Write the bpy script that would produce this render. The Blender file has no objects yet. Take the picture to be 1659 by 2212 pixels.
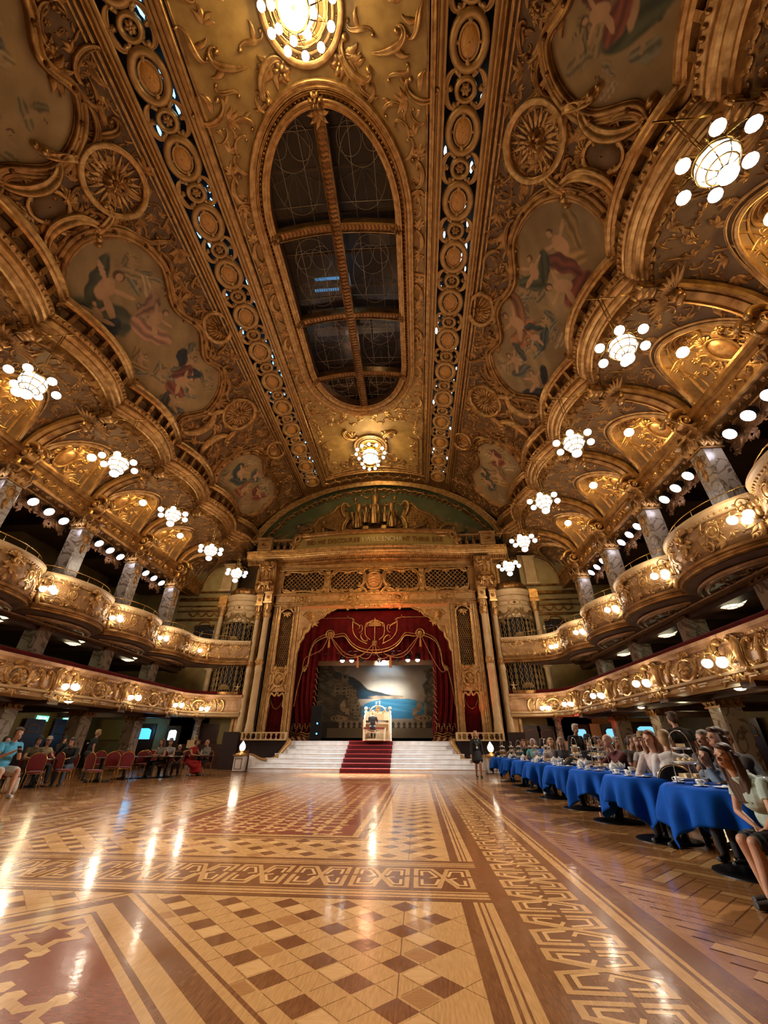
import bpy, math, random
import numpy as np
from mathutils import Matrix, Vector
PI = math.pi
rnd = random.Random(7)
SC = bpy.context.scene
COL = SC.collection
XC = -2.62          # centre line of the hall
PB = 3.94           # bay pitch
YCOL = [23.14 - PB*k for k in range(7)]        # column lines, the stage end first
YBAY = [21.17 - PB*k for k in range(7)]        # bay centres

# ------------------------------------------------------------------ camera, world, exposure
def camera():
    f = 850.0
    pitch = math.atan(505/850.0); roll = math.radians(0.22)
    yaw = -math.atan((903-827)/(850/math.cos(pitch)))
    fw = Vector((math.sin(yaw)*math.cos(pitch), math.cos(yaw)*math.cos(pitch), math.sin(pitch)))
    r = fw.cross(Vector((0,0,1))).normalized(); u = r.cross(fw)
    r2 = r*math.cos(roll)+u*math.sin(roll); u2 = -r*math.sin(roll)+u*math.cos(roll)
    cd = bpy.data.cameras.new('camera'); cd.sensor_fit = 'HORIZONTAL'; cd.sensor_width = 36
    cd.lens = f/1659*36; cd.clip_start = .05; cd.clip_end = 200
    o = bpy.data.objects.new('camera', cd); COL.objects.link(o)
    m = Matrix((r2, u2, -fw)).transposed().to_4x4(); m.translation = Vector((0,0,1.15))
    o.matrix_world = m; SC.camera = o
    return fw, r2, u2
CF, CR, CU = camera()
def ray(px, py):
    d = CF*850 + CR*(px-829.5) - CU*(py-1106); return d.normalized()
def at_z(px, py, z):
    d = ray(px,py); t = (z-1.15)/d.z; return Vector((0,0,1.15))+d*t
def at_y(px, py, Y):
    d = ray(px,py); return Vector((0,0,1.15))+d*(Y/d.y)

W = bpy.data.worlds.new('world'); SC.world = W; W.use_nodes = True
W.node_tree.nodes['Background'].inputs[0].default_value = (1.0,.62,.34,1)
W.node_tree.nodes['Background'].inputs[1].default_value = 0.0
SC.view_settings.view_transform = 'Standard'; SC.view_settings.look = 'None'
SC.view_settings.gamma = 1; SC.view_settings.exposure = 0.17
try:
    SC.view_settings.use_curve_mapping = False
    cy = SC.cycles
    cy.max_bounces = 5; cy.diffuse_bounces = 3; cy.glossy_bounces = 3; cy.transmission_bounces = 3
    cy.transparent_max_bounces = 6; cy.caustics_reflective = False; cy.caustics_refractive = False
    cy.sample_clamp_indirect = 2.5; cy.blur_glossy = 1.0
except Exception: pass
WARM = (1.0,.60,.27); PALE = (1.0,.82,.62); AMBER = (1.0,.50,.14)
def lamp(name, loc, energy, color=WARM, radius=.2, kind='POINT', parent=None, **kw):
    ld = bpy.data.lights.new(name, kind); ld.energy = energy; ld.color = color
    if kind == 'AREA':
        ld.shape = 'RECTANGLE'; ld.size = kw.get('sx',1); ld.size_y = kw.get('sy',1)
    else: ld.shadow_soft_size = radius
    if kind == 'SPOT': ld.spot_size = kw.get('angle',1.0); ld.spot_blend = kw.get('blend',.5)
    o = bpy.data.objects.new(name, ld); COL.objects.link(o); o.location = loc
    if 'aim' in kw: o.rotation_euler = (Vector(kw['aim'])-Vector(loc)).to_track_quat('-Z','Y').to_euler()
    if parent: o.parent = parent
    return o

# ------------------------------------------------------------------ object helpers
def tag(o, label=None, cat=None, group=None, kind=None):
    if label: o['label'] = label
    if cat: o['category'] = cat
    if group: o['group'] = group
    if kind: o['kind'] = kind
    return o
def thing(name, label, cat, loc=(0,0,0), rz=0, group=None, kind=None):
    o = bpy.data.objects.new(name, None); COL.objects.link(o)
    o.location = loc; o.rotation_euler = (0,0,rz); o.empty_display_size = .1
    if kind=='structure': cat = None
    return tag(o, label, cat, group, kind)
def dup(root, loc=None, rz=None, label=None, group=None, scale=None):
    r = root.copy(); COL.objects.link(r)
    if loc is not None: r.location = loc
    if rz is not None: r.rotation_euler = (0,0,rz)
    if scale is not None: r.scale = scale
    if label: r['label'] = label
    if group: r['group'] = group
    for ch in KIDS(root):
        c = ch.copy(); COL.objects.link(c); c.parent = r
        for g in KIDS(ch):
            d = g.copy(); COL.objects.link(d); d.parent = c
    return r
_kids = {}
def KIDS(o): return _kids.get(o.name, [])
def adopt(child, parent):
    child.parent = parent; _kids.setdefault(parent.name, []).append(child); return child

class MB:
    """collects quad grids / polygons and builds ONE mesh object"""
    def __init__(s): s.V=[]; s.Q=[]; s.M=[]; s.S=[]; s.n=0; s.P=[]
    def add(s, V, Q, mi=0, smooth=True):
        V = np.asarray(V, float).reshape(-1,3); Q = np.asarray(Q, np.int64).reshape(-1,4)
        s.V.append(V); s.Q.append(Q+s.n); s.M.append(np.full(len(Q),mi)); s.S.append(np.full(len(Q),smooth)); s.n += len(V)
        return s
    def grid(s, P, cu=False, cv=False, mi=0, smooth=True, flip=False):
        P = np.asarray(P, float); r, c = P.shape[:2]
        I = np.arange(r*c).reshape(r,c)
        if cu: I = np.vstack([I, I[:1]])
        if cv: I = np.hstack([I, I[:,:1]])
        q = np.stack([I[:-1,:-1], I[:-1,1:], I[1:,1:], I[1:,:-1]], -1).reshape(-1,4)
        if flip: q = q[:,::-1]
        return s.add(P.reshape(-1,3), q, mi, smooth)
    def poly(s, pts, mi=0):
        pts = np.asarray(pts, float); n = len(pts)
        s.V.append(pts); s.P.append((np.arange(n)+s.n, mi)); s.n += n; return s
    def box(s, c, d, rz=0, mi=0, rx=0, ry=0):
        c = np.asarray(c,float); x,y,z = np.asarray(d,float)/2
        P = np.array([[-x,-y,-z],[x,-y,-z],[x,y,-z],[-x,y,-z],[-x,-y,z],[x,-y,z],[x,y,z],[-x,y,z]])
        if rx or ry or rz:
            R = np.array(Matrix.Rotation(rz,3,'Z') @ Matrix.Rotation(ry,3,'Y') @ Matrix.Rotation(rx,3,'X')); P = P@R.T
        return s.add(P+c, [[0,3,2,1],[4,5,6,7],[0,1,5,4],[1,2,6,5],[2,3,7,6],[3,0,4,7]], mi, False)
    def tube(s, path, r, n=6, mi=0, closed=False, cap=True, flat=1.0):
        P = np.asarray(path,float); r = np.broadcast_to(np.asarray(r,float), (len(P),))
        T = (np.roll(P,-1,0)-np.roll(P,1,0)) if closed else np.gradient(P,axis=0)
        T /= np.maximum(np.linalg.norm(T,axis=1,keepdims=True),1e-9)
        up = np.array([0,0,1.0]); 
        if np.mean(np.abs(T@up))>.9: up = np.array([1.0,0,0])
        A = np.cross(T,up); la = np.linalg.norm(A,axis=1,keepdims=True)
        A = np.where(la<1e-4, np.array([0,1.0,0]), A/np.maximum(la,1e-9)); B = np.cross(A,T)
        th = np.linspace(0,2*PI,n,endpoint=False)
        G = P[:,None,:]+(np.cos(th)[None,:,None]*A[:,None,:]+np.sin(th)[None,:,None]*B[:,None,:]*flat)*r[:,None,None]
        if cap and not closed:
            G = np.concatenate([np.repeat(P[:1,None,:],n,1), G, np.repeat(P[-1:,None,:],n,1)],0)
        return s.grid(G, cu=closed, cv=True, mi=mi)
    def lathe(s, prof, c=(0,0,0), n=16, mi=0, axis='z', flute=0, fl0=0, fl1=0, sy=1.0, a0=0, a1=2*PI):
        prof = np.asarray(prof,float); full = abs(a1-a0-2*PI)<1e-6
        th = np.linspace(a0,a1,n,endpoint=not full)
        rr = prof[:,0][:,None]*np.ones(n)[None,:]
        if flute:
            m = (prof[:,1]>=fl0)&(prof[:,1]<=fl1); k = 1-.10*np.abs(np.sin(th*flute/2))**.6
            rr[m] = rr[m]*k[None,:]
        X = rr*np.cos(th); Y = rr*np.sin(th)*sy; Z = prof[:,1][:,None]*np.ones(n)
        G = np.stack([X,Y,Z],-1)
        if axis=='x': G = np.stack([G[...,2],G[...,0],G[...,1]],-1)
        if axis=='y': G = np.stack([G[...,0],-G[...,2],G[...,1]],-1)
        return s.grid(G+np.asarray(c,float), cv=full, mi=mi)
    def ball(s, c, r, n=10, m=7, mi=0, rot=None):
        r = np.broadcast_to(np.asarray(r,float),(3,))
        ph = np.linspace(-PI/2,PI/2,m); th = np.linspace(0,2*PI,n,endpoint=False)
        G = np.stack([np.cos(ph)[:,None]*np.cos(th)*r[0], np.cos(ph)[:,None]*np.sin(th)*r[1], np.sin(ph)[:,None]*np.ones(n)*r[2]],-1)
        if rot is not None: G = G@np.array(rot).T
        return s.grid(G+np.asarray(c,float), cv=True, mi=mi)
    def build(s, name, mats, parent=None, loc=(0,0,0), rz=0, flat=False):
        if not isinstance(mats,(list,tuple)): mats = [mats]
        me = bpy.data.meshes.new(name)
        V = np.concatenate(s.V) if s.V else np.zeros((0,3))
        Q = np.concatenate(s.Q) if s.Q else np.zeros((0,4),int)
        mi = np.concatenate(s.M) if s.M else np.zeros(0,int); sm = np.concatenate(s.S) if s.S else np.zeros(0,bool)
        loops = [Q.reshape(-1)]; tot = [np.full(len(Q),4)]
        for ids, k in s.P:
            loops.append(ids); tot.append(np.array([len(ids)])); mi = np.append(mi,k); sm = np.append(sm,False)
        L = np.concatenate(loops); T = np.concatenate(tot)
        me.vertices.add(len(V)); me.vertices.foreach_set('co', V.astype(np.float32).reshape(-1))
        me.loops.add(len(L)); me.loops.foreach_set('vertex_index', L.astype(np.int32))
        me.polygons.add(len(T)); me.polygons.foreach_set('loop_start', np.concatenate([[0],np.cumsum(T)[:-1]]).astype(np.int32))
        me.polygons.foreach_set('loop_total', T.astype(np.int32))
        me.polygons.foreach_set('material_index', mi.astype(np.int32))
        me.polygons.foreach_set('use_smooth', (np.zeros(len(T),bool) if flat else sm.astype(bool)))
        for m in mats: me.materials.append(m)
        me.update(calc_edges=True); me.validate()
        o = bpy.data.objects.new(name, me); COL.objects.link(o); o.location = loc; o.rotation_euler = (0,0,rz)
        if parent: adopt(o, parent)
        return o
def struct(name, mb, m, parent=None, label=None, **kw):
    o = mb.build(name, m, parent, **kw)
    if parent is None: tag(o, label, None, None, 'structure')
    return o
def smoothpath(pts, n=40, closed=False):
    """Catmull-Rom through points"""
    P = np.asarray(pts,float); m = len(P)
    idx = np.linspace(0, m if closed else m-1, n, endpoint=not closed)
    out = []
    for t in idx:
        i = int(math.floor(t)); f = t-i
        if closed: p = [P[(i+k)%m] for k in (-1,0,1,2)]
        else:
            i = min(i,m-2); f = t-i; p = [P[max(i-1,0)],P[i],P[i+1],P[min(i+2,m-1)]]
        out.append(.5*((2*p[1])+(-p[0]+p[2])*f+(2*p[0]-5*p[1]+4*p[2]-p[3])*f*f+(-p[0]+3*p[1]-3*p[2]+p[3])*f**3))
    return np.array(out)
def sweep(mb, path, prof, mi=0, out=None, smooth=False, closed=False):
    """path: (n,2) plan points or (n,3); prof: (k,2) of (offset to the left normal, z)."""
    P = np.asarray(path,float); 
    if P.shape[1]==2: P = np.hstack([P,np.zeros((len(P),1))])
    T = (np.roll(P,-1,0)-np.roll(P,1,0))[:,:2] if closed else np.gradient(P[:,:2],axis=0)
    T /= np.maximum(np.linalg.norm(T,axis=1,keepdims=True),1e-9)
    N = np.stack([-T[:,1],T[:,0]],-1)
    if out is not None: N = N*out
    prof = np.asarray(prof,float)
    G = np.zeros((len(P),len(prof),3))
    G[...,:2] = P[:,None,:2]+N[:,None,:]*prof[None,:,:1]
    G[...,2] = P[:,2][:,None]+prof[None,:,1]
    return mb.grid(G, cu=closed, mi=mi, smooth=smooth)
def extrude(mb, poly, f, d, mi=0):
    """2D polygon (a,b) mapped by f(a,b,h), from h=0 to h=d: front cap and sides"""
    p = np.asarray(poly,float); n = len(p)
    F = f(p[:,0],p[:,1],np.full(n,d)); B = f(p[:,0],p[:,1],np.zeros(n))
    mb.poly(F, mi); mb.grid(np.stack([B,F]), cv=True, mi=mi, smooth=False)

# ------------------------------------------------------------------ materials
MATS = {}
def mat(name, col, rough=.5, metal=0., col2=None, scale=4., bump=0., bscale=40., spec=None, coat=0., coatr=.1,
        emit=None, es=0., detail=4., mix=(.35,.65), alpha=None, stretch=None, sheen=0., trans=0.):
    m = bpy.data.materials.new(name); m.use_nodes = True; nt = m.node_tree; N = nt.nodes; L = nt.links
    b = N['Principled BSDF']; b.inputs['Base Color'].default_value = (*col,1)
    b.inputs['Roughness'].default_value = rough; b.inputs['Metallic'].default_value = metal
    if spec is not None: b.inputs['Specular IOR Level'].default_value = spec
    if coat: b.inputs['Coat Weight'].default_value = coat; b.inputs['Coat Roughness'].default_value = coatr
    if sheen: b.inputs['Sheen Weight'].default_value = sheen
    if trans: b.inputs['Transmission Weight'].default_value = trans
    if emit: b.inputs['Emission Color'].default_value = (*emit,1); b.inputs['Emission Strength'].default_value = es
    if alpha is not None: b.inputs['Alpha'].default_value = alpha
    tc = N.new('ShaderNodeTexCoord'); mp = N.new('ShaderNodeMapping'); L.new(tc.outputs['Object'], mp.inputs[0])
    if stretch: mp.inputs['Scale'].default_value = stretch
    if col2:
        n = N.new('ShaderNodeTexNoise'); n.inputs['Scale'].default_value = scale; n.inputs['Detail'].default_value = detail
        L.new(mp.outputs[0], n.inputs['Vector'])
        r = N.new('ShaderNodeValToRGB'); r.color_ramp.elements[0].position = mix[0]; r.color_ramp.elements[1].position = mix[1]
        r.color_ramp.elements[0].color = (*col,1); r.color_ramp.elements[1].color = (*col2,1)
        L.new(n.outputs[0], r.inputs[0]); L.new(r.outputs[0], b.inputs['Base Color'])
    if bump:
        n2 = N.new('ShaderNodeTexNoise'); n2.inputs['Scale'].default_value = bscale; n2.inputs['Detail'].default_value = 3
        L.new(tc.outputs['Object'], n2.inputs['Vector'])
        bp = N.new('ShaderNodeBump'); bp.inputs['Strength'].default_value = bump; bp.inputs['Distance'].default_value = .02
        L.new(n2.outputs[0], bp.inputs['Height']); L.new(bp.outputs[0], b.inputs['Normal'])
    MATS[name] = m; return m
def vein(name, base, dark, scale=1.6, rough=.25):
    m = mat(name, base, rough, col2=tuple(c*.82 for c in base), scale=2.0, coat=.2)
    nt = m.node_tree; N = nt.nodes; L = nt.links; b = N['Principled BSDF']
    ramp = b.inputs['Base Color'].links[0].from_node
    tc = [n for n in N if n.type=='TEX_COORD'][0]
    n1 = N.new('ShaderNodeTexNoise'); n1.inputs['Scale'].default_value = scale; n1.inputs['Detail'].default_value = 7; n1.inputs['Distortion'].default_value = 1.5
    L.new(tc.outputs['Object'], n1.inputs['Vector'])
    a = N.new('ShaderNodeMath'); a.operation='SUBTRACT'; a.inputs[1].default_value=.5; L.new(n1.outputs[0], a.inputs[0])
    c = N.new('ShaderNodeMath'); c.operation='ABSOLUTE'; L.new(a.outputs[0], c.inputs[0])
    r = N.new('ShaderNodeValToRGB'); r.color_ramp.elements[0].position=.0; r.color_ramp.elements[1].position=.05
    r.color_ramp.elements[0].color=(*dark,1); r.color_ramp.elements[1].color=(1,1,1,1)
    L.new(c.outputs[0], r.inputs[0])
    mx = N.new('ShaderNodeMix'); mx.data_type='RGBA'; mx.blend_type='MULTIPLY'; mx.inputs[0].default_value=1
    L.new(ramp.outputs[0], mx.inputs[6]); L.new(r.outputs[0], mx.inputs[7]); L.new(mx.outputs[2], b.inputs['Base Color'])
    return m
GOLD = mat('gilding', (.45,.235,.072), .35, .72, col2=(.21,.095,.027), scale=3.0, bump=.35, bscale=26)
GOLDB = mat('bright_gilding', (.66,.39,.145), .31, .72, col2=(.38,.195,.058), scale=5.0, bump=.25, bscale=40)
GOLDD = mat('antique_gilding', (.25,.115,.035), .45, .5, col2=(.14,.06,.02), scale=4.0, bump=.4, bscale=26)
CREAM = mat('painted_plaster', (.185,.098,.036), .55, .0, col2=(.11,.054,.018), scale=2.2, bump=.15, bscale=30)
CREAML = mat('cream_plaster', (.66,.47,.25), .5, .0, col2=(.55,.36,.17), scale=2.5, bump=.12, bscale=35)
PARAP = mat('balcony_plaster', (.56,.33,.17), .5, .0, col2=(.38,.20,.09), scale=3, bump=.2, bscale=40)
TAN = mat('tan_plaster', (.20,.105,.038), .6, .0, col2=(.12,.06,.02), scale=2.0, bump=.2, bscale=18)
OLIVE = mat('olive_wall', (.24,.18,.05), .6, .0, col2=(.17,.12,.035), scale=1.5)
DARK = mat('dark_wall', (.035,.017,.012), .6, .0, col2=(.02,.01,.008), scale=1.0)
DARKW = mat('dark_panelling', (.05,.016,.009), .35, .0, col2=(.03,.009,.006), scale=3.0, stretch=(1,1,8))
BLACK = mat('black_void', (.008,.005,.005), .7)
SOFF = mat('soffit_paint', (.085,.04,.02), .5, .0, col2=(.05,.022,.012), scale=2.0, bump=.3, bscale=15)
MARB = vein('veined_marble', (.42,.34,.27), (.30,.22,.16), 1.5)
GLOBE = mat('lit_globe', (1,.96,.9), .3, emit=(.95,.97,.94), es=4.0)
GLOBEC = mat('lit_cut_glass', (1,.96,.9), .2, emit=(.92,.97,1.0), es=1.1, col2=(.5,.6,.7), scale=14)
GLOBEW = mat('lit_warm_globe', (1,.9,.7), .3, emit=(1.0,.83,.50), es=5.0)
SPOTL = mat('lit_lens', (1,1,1), .3, emit=(.93,.88,1.0), es=14.0)
HEXL = mat('lit_panel_glass', (.95,.95,.7), .3, emit=(1.0,.95,.62), es=1.35)
BRASS = mat('brass', (.55,.34,.10), .25, 1.0)
IRON = mat('dark_iron', (.04,.02,.012), .4, .7)
REDV = mat('red_velvet', (.115,.002,.003), .85, .0, col2=(.07,.001,.002), scale=3, spec=.2)
REDC = mat('red_carpet', (.10,.004,.008), .9, .0, col2=(.075,.003,.006), scale=9, bump=.2, bscale=90)
REDU = mat('red_upholstery', (.20,.006,.010), .8, .0, col2=(.13,.004,.007), scale=20, sheen=.2)
WHITE = mat('white_paint', (.86,.85,.86), .4, .0, col2=(.74,.70,.69), scale=3)
BLUE = mat('blue_cloth', (.001,.075,.42), .75, .0, col2=(.001,.052,.32), scale=4, spec=.12)
CHINA = mat('white_china', (.82,.82,.80), .15)
SILVER = mat('polished_steel', (.7,.68,.66), .16, 1.0)
GLASSB = mat('clear_glass', (.8,.82,.85), .05, .2, alpha=.35)
BLKM = mat('black_metal', (.012,.011,.012), .35, .6)
WOODT = mat('dark_table_top', (.05,.02,.012), .2, coat=.3)
def wood(name, c1, c2, stretch=(14,1.5,1), sc=6):
    m = mat(name, c1, .24, .0, col2=c2, scale=sc, stretch=stretch, detail=6, coat=.38, coatr=.09, spec=.5, mix=(.3,.7))
    b = m.node_tree.nodes['Principled BSDF']; N = m.node_tree.nodes; L = m.node_tree.links
    n = N.new('ShaderNodeTexNoise'); n.inputs['Scale'].default_value = 2.2; n.inputs['Detail'].default_value = 5
    geo = N.new('ShaderNodeNewGeometry'); L.new(geo.outputs['Position'], n.inputs['Vector'])
    r = N.new('ShaderNodeMapRange'); r.inputs[1].default_value=.3; r.inputs[2].default_value=.7; r.inputs[3].default_value=.15; r.inputs[4].default_value=.30
    L.new(n.outputs[0], r.inputs[0]); L.new(r.outputs[0], b.inputs['Roughness'])
    bp = N.new('ShaderNodeBump'); bp.inputs['Strength'].default_value=.10; bp.inputs['Distance'].default_value=.01
    n3 = N.new('ShaderNodeTexNoise'); n3.inputs['Scale'].default_value = 9; n3.inputs['Detail'].default_value=3
    L.new(geo.outputs['Position'], n3.inputs['Vector']); L.new(n3.outputs[0], bp.inputs['Height']); L.new(bp.outputs[0], b.inputs['Normal'])
    L.new(bp.outputs[0], b.inputs['Coat Normal'])
    return m
WL = wood('light_maple', (.60,.325,.125), (.44,.225,.078)); WL2 = wood('pale_maple', (.70,.41,.175),(.56,.30,.11),(1.5,14,1))
WM = wood('mid_oak', (.40,.185,.062), (.30,.13,.042)); WM2 = wood('mid_oak_cross', (.43,.20,.07), (.33,.145,.048),(1.5,14,1))
WD = wood('dark_walnut', (.24,.095,.036), (.14,.050,.018)); WD2 = wood('walnut_along', (.26,.11,.042), (.16,.062,.022),(14,1.5,1))
WR = wood('red_mahogany', (.27,.075,.035), (.18,.045,.022),(3,9,1))
def vcol(name, rough=.6):
    m = bpy.data.materials.new(name); m.use_nodes = True; N = m.node_tree.nodes; L = m.node_tree.links
    b = N['Principled BSDF']; b.inputs['Roughness'].default_value = rough
    a = N.new('ShaderNodeVertexColor'); a.layer_name = 'paint'; L.new(a.outputs[0], b.inputs['Base Color'])
    return m
PAINT = vcol('painted_canvas', .65)
def setcols(o, C):
    me = o.data; ca = me.color_attributes.new('paint','FLOAT_COLOR','POINT')
    A = np.ones((len(me.vertices),4),np.float32); A[:,:3] = np.clip(C,0,1); ca.data.foreach_set('color', A.reshape(-1))
# ------------------------------------------------------------------ rococo ornament, drawn in (a,b) on a surface f(a,b,h)
def spiral_path(kind, n=26):
    """unit curves made by integrating curvature"""
    t = np.linspace(-1,1,n)
    if kind=='C': k = 1.1+5.5*np.abs(t)**4.0*1.6
    elif kind=='S': k = np.sign(t)*(0.3+7.5*np.abs(t)**2.6)
    elif kind=='J': k = .5+8.5*np.clip(t,0,1)**1.5
    else: k = 2.2*np.sin(t*PI)
    ds = 2.0/n; th = np.cumsum(k)*ds; th -= th[n//2]
    x = np.cumsum(np.cos(th))*ds; y = np.cumsum(np.sin(th))*ds
    x -= x.mean(); y -= y.mean(); s = max(np.ptp(x),np.ptp(y)); return np.stack([x/s,y/s],-1)
SP = {k:spiral_path(k) for k in 'CSJW'}
def strip(mb, f, P, w, h, mi=0, seg=5, base=0.0):
    """half-round moulding along 2D path P"""
    P = np.asarray(P,float); T = np.gradient(P,axis=0); T /= np.maximum(np.linalg.norm(T,axis=1,keepdims=True),1e-9)
    N = np.stack([-T[:,1],T[:,0]],-1); w = np.broadcast_to(w,(len(P),)); h = np.broadcast_to(h,(len(P),))
    ph = np.linspace(0,PI,seg)
    if seg==7: hs = np.array([0,.95,.55,.62,1.0,.75,0])
    elif seg==5: hs = np.array([0,.85,.62,1.0,0])
    else: hs = np.sin(ph)
    A = P[:,0][:,None]+N[:,0][:,None]*np.cos(ph)*w[:,None]; B = P[:,1][:,None]+N[:,1][:,None]*np.cos(ph)*w[:,None]
    H = base+hs[None,:]*h[:,None]
    mb.grid(f(A,B,H), mi=mi)
def scroll(mb, f, c, s, ang=0, kind='C', flip=1, w=.10, mi=0, h=None, base=0.0):
    P = SP[kind]*np.array([1,flip]); ca,sa = math.cos(ang),math.sin(ang)
    Q = np.stack([P[:,0]*ca-P[:,1]*sa, P[:,0]*sa+P[:,1]*ca],-1)*s+np.asarray(c)
    n = len(Q); t = np.linspace(-1,1,n); ww = s*w*(1.0-.75*np.abs(t)**1.5)
    strip(mb, f, Q, ww, ww*1.5 if h is None else h, mi, seg=7 if s>.45 else 5, base=base)
    for e in ((0,-1) if kind in 'CS' else (-1,)):
        boss(mb, f, Q[e], s*w*.95, s*w*1.3, mi, 6, base)
def boss(mb, f, c, r, h, mi=0, n=8, base=0.0, ry=None):
    ry = ry or r; rho = np.array([1,.8,.45,.05]); hh = np.array([0,.6,.9,1])*h
    th = np.linspace(0,2*PI,n,endpoint=False)
    A = c[0]+rho[:,None]*np.cos(th)*r; B = c[1]+rho[:,None]*np.sin(th)*ry
    mb.grid(f(A,B,base+hh[:,None]*np.ones(n)), cv=True, mi=mi)
def leaf(mb, f, c, ang, L, Wd, mi=0, curl=.3, h=None, base=0.0, lobes=4):
    h = h or Wd*.7; t = np.linspace(0,1,12); v = np.linspace(-1,1,5)
    w = Wd*np.sin(PI*np.clip(t*.93+.05,0,1)**.75)*(.72+.28*np.abs(np.sin(t*PI*lobes)))
    th = ang+curl*t**2*2; x = np.cumsum(np.cos(th))*L/12; y = np.cumsum(np.sin(th))*L/12
    A = c[0]+x[:,None]-np.sin(th)[:,None]*v*w[:,None]; B = c[1]+y[:,None]+np.cos(th)[:,None]*v*w[:,None]
    H = base+h*(np.array([0,.75,.45,.75,0])[None,:]*(.35+.65*np.sin(PI*np.clip(t,0.02,1)))[:,None]+(.35*t**2)[:,None]*np.array([0,1,1,1,0]))
    mb.grid(f(A,B,H), mi=mi)
def shell(mb, f, c, r, ang, span=2.6, ribs=9, h=None, mi=0, r0=.15, base=0.0, ry=1.0):
    h = h or r*.28; n = ribs*4+1; th = np.linspace(-span/2,span/2,n); rho = np.linspace(r0,1,7)
    edge = 1-.09*(1-np.abs(np.sin(th/span*PI*ribs)))
    R = rho[:,None]*edge*r; A = c[0]+R*np.cos(th+ang); B = c[1]+R*np.sin(th+ang)*ry
    H = base+h*(.25+.75*np.abs(np.sin(th/span*PI*ribs)))[None,:]*np.sin(PI*np.clip(rho*.8+.12,0,1))[:,None]
    mb.grid(f(A,B,H), mi=mi)
def rosette(mb, f, c, r, petals=8, h=None, mi=0, base=0.0, ry=None):
    h = h or r*.4; ry = ry or r; n = petals*4; th = np.linspace(0,2*PI,n,endpoint=False); rho = np.linspace(0.05,1,6)
    e = .72+.28*np.abs(np.cos(th*petals/2)); R = rho[:,None]*e
    H = base+h*(np.sin(PI*np.clip(rho,0,1))**.7)[:,None]*(.5+.5*np.abs(np.cos(th*petals/2)))
    mb.grid(f(c[0]+R*np.cos(th)*r, c[1]+R*np.sin(th)*ry, H), cv=True, mi=mi)
    boss(mb, f, c, r*.25, h*1.2, mi, 8, base, ry*.25)
def ring(mb, f, c, ra, rb, w, h, mi=0, n=28, base=0.0, a0=0, a1=2*PI):
    th = np.linspace(a0,a1,n); strip(mb, f, np.stack([c[0]+ra*np.cos(th),c[1]+rb*np.sin(th)],-1), w, h, mi, base=base)
def acanthus(mb, f, c, r, ang, mi=0, n=5, spread=2.2, rg=rnd, base=0.0):
    for i in range(n):
        a = ang+spread*((i+.5)/n-.5); leaf(mb, f, c, a, r*(1-.25*abs(i-(n-1)/2)/n*2), r*.20, mi, curl=.5*np.sign(i-(n-1)/2+1e-3)*rg.uniform(.5,1), base=base)
def rococo(mb, f, inside, box, n, smin, smax, seed=0, mi=0, leaves=.4, base=0.0, sym=None, hk=1.0):
    """scatter scrolls and leaves where inside(a,b) is true; sym mirrors about a = sym"""
    rg = random.Random(seed); pts = []; tries = 0; a0,a1,b0,b1 = box
    while len(pts)<n and tries<n*25:
        tries += 1; a = rg.uniform(a0,a1); b = rg.uniform(b0,b1); s = rg.uniform(smin,smax)
        if not inside(a,b): continue
        if any((a-p[0])**2+(b-p[1])**2 < (.36*(s+p[2]))**2 for p in pts): continue
        pts.append((a,b,s)); an = rg.uniform(0,2*PI); k = rg.random(); fl = rg.choice((-1,1)); kd = rg.choice('CSSJ')
        for m in ((1,) if sym is None else (1,-1)):
            aa = a if m==1 else 2*sym-a; g = an if m==1 else PI-an; ff = fl*m
            if k < leaves: acanthus(mb, f, (aa,b), s*.75, g, mi, 4, 2.0, random.Random(5), base)
            elif k < leaves+.06: rosette(mb, f, (aa,b), s*.35, 6, mi=mi, base=base)
            else:
                scroll(mb, f, (aa,b), s, g, kd, ff, .10, mi, base=base)
                leaf(mb, f, (aa,b), g+1.2*m, s*.6, s*.12, mi, curl=.6*ff, base=base)
def cartouche(mb, f, c, ra, rb, mi=0, base=0.0, boss_mi=None, shell_top=True):
    ring(mb, f, c, ra, rb, ra*.14, ra*.2, mi, base=base)
    if boss_mi is not None: boss(mb, f, c, ra*.85, ra*.25, boss_mi, 16, base, rb*.85)
    for sx in (-1,1):
        scroll(mb, f, (c[0]+sx*ra*1.25, c[1]+rb*.35), rb*1.0, PI/2, 'C', -sx, .12, mi, base=base)
        scroll(mb, f, (c[0]+sx*ra*1.15, c[1]-rb*.75), rb*.8, PI/2+.5*sx, 'S', sx, .12, mi, base=base)
        leaf(mb, f, (c[0]+sx*ra*1.2, c[1]-rb*.2), PI/2-PI/2*sx, ra*.9, ra*.25, mi, curl=.5*sx, base=base)
    if shell_top: shell(mb, f, (c[0],c[1]+rb*.95), ra*.8, PI/2, 2.8, 7, mi=mi, base=base)
    acanthus(mb, f, (c[0],c[1]-rb*.95), ra*.9, -PI/2, mi, 5, base=base)
def bez(mb, f, pts, w, h, mi=0, n=30, closed=False, base=0.0):
    strip(mb, f, smoothpath(pts, n, closed) if not closed else np.vstack([smoothpath(pts,n,True), smoothpath(pts,n,True)[:1]]), w, h, mi, base=base)
def flatmap(o, ea, eb, eh):
    o,ea,eb,eh = [np.asarray(v,float) for v in (o,ea,eb,eh)]
    return lambda a,b,h: o+np.asarray(a)[...,None]*ea+np.asarray(b)[...,None]*eb+np.asarray(h)[...,None]*eh
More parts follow.
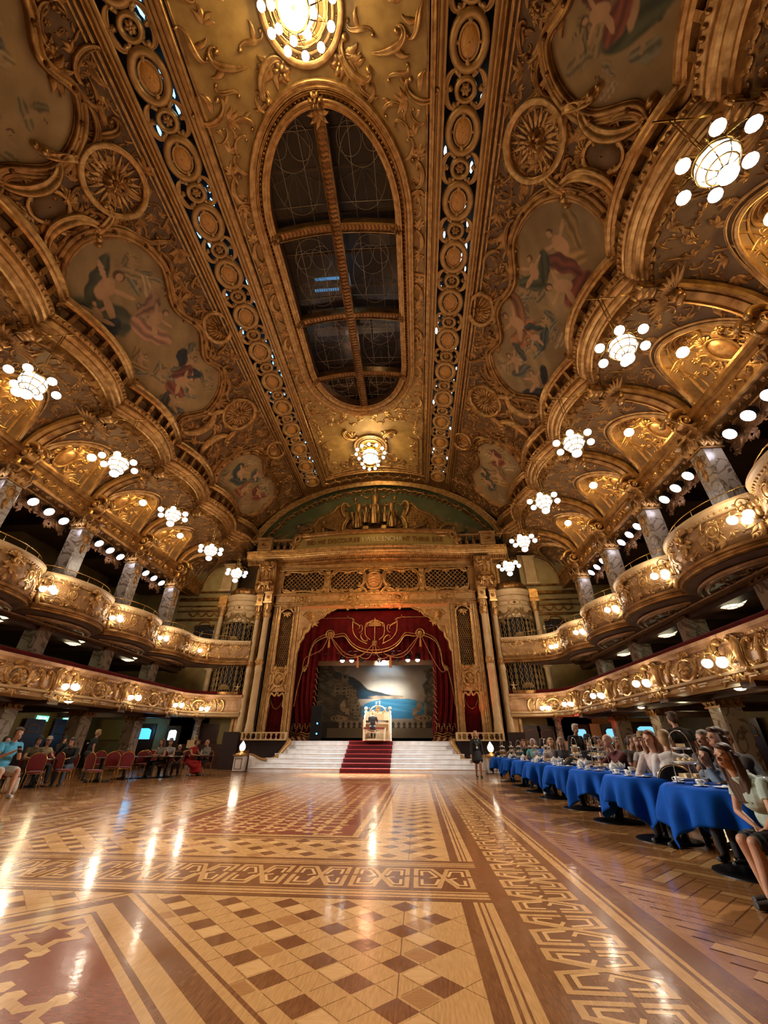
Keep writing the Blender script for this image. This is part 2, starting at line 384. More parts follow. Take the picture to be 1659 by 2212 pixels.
# ------------------------------------------------------------------ sprung parquet floor (one mesh, inlaid woods)
FM = [WM, WL, WD, WL2, WM2, WD2, WR]       # material slots
RB = [0]
def floor():
    mb = MB(); lay = .0003
    def rect(x0,x1,y0,y1,mi,l=0): mb.poly([(x0,y0,l*lay),(x1,y0,l*lay),(x1,y1,l*lay),(x0,y1,l*lay)], mi)
    def pol(pts, mi, l=1): mb.poly([(p[0],p[1],l*lay) for p in pts], mi)
    def ribbon(pts, w, mi, l=2):
        P = np.asarray(pts,float)
        for i in range(len(P)-1):
            d=P[i+1]-P[i]; Ld=np.linalg.norm(d)
            if Ld<1e-6: continue
            d=d/Ld; nn=np.array([-d[1],d[0]])*w/2; a=P[i]-d*w*.42; b=P[i+1]+d*w*.42
            RB[0] = (RB[0]+1)%97; pol([a+nn,a-nn,b-nn,b+nn], mi, l+RB[0]*.02)
        return
        n=len(P); T=[]
        for i in range(n-1):
            d=P[i+1]-P[i]; T.append(d/np.linalg.norm(d))
        L=[];R=[]
        for i in range(n):
            a=T[max(i-1,0)]; b=T[min(i,n-2)]; na=np.array([-a[1],a[0]]); nb=np.array([-b[1],b[0]]); m=na+nb; m/=np.linalg.norm(m); m/=max(m@na,.35)
            L.append(P[i]+m*w/2); R.append(P[i]-m*w/2)
        for i in range(n-1): pol([L[i],R[i],R[i+1],L[i+1]], mi, l)
    mb.poly([(-21,-9,-.002),(16,-9,-.002),(16,34,-.002),(-21,34,-.002)], 0)
    XL, XR = XC-4.41, XC+4.41
    # --- herringbone field outside the border, laid at 45 degrees: long planks with thin dark strips
    c45 = math.cos(PI/4)
    def R45(u,v): return (u*c45-v*c45, u*c45+v*c45)
    Lp, Wp = .56, .14; rg = random.Random(3)
    for i in range(-95,110):
        for j in range(-22,40):
            for o in (0,1):
                # herringbone cell
                if o==0: u0,v0,lu,lv = i*Wp+j*2*Lp*.0, i*Wp, Lp, Wp; u0 = i*Wp + j*(2*Lp)*1.0; 
                else: u0,v0,lu,lv = i*Wp+j*2*Lp+Lp, i*Wp-Lp+Wp, Wp, Lp
                cx,cy = R45(u0+lu/2,v0+lv/2)
                x = cx+0.0; y = cy+2.0
                if not (-14<y-0<24.5 and -18<x<12.4): continue
                if XL-.15<x<XR+.15 or y<-1.2: continue
                if x>XR and (x-1.15)/max(y,.3)>1.25: continue
                if x<XL and (-x)/max(y,.3)>1.25: continue
                k = rg.random(); mi = (0 if o else 4) if k<.55 else (1 if o else 3) if k<.72 else (0 if o else 4)
                g = .006
                def q(a0,a1,b0,b1,m,l):
                    pol([ (R45(a0,b0)[0], R45(a0,b0)[1]+2), (R45(a1,b0)[0],R45(a1,b0)[1]+2), (R45(a1,b1)[0],R45(a1,b1)[1]+2), (R45(a0,b1)[0],R45(a0,b1)[1]+2)], m, l)
                q(u0+g*.3,u0+lu-g*.3,v0+g*.3,v0+lv-g*.3,mi,1)
                if y<15:
                    if o==0: q(u0,u0+lu,v0,v0+.013,2,2)
                    else: q(u0,u0+.013,v0,v0+lv,2,2)
    # --- border of the dance square
    def vband(x0,x1,mi,l=3): 
        for (a,b) in ((x0,x1),(2*XC-x1,2*XC-x0)): rect(a,b,-2,22.3,mi,l)
    D = XC+2.94                               # 0.32 : lattice edge
    vband(D, XR, 2, 3)
    for a,b,m in ((D+.10,D+.135,1),(D+.155,D+.185,1),(D+.20,D+.265,1),(XC+4.08,XC+4.16,1),(XC+4.19,XC+4.225,1)): vband(a,b,m,4)
    def knot(tf, L, seed=0):
        """interlaced strap pattern in a unit (s 0..L, t 0..1)"""
        for pts in ([(.05,.50),(.05,.06),(.42,.06),(.60,.94),(.95,.94),(.95,.62)],
                    [(.05,.62),(.05,.94),(.33,.94),(.72,.06),(.95,.06),(.95,.50)]):
            ribbon([tf(a*L,b) for a,b in pts], .046, 1, 5)
        for pts in ([(.15,.62),(.15,.82),(.28,.82),(.40,.55),(.30,.50)],[(.85,.38),(.85,.18),(.74,.18),(.62,.45),(.72,.5)],
                    [(.15,.40),(.15,.18),(.37,.18),(.43,.42)],[(.85,.60),(.85,.82),(.66,.82),(.60,.58)]):
            ribbon([tf(a*L,b) for a,b in pts], .030, 3, 5)
    Lk = .62
    for k in range(34):
        y0 = 5.05-Lk*4+k*Lk + (0.0)
        if y0>21.5 or y0<-.5: continue
        for sx in (1,-1):
            xa = XC+sx*3.36; xb = XC+sx*3.98
            knot(lambda s,t: (xa+(xb-xa)*t, y0+.02+s), Lk-.04)
    # --- cross bands between the great squares
    MOD = 13.3
    for yb in (5.34, 5.34+MOD, 5.34-MOD):
        rect(XC-2.94-.27, D+.27, yb-.70, yb+.70, 2, 4.5)
        for a,b in ((-.62,-.58),(-.555,-.49),(-.46,-.43),(.43,.46),(.49,.54),(.57,.60)): rect(XC-3.2,XC+3.2,yb+a,yb+b,1,5)
        n = 10; Lx = 6.3/n
        for k in range(n):
            x0 = XC-3.15+k*Lx
            knot(lambda s,t: (x0+s, yb-.36+.72*t), Lx-.03)
    # --- lattice of dark diamonds on pale interlace
    y_lo, y_hi = -2.0, 22.0
    rect(XC-2.94, D, y_lo, y_hi, 1, 0)
    def in_near_diamond(x,y,R): return abs(x-XC)+abs(y-1.76) < R
    far0, far1 = 7.1, 16.9; fx = 1.90
    def dia(cx,cy,h,mi,l):
        pol([(cx-h,cy),(cx,cy-h),(cx+h,cy),(cx,cy+h)], mi, l)
    for i in range(-24,14):
        for j in range(-26,90):
            if (i+j)%2: continue
            x = -.16+i*.25; y = 3.49+j*.25
            if abs(x-XC)>2.90 or not (-1.5<y<21.8): continue
            if abs(y-5.34)<.72 or abs(y-5.34-MOD)<.72: continue
            if y<5.3 and in_near_diamond(x,y,2.98): continue
            if far0-.1<y<far1+.1 and abs(x-XC)<fx+.08: continue
            dia(x,y,.12,2,1)
            if y<9:
                h=.12; w=.0017
                for sx_,sy_ in ((1,1),(-1,1),(1,-1),(-1,-1)):
                    d=np.array([sx_,-sy_])/1.414; nn=np.array([d[1],-d[0]])*w; a=np.array([x,y+sy_*h])+0*d; a=np.array([x+sx_*h,y])+0*d; b=a+d*.155
                    pol([a+nn,a-nn,b-nn,b+nn],0,4)
            # strap joints and grain change
            if y<14:
                e=.125
                pol([(x+e,y-.02),(x+.02,y-e),(x+.25-e,y-.25+.02),(x+.25-.02,y-.25+e)], 3, 1) if (i%2==0) else pol([(x-e,y-.02),(x-.02,y-e),(x-.25+e,y-.25+.02),(x-.25+.02,y-.25+e)], 4, 1.2) if (i%4==1) else None
    for i in (-4,-2,0,2,4,):                   # fine dark joints of the laid panels
        x=-.16-.0+ i*.75
        if abs(x-XC)<2.9: rect(x-.003,x+.003,6.05,18,5,2)
    rect(-.163,-.157,-1,4.62,5,2)
    for k in range(-3,6):
        if abs(k*1.5)<9: pass
    # near great diamond with star parquetry
    c = (XC,1.76)
    def sq(R,mi,l): pol([(c[0]-R,c[1]),(c[0],c[1]-R),(c[0]+R,c[1]),(c[0],c[1]+R)],mi,l)
    for R,m,l in ((2.92,2,2),(2.88,1,3),(2.80,2,4),(2.76,2,5),(2.60,1,6),(2.40,2,7),(2.34,1,8),(2.26,6,9)): sq(R,m,l)
    # far rectangle frame with hexagon star parquetry
    for e,m,l in ((0,2,2),(.05,1,3),(.09,2,4),(.20,1,5),(.30,2,6),(.33,6,7)):
        rect(XC-fx+e,XC+fx-e,far0+e,far1-e,m,l)
    def star(cx,cy,r,ml,md,l,keep):
        """six-pointed strap star: zig-zag pale ribbon round a dark core"""
        if not keep(cx,cy): return
        P=[]
        for k in range(12):
            a=k*PI/6; rr = r if k%2==0 else r*.60; P.append((cx+rr*math.cos(a),cy+rr*math.sin(a)))
        P.append(P[0]); ribbon(P,.062,ml,l)
        for k in range(6):
            a=k*PI/3; h=.06; x=cx+math.cos(a)*r*1.22; y=cy+math.sin(a)*r*1.22
            if keep(x,y): pol([(x-h,y-h*.6),(x,y-h*1.2),(x+h,y-h*.6),(x+h,y+h*.6),(x,y+h*1.2),(x-h,y+h*.6)],3,l)
    p = .66
    for i in range(-12,14):
        for j in range(-14,40):
            cx = XC+i*p*.866; cy = 1.7+j*p+(p/2 if i%2 else 0)
            star(cx,cy,.235,1,6,10,lambda x,y: abs(x-c[0])+abs(y-c[1])<2.10 and y>-1)
            star(cx,cy,.235,1,6,8,lambda x,y: abs(x-XC)<fx-.55 and far0+.5<y<far1-.5)
    return struct('floor', mb, FM, label='polished inlaid parquet dance floor with star and lattice panels')
floor()
# ------------------------------------------------------------------ ceiling vault
VP = np.array([(9.80,14.0),(9.76,14.6),(9.62,15.1),(9.25,15.55),(8.75,16.0),(8.1,16.6),(7.4,17.2),(6.95,17.6),(6.5,17.95),(6.1,18.22),(5.70,18.42)])
VS = np.r_[0,np.cumsum(np.hypot(*np.diff(VP,axis=0).T))]; VLEN = VS[-1]
Y0, Y1 = -4.5, 26.0
def fvault(side):
    def f(a,b,h):      # a = Y, b = arc length up the vault, h = inward
        b = np.asarray(b,float); u = np.interp(b,VS,VP[:,0]); z = np.interp(b,VS,VP[:,1])
        e=.05; du = np.interp(b+e,VS,VP[:,0])-np.interp(b-e,VS,VP[:,0]); dz = np.interp(b+e,VS,VP[:,1])-np.interp(b-e,VS,VP[:,1])
        L = np.maximum(np.hypot(du,dz),1e-9); nu = -dz/L; nz = du/L      # towards the room
        nu,nz = (nu,nz)
        return np.stack([XC+side*(u+nu*h), np.asarray(a,float)+0*b, z+nz*h],-1)
    return f
CZ = lambda u: 19.48-.042*np.asarray(u,float)**2/ (1+.0*np.asarray(u,float))     # central ceiling height
def fceil(a,b,h):      # a = x offset, b = Y
    return np.stack([XC+np.asarray(a,float), np.asarray(b,float)+0*np.asarray(a,float), CZ(np.asarray(a,float))-h],-1)

# figure painting for the murals: pigment laid into a fine grid
def nz(X,Y,s,seed=0):
    r = np.random.RandomState(seed); v = 0
    for o in range(5):
        fx,fy,p = r.uniform(-1,1)*s*1.8**o, r.uniform(-1,1)*s*1.8**o, r.uniform(0,6.28)
        fx2,fy2,p2 = r.uniform(-1,1)*s*1.8**o, r.uniform(-1,1)*s*1.8**o, r.uniform(0,6.28)
        v = v+(np.sin(X*fx+Y*fy+p)+np.sin(X*fx2+Y*fy2+p2))*.5/1.6**o
    return v*.5
def blob(C,X,Y,cx,cy,rx,ry,ang,col,fold=0,warp=.12,seed=0,soft=.28,fcol=None):
    rm = max(rx,ry); wx = X+warp*rx*2.4*nz(X/rm,Y/rm,1.5,seed); wy = Y+warp*ry*2.4*nz(X/rm,Y/rm,1.5,seed+9)
    c,s = math.cos(ang),math.sin(ang); dx=(wx-cx)*c+(wy-cy)*s; dy=-(wx-cx)*s+(wy-cy)*c
    d = (dx/rx)**2+(dy/ry)**2; m = np.clip((1-d)/soft,0,1)[...,None]
    cc = np.array(col)[None,None,:]*np.ones(C.shape)
    if fold:
        k = .5+.5*np.sin(dy/ry*fold+1.8*nz(X/rm,Y/rm,1.5,seed+3)+dx/rx*1.5)
        cc = cc*(.55+.75*k[...,None])
    C[:] = C*(1-m)+cc*m
def figure(C,X,Y,cx,cy,s,ang,drape,skin=(.46,.26,.13),seed=0):
    """a seated, draped allegorical figure"""
    def P(a,b): c,t=math.cos(ang),math.sin(ang); return cx+s*(a*c-b*t), cy+s*(a*t+b*c)
    x,y=P(.25,-.35); blob(C,X,Y,x,y,s*.62,s*.30,ang+.5,drape,7,.2,seed)
    x,y=P(-.35,.1); blob(C,X,Y,x,y,s*.55,s*.22,ang+1.9,tuple(.7*v for v in drape),6,.25,seed+1)
    x,y=P(0,.05); blob(C,X,Y,x,y,s*.17,s*.30,ang,skin,0,.08,seed+2)
    x,y=P(.25,-.18); blob(C,X,Y,x,y,s*.30,s*.09,ang-.6,skin,0,.08,seed+3)
    x,y=P(.28,.24); blob(C,X,Y,x,y,s*.26,s*.055,ang+.4,skin,0,.08,seed+4)
    x,y=P(-.22,.28); blob(C,X,Y,x,y,s*.22,s*.055,ang+2.5,skin,0,.08,seed+5)
    x,y=P(.02,.46); blob(C,X,Y,x,y,s*.105,s*.12,ang,(.10,.04,.015),0,.1,seed+6)
    x,y=P(.04,.44); blob(C,X,Y,x,y,s*.07,s*.09,ang,skin,0,.0,seed+7)
GREEN=(.075,.075,.035); TEAL=(.055,.068,.055); CRIM=(.21,.055,.03); PINK=(.38,.19,.11); NAVY=(.02,.022,.03); OCHRE=(.36,.21,.07); GREYB=(.10,.09,.07); ORNG=(.32,.13,.05)
def sky(X,Y,seed,a=(.34,.21,.085),b=(.20,.125,.05),c=(.44,.30,.14)):
    n = nz(X,Y,.9,seed)[...,None]; m = nz(X,Y,2.6,seed+4)[...,None]
    C = np.array(a)*(1-np.clip(n*.9+.3,0,1))+np.array(b)*np.clip(n*.9+.3,0,1)
    k = np.clip(m*1.3,0,1); return C*(1-k*.6)+np.array(c)*k*.6

def outline(pts, n=300): return smoothpath(pts, n, True)
M_BIG = [(-4.3,2.5),(-3.9,3.9),(-2.6,4.6),(-1.0,4.2),(.3,4.75),(1.6,4.3),(2.6,4.75),(3.7,4.1),(4.3,2.9),(3.9,1.6),(4.2,.9),(2.8,.55),(1.5,.85),(0,.45),(-1.4,.8),(-2.8,.6),(-3.8,1.2)]
M_SMALL = [(-2.9,2.6),(-2.5,3.9),(-1.3,4.5),(0,4.1),(1.3,4.5),(2.6,3.9),(3.1,2.6),(2.7,1.3),(1.5,.8),(0,1.1),(-1.4,.75),(-2.5,1.3)]
def mural(side, yc, shape, seed, figs, label):
    f_ = fvault(side); f = lambda a,b,h: f_(a,np.asarray(b,float)*.94+.52,h); O = outline(shape); O = O+np.array([yc,0])
    n = len(O); ctr = np.array([yc,2.55]); R = np.linspace(0,1,150)
    P = ctr+(O[None,:,:]-ctr)*R[:,None,None]
    mb = MB(); mb.grid(f(P[...,0],P[...,1],np.full(P.shape[:2],.02)), cv=True)
    o = tag(mb.build('ceiling_mural', PAINT), label, 'mural', None)
    X = P[...,0]-yc; Y = P[...,1]
    C = sky(X,Y,seed)
    rr = random.Random(seed)
    for k in range(12): figure(C,X,Y,rr.uniform(-3.2,3.2),rr.uniform(1.3,3.9),rr.uniform(.5,.8),rr.uniform(-1,1),rr.choice(((.30,.20,.09),(.24,.17,.08),(.38,.27,.14),(.20,.17,.10))),(.36,.22,.10),seed*13+k)
    for k,(x,y,s,a,d) in enumerate(figs): figure(C,X,Y,x,y,s,a,d,seed=seed*7+k*11)
    setcols(o, C.reshape(-1,3)*1.12*(1+.22*nz(X,Y,3.2,seed+5)+.12*nz(X,Y,9,seed+6)).reshape(-1,1))
    fr = MB(); Q = np.vstack([O,O[:1]])
    strip(fr, f, Q, .17, .22, 0, 7); 
    Qi = ctr+(Q-ctr)*.955; strip(fr, f, Qi, .05, .14, 0, 5)
    Qo = ctr+(Q-ctr)*1.055; strip(fr, f, Qo, .045, .12, 0, 5)
    adopt(fr.build('frame', GOLD), o)
    od = MB(); rg = random.Random(seed)
    m = len(O)
    st_ = m//22
    for i in range(0, m-2, st_):
        p = O[i]; q = O[(i+3)%m]; t = math.atan2(q[1]-p[1],q[0]-p[0]); out = (p-ctr)/np.linalg.norm(p-ctr)
        if p[1]*.94+.52+out[1]*.4>VLEN-.12 or p[1]+out[1]*.4<.2: continue
        kd = i//st_
        if kd%3==0: scroll(od,f,p+out*.28,rg.uniform(.9,1.25),t,'C',-1 if kd%2 else 1,.10,0,base=.02)
        elif kd%3==1: acanthus(od,f,p+out*.1,.7,math.atan2(out[1],out[0])+rg.uniform(-.6,.6),0,5,2.4,rg,.05)
        else: scroll(od,f,p+out*.22,rg.uniform(.8,1.1),t+.4,'S',1,.10,0,base=.02)
        boss(od,f,p,.10,.30,0)
    adopt(od.build('scrollwork', GOLD), o)
    return o

def vault():
    root = thing('ceiling', 'gilded barrel ceiling of the hall', None, kind='structure')
    for side in (-1,1):
        f = fvault(side); mb = MB()
        A,B = np.meshgrid(np.linspace(Y0,Y1,60), np.linspace(0,VLEN,40), indexing='ij')
        mb.grid(f(A,B,0*A)); 
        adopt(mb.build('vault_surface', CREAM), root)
        # straight mouldings beside the pierced band, above and below it
        mb = MB()
        for b,w,h in ((VLEN-.03,.07,.16),(VLEN-.22,.05,.09),(VLEN-.38,.035,.06)):
            strip(mb, f, np.stack([np.linspace(Y0,Y1,40),np.full(40,b)],-1), w, h, 0, 7)
        adopt(mb.build('rail_moulding', GOLDB), root)
        # scrollwork over the whole cove, outside the murals
        zones = [(10.35,M_BIG),(-4.0,M_BIG),(21.3,M_SMALL),(1.15-.2,[(p[0]*.78,p[1]) for p in M_BIG])]
        polys = [outline([(p[0],p[1]*.94+.52) for p in s],60)+np.array([y,0]) for y,s in zones if y!=-4.0]
        cts = [np.array([y,2.92]) for y,s in zones if y!=-4.0]
        def inside(a,b):
            for P,c in zip(polys,cts):
                d = np.array([a,b])-c; th = np.arctan2(P[:,1]-c[1],P[:,0]-c[0]); i = np.argmin(np.abs(np.angle(np.exp(1j*(th-math.atan2(d[1],d[0]))))))
                if np.linalg.norm(d) < np.linalg.norm(P[i]-c)*1.10: return False
            return True
        mb = MB()
        rococo(mb, f, inside, (Y0,Y1-.3,1.3,VLEN-.5), 420, .45,1.15, 11+side, 0, .42)
        rococo(mb, f, inside, (Y0,Y1-.3,1.3,VLEN-.5), 800, .24,.48, 31+side, 0, .5)
        adopt(mb.build('scrollwork', GOLD), root)
        # sunburst roundels, shells, shield cartouches between the murals
        mb = MB()
        for yc in (5.05,15.9):
            c = (yc,4.72)
            ring(mb,f,c,.95,.95,.10,.24,0,40)
            for k in range(22): leaf(mb,f,(c[0]+.3*math.cos(k*2*PI/22),c[1]+.3*math.sin(k*2*PI/22)),k*2*PI/22,.55,.06,0,curl=0,base=.02)
            rosette(mb,f,c,.36,8,.3,0)
            cartouche(mb,f,(yc,2.5),.42,.6,0,.03,1)
            for sx in (-1,1): scroll(mb,f,(yc+sx*.75,2.6),1.9,PI/2,'C',-sx,.10,0,base=.05)
            for sx in (-1,1): scroll(mb,f,(yc+sx*.9,3.7),1.2,PI/2+.3*sx,'S',sx,.11,0,base=.05)
        for yc in (10.9,19.9,0.6):
            shell(mb,f,(yc,VLEN-.45),.62,-PI/2,3.6,11,.3,0,.18); ring(mb,f,(yc,VLEN-.55),.72,.6,.09,.2,0,30)
            rosette(mb,f,(yc,VLEN-.55),.25,7,.35,0)
        adopt(mb.build('roundels_and_cartouches', [GOLDB,TAN]), root)
    # central ceiling with two oval roof-lights
    UI = 3.92
    SK = [(4.05,17.85),(-13,-.6)]
    HW = 2.62
    mb = MB()
    def stad(y0,y1,r,n=20,k=1.32):
        a = np.linspace(0,PI,n); top = np.stack([r*np.cos(a), y1-r*k+r*k*np.sin(a)],-1); bot = np.stack([-r*np.cos(a), y0+r*k-r*k*np.sin(a)],-1)
        return np.vstack([top,bot])
    def around(P, hw, ya, yb):
        """radial projection of an oval outline to the bounding rectangle"""
        out=[]; c = np.array([0,(P[:,1].min()+P[:,1].max())/2])
        for p in P:
            y = min(max(p[1],ya),yb)
            d = p-c
            if abs(p[0])>1e-6 and (P[:,1].min()+HW*1.32<=p[1]<=P[:,1].max()-HW*1.32): q = np.array([math.copysign(hw,p[0]),p[1]])
            else:
                e = c.copy(); e[1] = P[:,1].max()-HW*1.32 if p[1]>c[1] else P[:,1].min()+HW*1.32
                d = p-e; ty = (yb-e[1])/d[1] if d[1]>1e-6 else ((ya-e[1])/d[1] if d[1]<-1e-6 else 1e9); tx = hw/abs(d[0]) if abs(d[0])>1e-6 else 1e9
                q = e+d*min(tx,ty)
            out.append(q)
        return np.array(out)
    y0,y1 = SK[0]
    P = stad(y0,y1,HW,36)
    Q = around(P,UI,.5,24.6)
    T = np.linspace(0,1,8)[:,None,None]; G = P[None]*(1-T)+Q[None]*T
    mb.grid(fceil(G[...,0],G[...,1],0*G[...,0]), cv=True)
    A,B = np.meshgrid(np.linspace(-UI,UI,16), np.linspace(Y0,.5,6), indexing='ij'); mb.grid(fceil(A,B,0*A))
    adopt(mb.build('central_panel', mat('pale_gilt_plaster',(.46,.28,.085),.5,.2,col2=(.34,.19,.052),scale=2.5,bump=.15,bscale=24)), root)
    # oval rim, stepped and beaded, plus the shaft above it
    mb = MB(); P2 = np.vstack([P,P[:1]])
    c0 = np.array([0,(y0+y1)/2])
    def off(d):
        T_ = np.gradient(P2,axis=0); T_[0]=T_[-1]=(P2[1]-P2[-2]); T_ /= np.linalg.norm(T_,axis=1,keepdims=True); N_ = np.stack([T_[:,1],-T_[:,0]],-1); return P2+N_*d
    for d,w,h in ((.42,.13,.22),(.24,.05,.20),(.0,.10,.20),(-.12,.06,.05)): strip(mb,fceil,off(d),w,h,0,7)
    adopt(mb.build('oval_rim', GOLDB), root)
    mb = MB(); O = off(.14); L = np.r_[0,np.cumsum(np.linalg.norm(np.diff(O,axis=0),axis=1))]
    for s in np.arange(0,L[-1],.155):
        x = np.interp(s,L,O[:,0]); y = np.interp(s,L,O[:,1]); boss(mb,fceil,(x,y),.055,.11,0,6,.03)
    adopt(tag(mb.build('egg_and_dart', GOLDB),kind='stuff'), root)
    mb = MB(); OI = off(-.16)
    G = np.stack([fceil(OI[:,0],OI[:,1],0*OI[:,0]), fceil(OI[:,0],OI[:,1],0*OI[:,0]-.55)]); mb.grid(G)
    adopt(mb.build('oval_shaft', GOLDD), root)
    # bars across the roof-light
    bars = [7.9,11.75,15.3]
    mb = MB(); orn = MB()
    def bar(P_, w, hz):
        P_ = np.asarray(P_,float)
        T_ = np.gradient(P_,axis=0); T_ /= np.linalg.norm(T_,axis=1,keepdims=True); N_ = np.stack([-T_[:,1],T_[:,0]],-1)
        prof = [(-w,-.38),(-w,.02),(-w*.72,.06),(-w*.66,-.02),(w*.66,-.02),(w*.72,.06),(w,.02),(w,-.38)]
        G = np.stack([fceil(P_[:,0]+N_[:,0]*a, P_[:,1]+N_[:,1]*a, np.full(len(P_),h+hz)) for a,h in prof],1); mb.grid(G, smooth=False)
        L_ = np.r_[0,np.cumsum(np.linalg.norm(np.diff(P_,axis=0),axis=1))]
        for s in np.arange(.1,L_[-1]-.05,.16):
            x = np.interp(s,L_,P_[:,0]); y = np.interp(s,L_,P_[:,1]); t = math.atan2(T_[len(T_)//2,1],T_[len(T_)//2,0])
            scroll(orn,fceil,(x,y),w*1.1,t+1.2,'S',1,.16,0,.045,hz-.02)
    bar([(0,y) for y in np.linspace(y0+.1,y1-.1,40)], .22, 0)
    for yb in bars:
        bar([(x,yb-.10*(1-(x/HW)**2)) for x in np.linspace(-HW+.05,-.22,10)], .19, 0); bar([(x,yb-.10*(1-(x/HW)**2)) for x in np.linspace(.22,HW-.05,10)], .19, 0)
        orn2 = MB()
    adopt(mb.build('glazing_beam', GOLD), root); adopt(tag(orn.build('beam_relief', GOLDD),kind='stuff'), root)
    mb = MB()
    for yb in bars:
        for sx in (-1,1): rosette(mb,fceil,(sx*(HW-.1),yb),.22,6,.3,0)
    acanthus(mb,fceil,(0,y0+.25),.5,PI/2,0,5,3.0); rosette(mb,fceil,(0,y0-.05),.3,6,.35,0)
    adopt(mb.build('beam_boss', GOLDB), root)
    # scrolled relief round the roof-lights and chandelier medallions
    mb = MB()
    def fr(a,b):
        if abs(a)>UI-.45: return False
        r = HW+.62
        yy = b-(y1-HW*1.32) if b>y1-HW*1.32 else (b-(y0+HW*1.32) if b<y0+HW*1.32 else 0)
        if math.hypot(a,yy/1.25)<r: return False
        for cy_ in (2.1,21.5):
            if math.hypot(a,b-cy_)<1.25: return False
        return True
    def fr_near(a,b): return fr(a,b) and (b<4.2) and abs(a)>.4
    rococo(mb,fceil,fr_near,(.3,UI,-3.5,5.2),34,.55,1.2,5,0,.40,0,0.0)
    rococo(mb,fceil,lambda a,b: fr(a,b) and (abs(abs(a)-3.25)<.28 or b>22.8 or b<19.2) ,(.3,UI,4,24.2),90,.4,.75,8,0,.4,0,0.0)
    for k in range(0,6):
        yk = 6.1+k*2.2
        for sx in (-1,1):
            scroll(mb,fceil,(sx*3.38,yk),.8,PI/2,'C',sx,.12,0); acanthus(mb,fceil,(sx*3.38,yk+.5),.4,PI/2,0,5,2.6); acanthus(mb,fceil,(sx*3.38,yk-.5),.4,-PI/2,0,5,2.6)
    for cy_ in (2.1,21.5):
        for R_,w,h in ((1.15,.10,.16),(.92,.05,.10),(.72,.09,.14)): ring(mb,fceil,(0,cy_),R_,R_,w,h,0,40)
        for k in range(26): boss(mb,fceil,(1.03*math.cos(k*2*PI/26),cy_+1.03*math.sin(k*2*PI/26)),.045,.1,0,6)
        for sx in (-1,1):
            for sy in (-1,1):
                scroll(mb,fceil,(sx*1.35,cy_+sy*1.25),1.1,PI/4*sx*sy,'C',-sx*sy,.12,0,base=.02)
                acanthus(mb,fceil,(sx*1.05,cy_+sy*1.0),.7,math.atan2(sy,sx),0,5,2.2)
    # inner frame of the end panels
    for (ya,yb) in ((19.1,24.25),):
        bez(mb,fceil,[(-3.3,ya+1.2),(-3.35,yb-.3),(-3.0,yb-.2),(0,yb-.35),(3.0,yb-.2),(3.35,yb-.3),(3.3,ya+1.2)],.05,.09,0,50)
    for (a0_,b0_,a1_,b1_) in ((-UI+.12,Y0,-UI+.12,24.5),(UI-.12,Y0,UI-.12,24.5),(-UI+.12,24.5,UI-.12,24.5)):
        Lp = np.stack([np.linspace(a0_,a1_,30),np.linspace(b0_,b1_,30)],-1)
        strip(mb,fceil,Lp,.09,.16,0,7)
        strip(mb,fceil,Lp*np.array([.955,1])+np.array([0,-.18 if b0_==b1_ else 0]),.04,.08,0,5)
    adopt(mb.build('ceiling_relief', GOLDB), root)
    # dark vent slots
    mb = MB()
    for k in range(8):
        for sx in (-1,1):
            ya = -1.6+k*3.05; c = fceil(np.array(sx*3.66),np.array(ya+1.05),np.array(.02)); mb.box(c,(.13,2.1,.05),ry=sx*.3*0)
    adopt(mb.build('vent_slot', BLACK), root)
    # pierced bands
    for side in (-1,1):
        def fp(a,b,h,side=side):   # a across -> outwards, b = Y
            t = np.asarray(a,float); u = 4.80+t; z = np.interp(u,[3.92,5.70],[18.84,18.42]); return np.stack([XC+side*u, np.asarray(b,float)+0*t, z-h],-1)
        mb = MB(); dk = MB(); ov = MB()
        HWB = .66
        A,B = np.meshgrid([-.86,.88],np.linspace(Y0,25.3,4),indexing='ij'); dk.grid(fp(A,B,0*A-.42)); adopt(dk.build('roof_void', BLACK), root)
        for sx in (-1,1):
            L = np.stack([np.full(30,sx*HWB),np.linspace(Y0,25.2,30)],-1); strip(mb,fp,L,.045,.10,0)
            side_pl = MB(); A,B = np.meshgrid([sx*HWB,sx*.90],np.linspace(Y0,25.3,6),indexing='ij'); mb.grid(fp(A,B,0*A+.0))
            for q,(o_,w,h) in enumerate(((.80,.05,.12),(.88,.03,.06))): strip(mb,fp,np.stack([np.full(30,sx*o_),np.linspace(Y0,25.3,30)],-1),w,h,0)
        def flatring(c,ra,rb,w):
            th=np.linspace(0,2*PI,26); 
            G=np.stack([fp(c[0]+(ra+w*k)*np.cos(th),c[1]+(rb+w*k)*np.sin(th),0*th+hh) for k,hh in ((-1,-.08),(-1,.04),(-.3,.09),(.3,.09),(1,.04),(1,-.08))]); mb.grid(G)
        for k in range(-3,12):
            yc = 3.0+1.945*k
            if yc>25: break
            flatring((0,yc),.46,.54,.11); boss(ov,fp,(0,yc),.27,.07,0,14,.0,.36); ring(mb,fp,(0,yc),.28,.37,.03,.06,0,20)
            for sy in (-1,1): leaf(mb,fp,(0,yc+sy*.50),-sy*PI/2,.20,.07,0,0,base=.04)
            for sx in (-1,1): leaf(mb,fp,(sx*.40,yc),PI/2-sx*PI/2+PI,.16,.05,0,0,base=.02)
            ys = yc+.972
            if ys<25:
                flatring((0,ys),.27,.25,.07); rosette(mb,fp,(0,ys),.17,6,.08,0,-.02)
                for sx in (-1,1):
                    for sy in (-1,1):
                        scroll(mb,fp,(sx*.48,ys+sy*.22),.46,PI/2+sx*sy*.4,'C',sx,.19,0,.06,-.03)
                        scroll(mb,fp,(sx*.26,ys+sy*.36),.34,sx*sy*.8,'S',sx*sy,.19,0,.06,-.03)
                        boss(mb,fp,(sx*.62,ys+sy*.02),.06,.06,0,6,-.03)
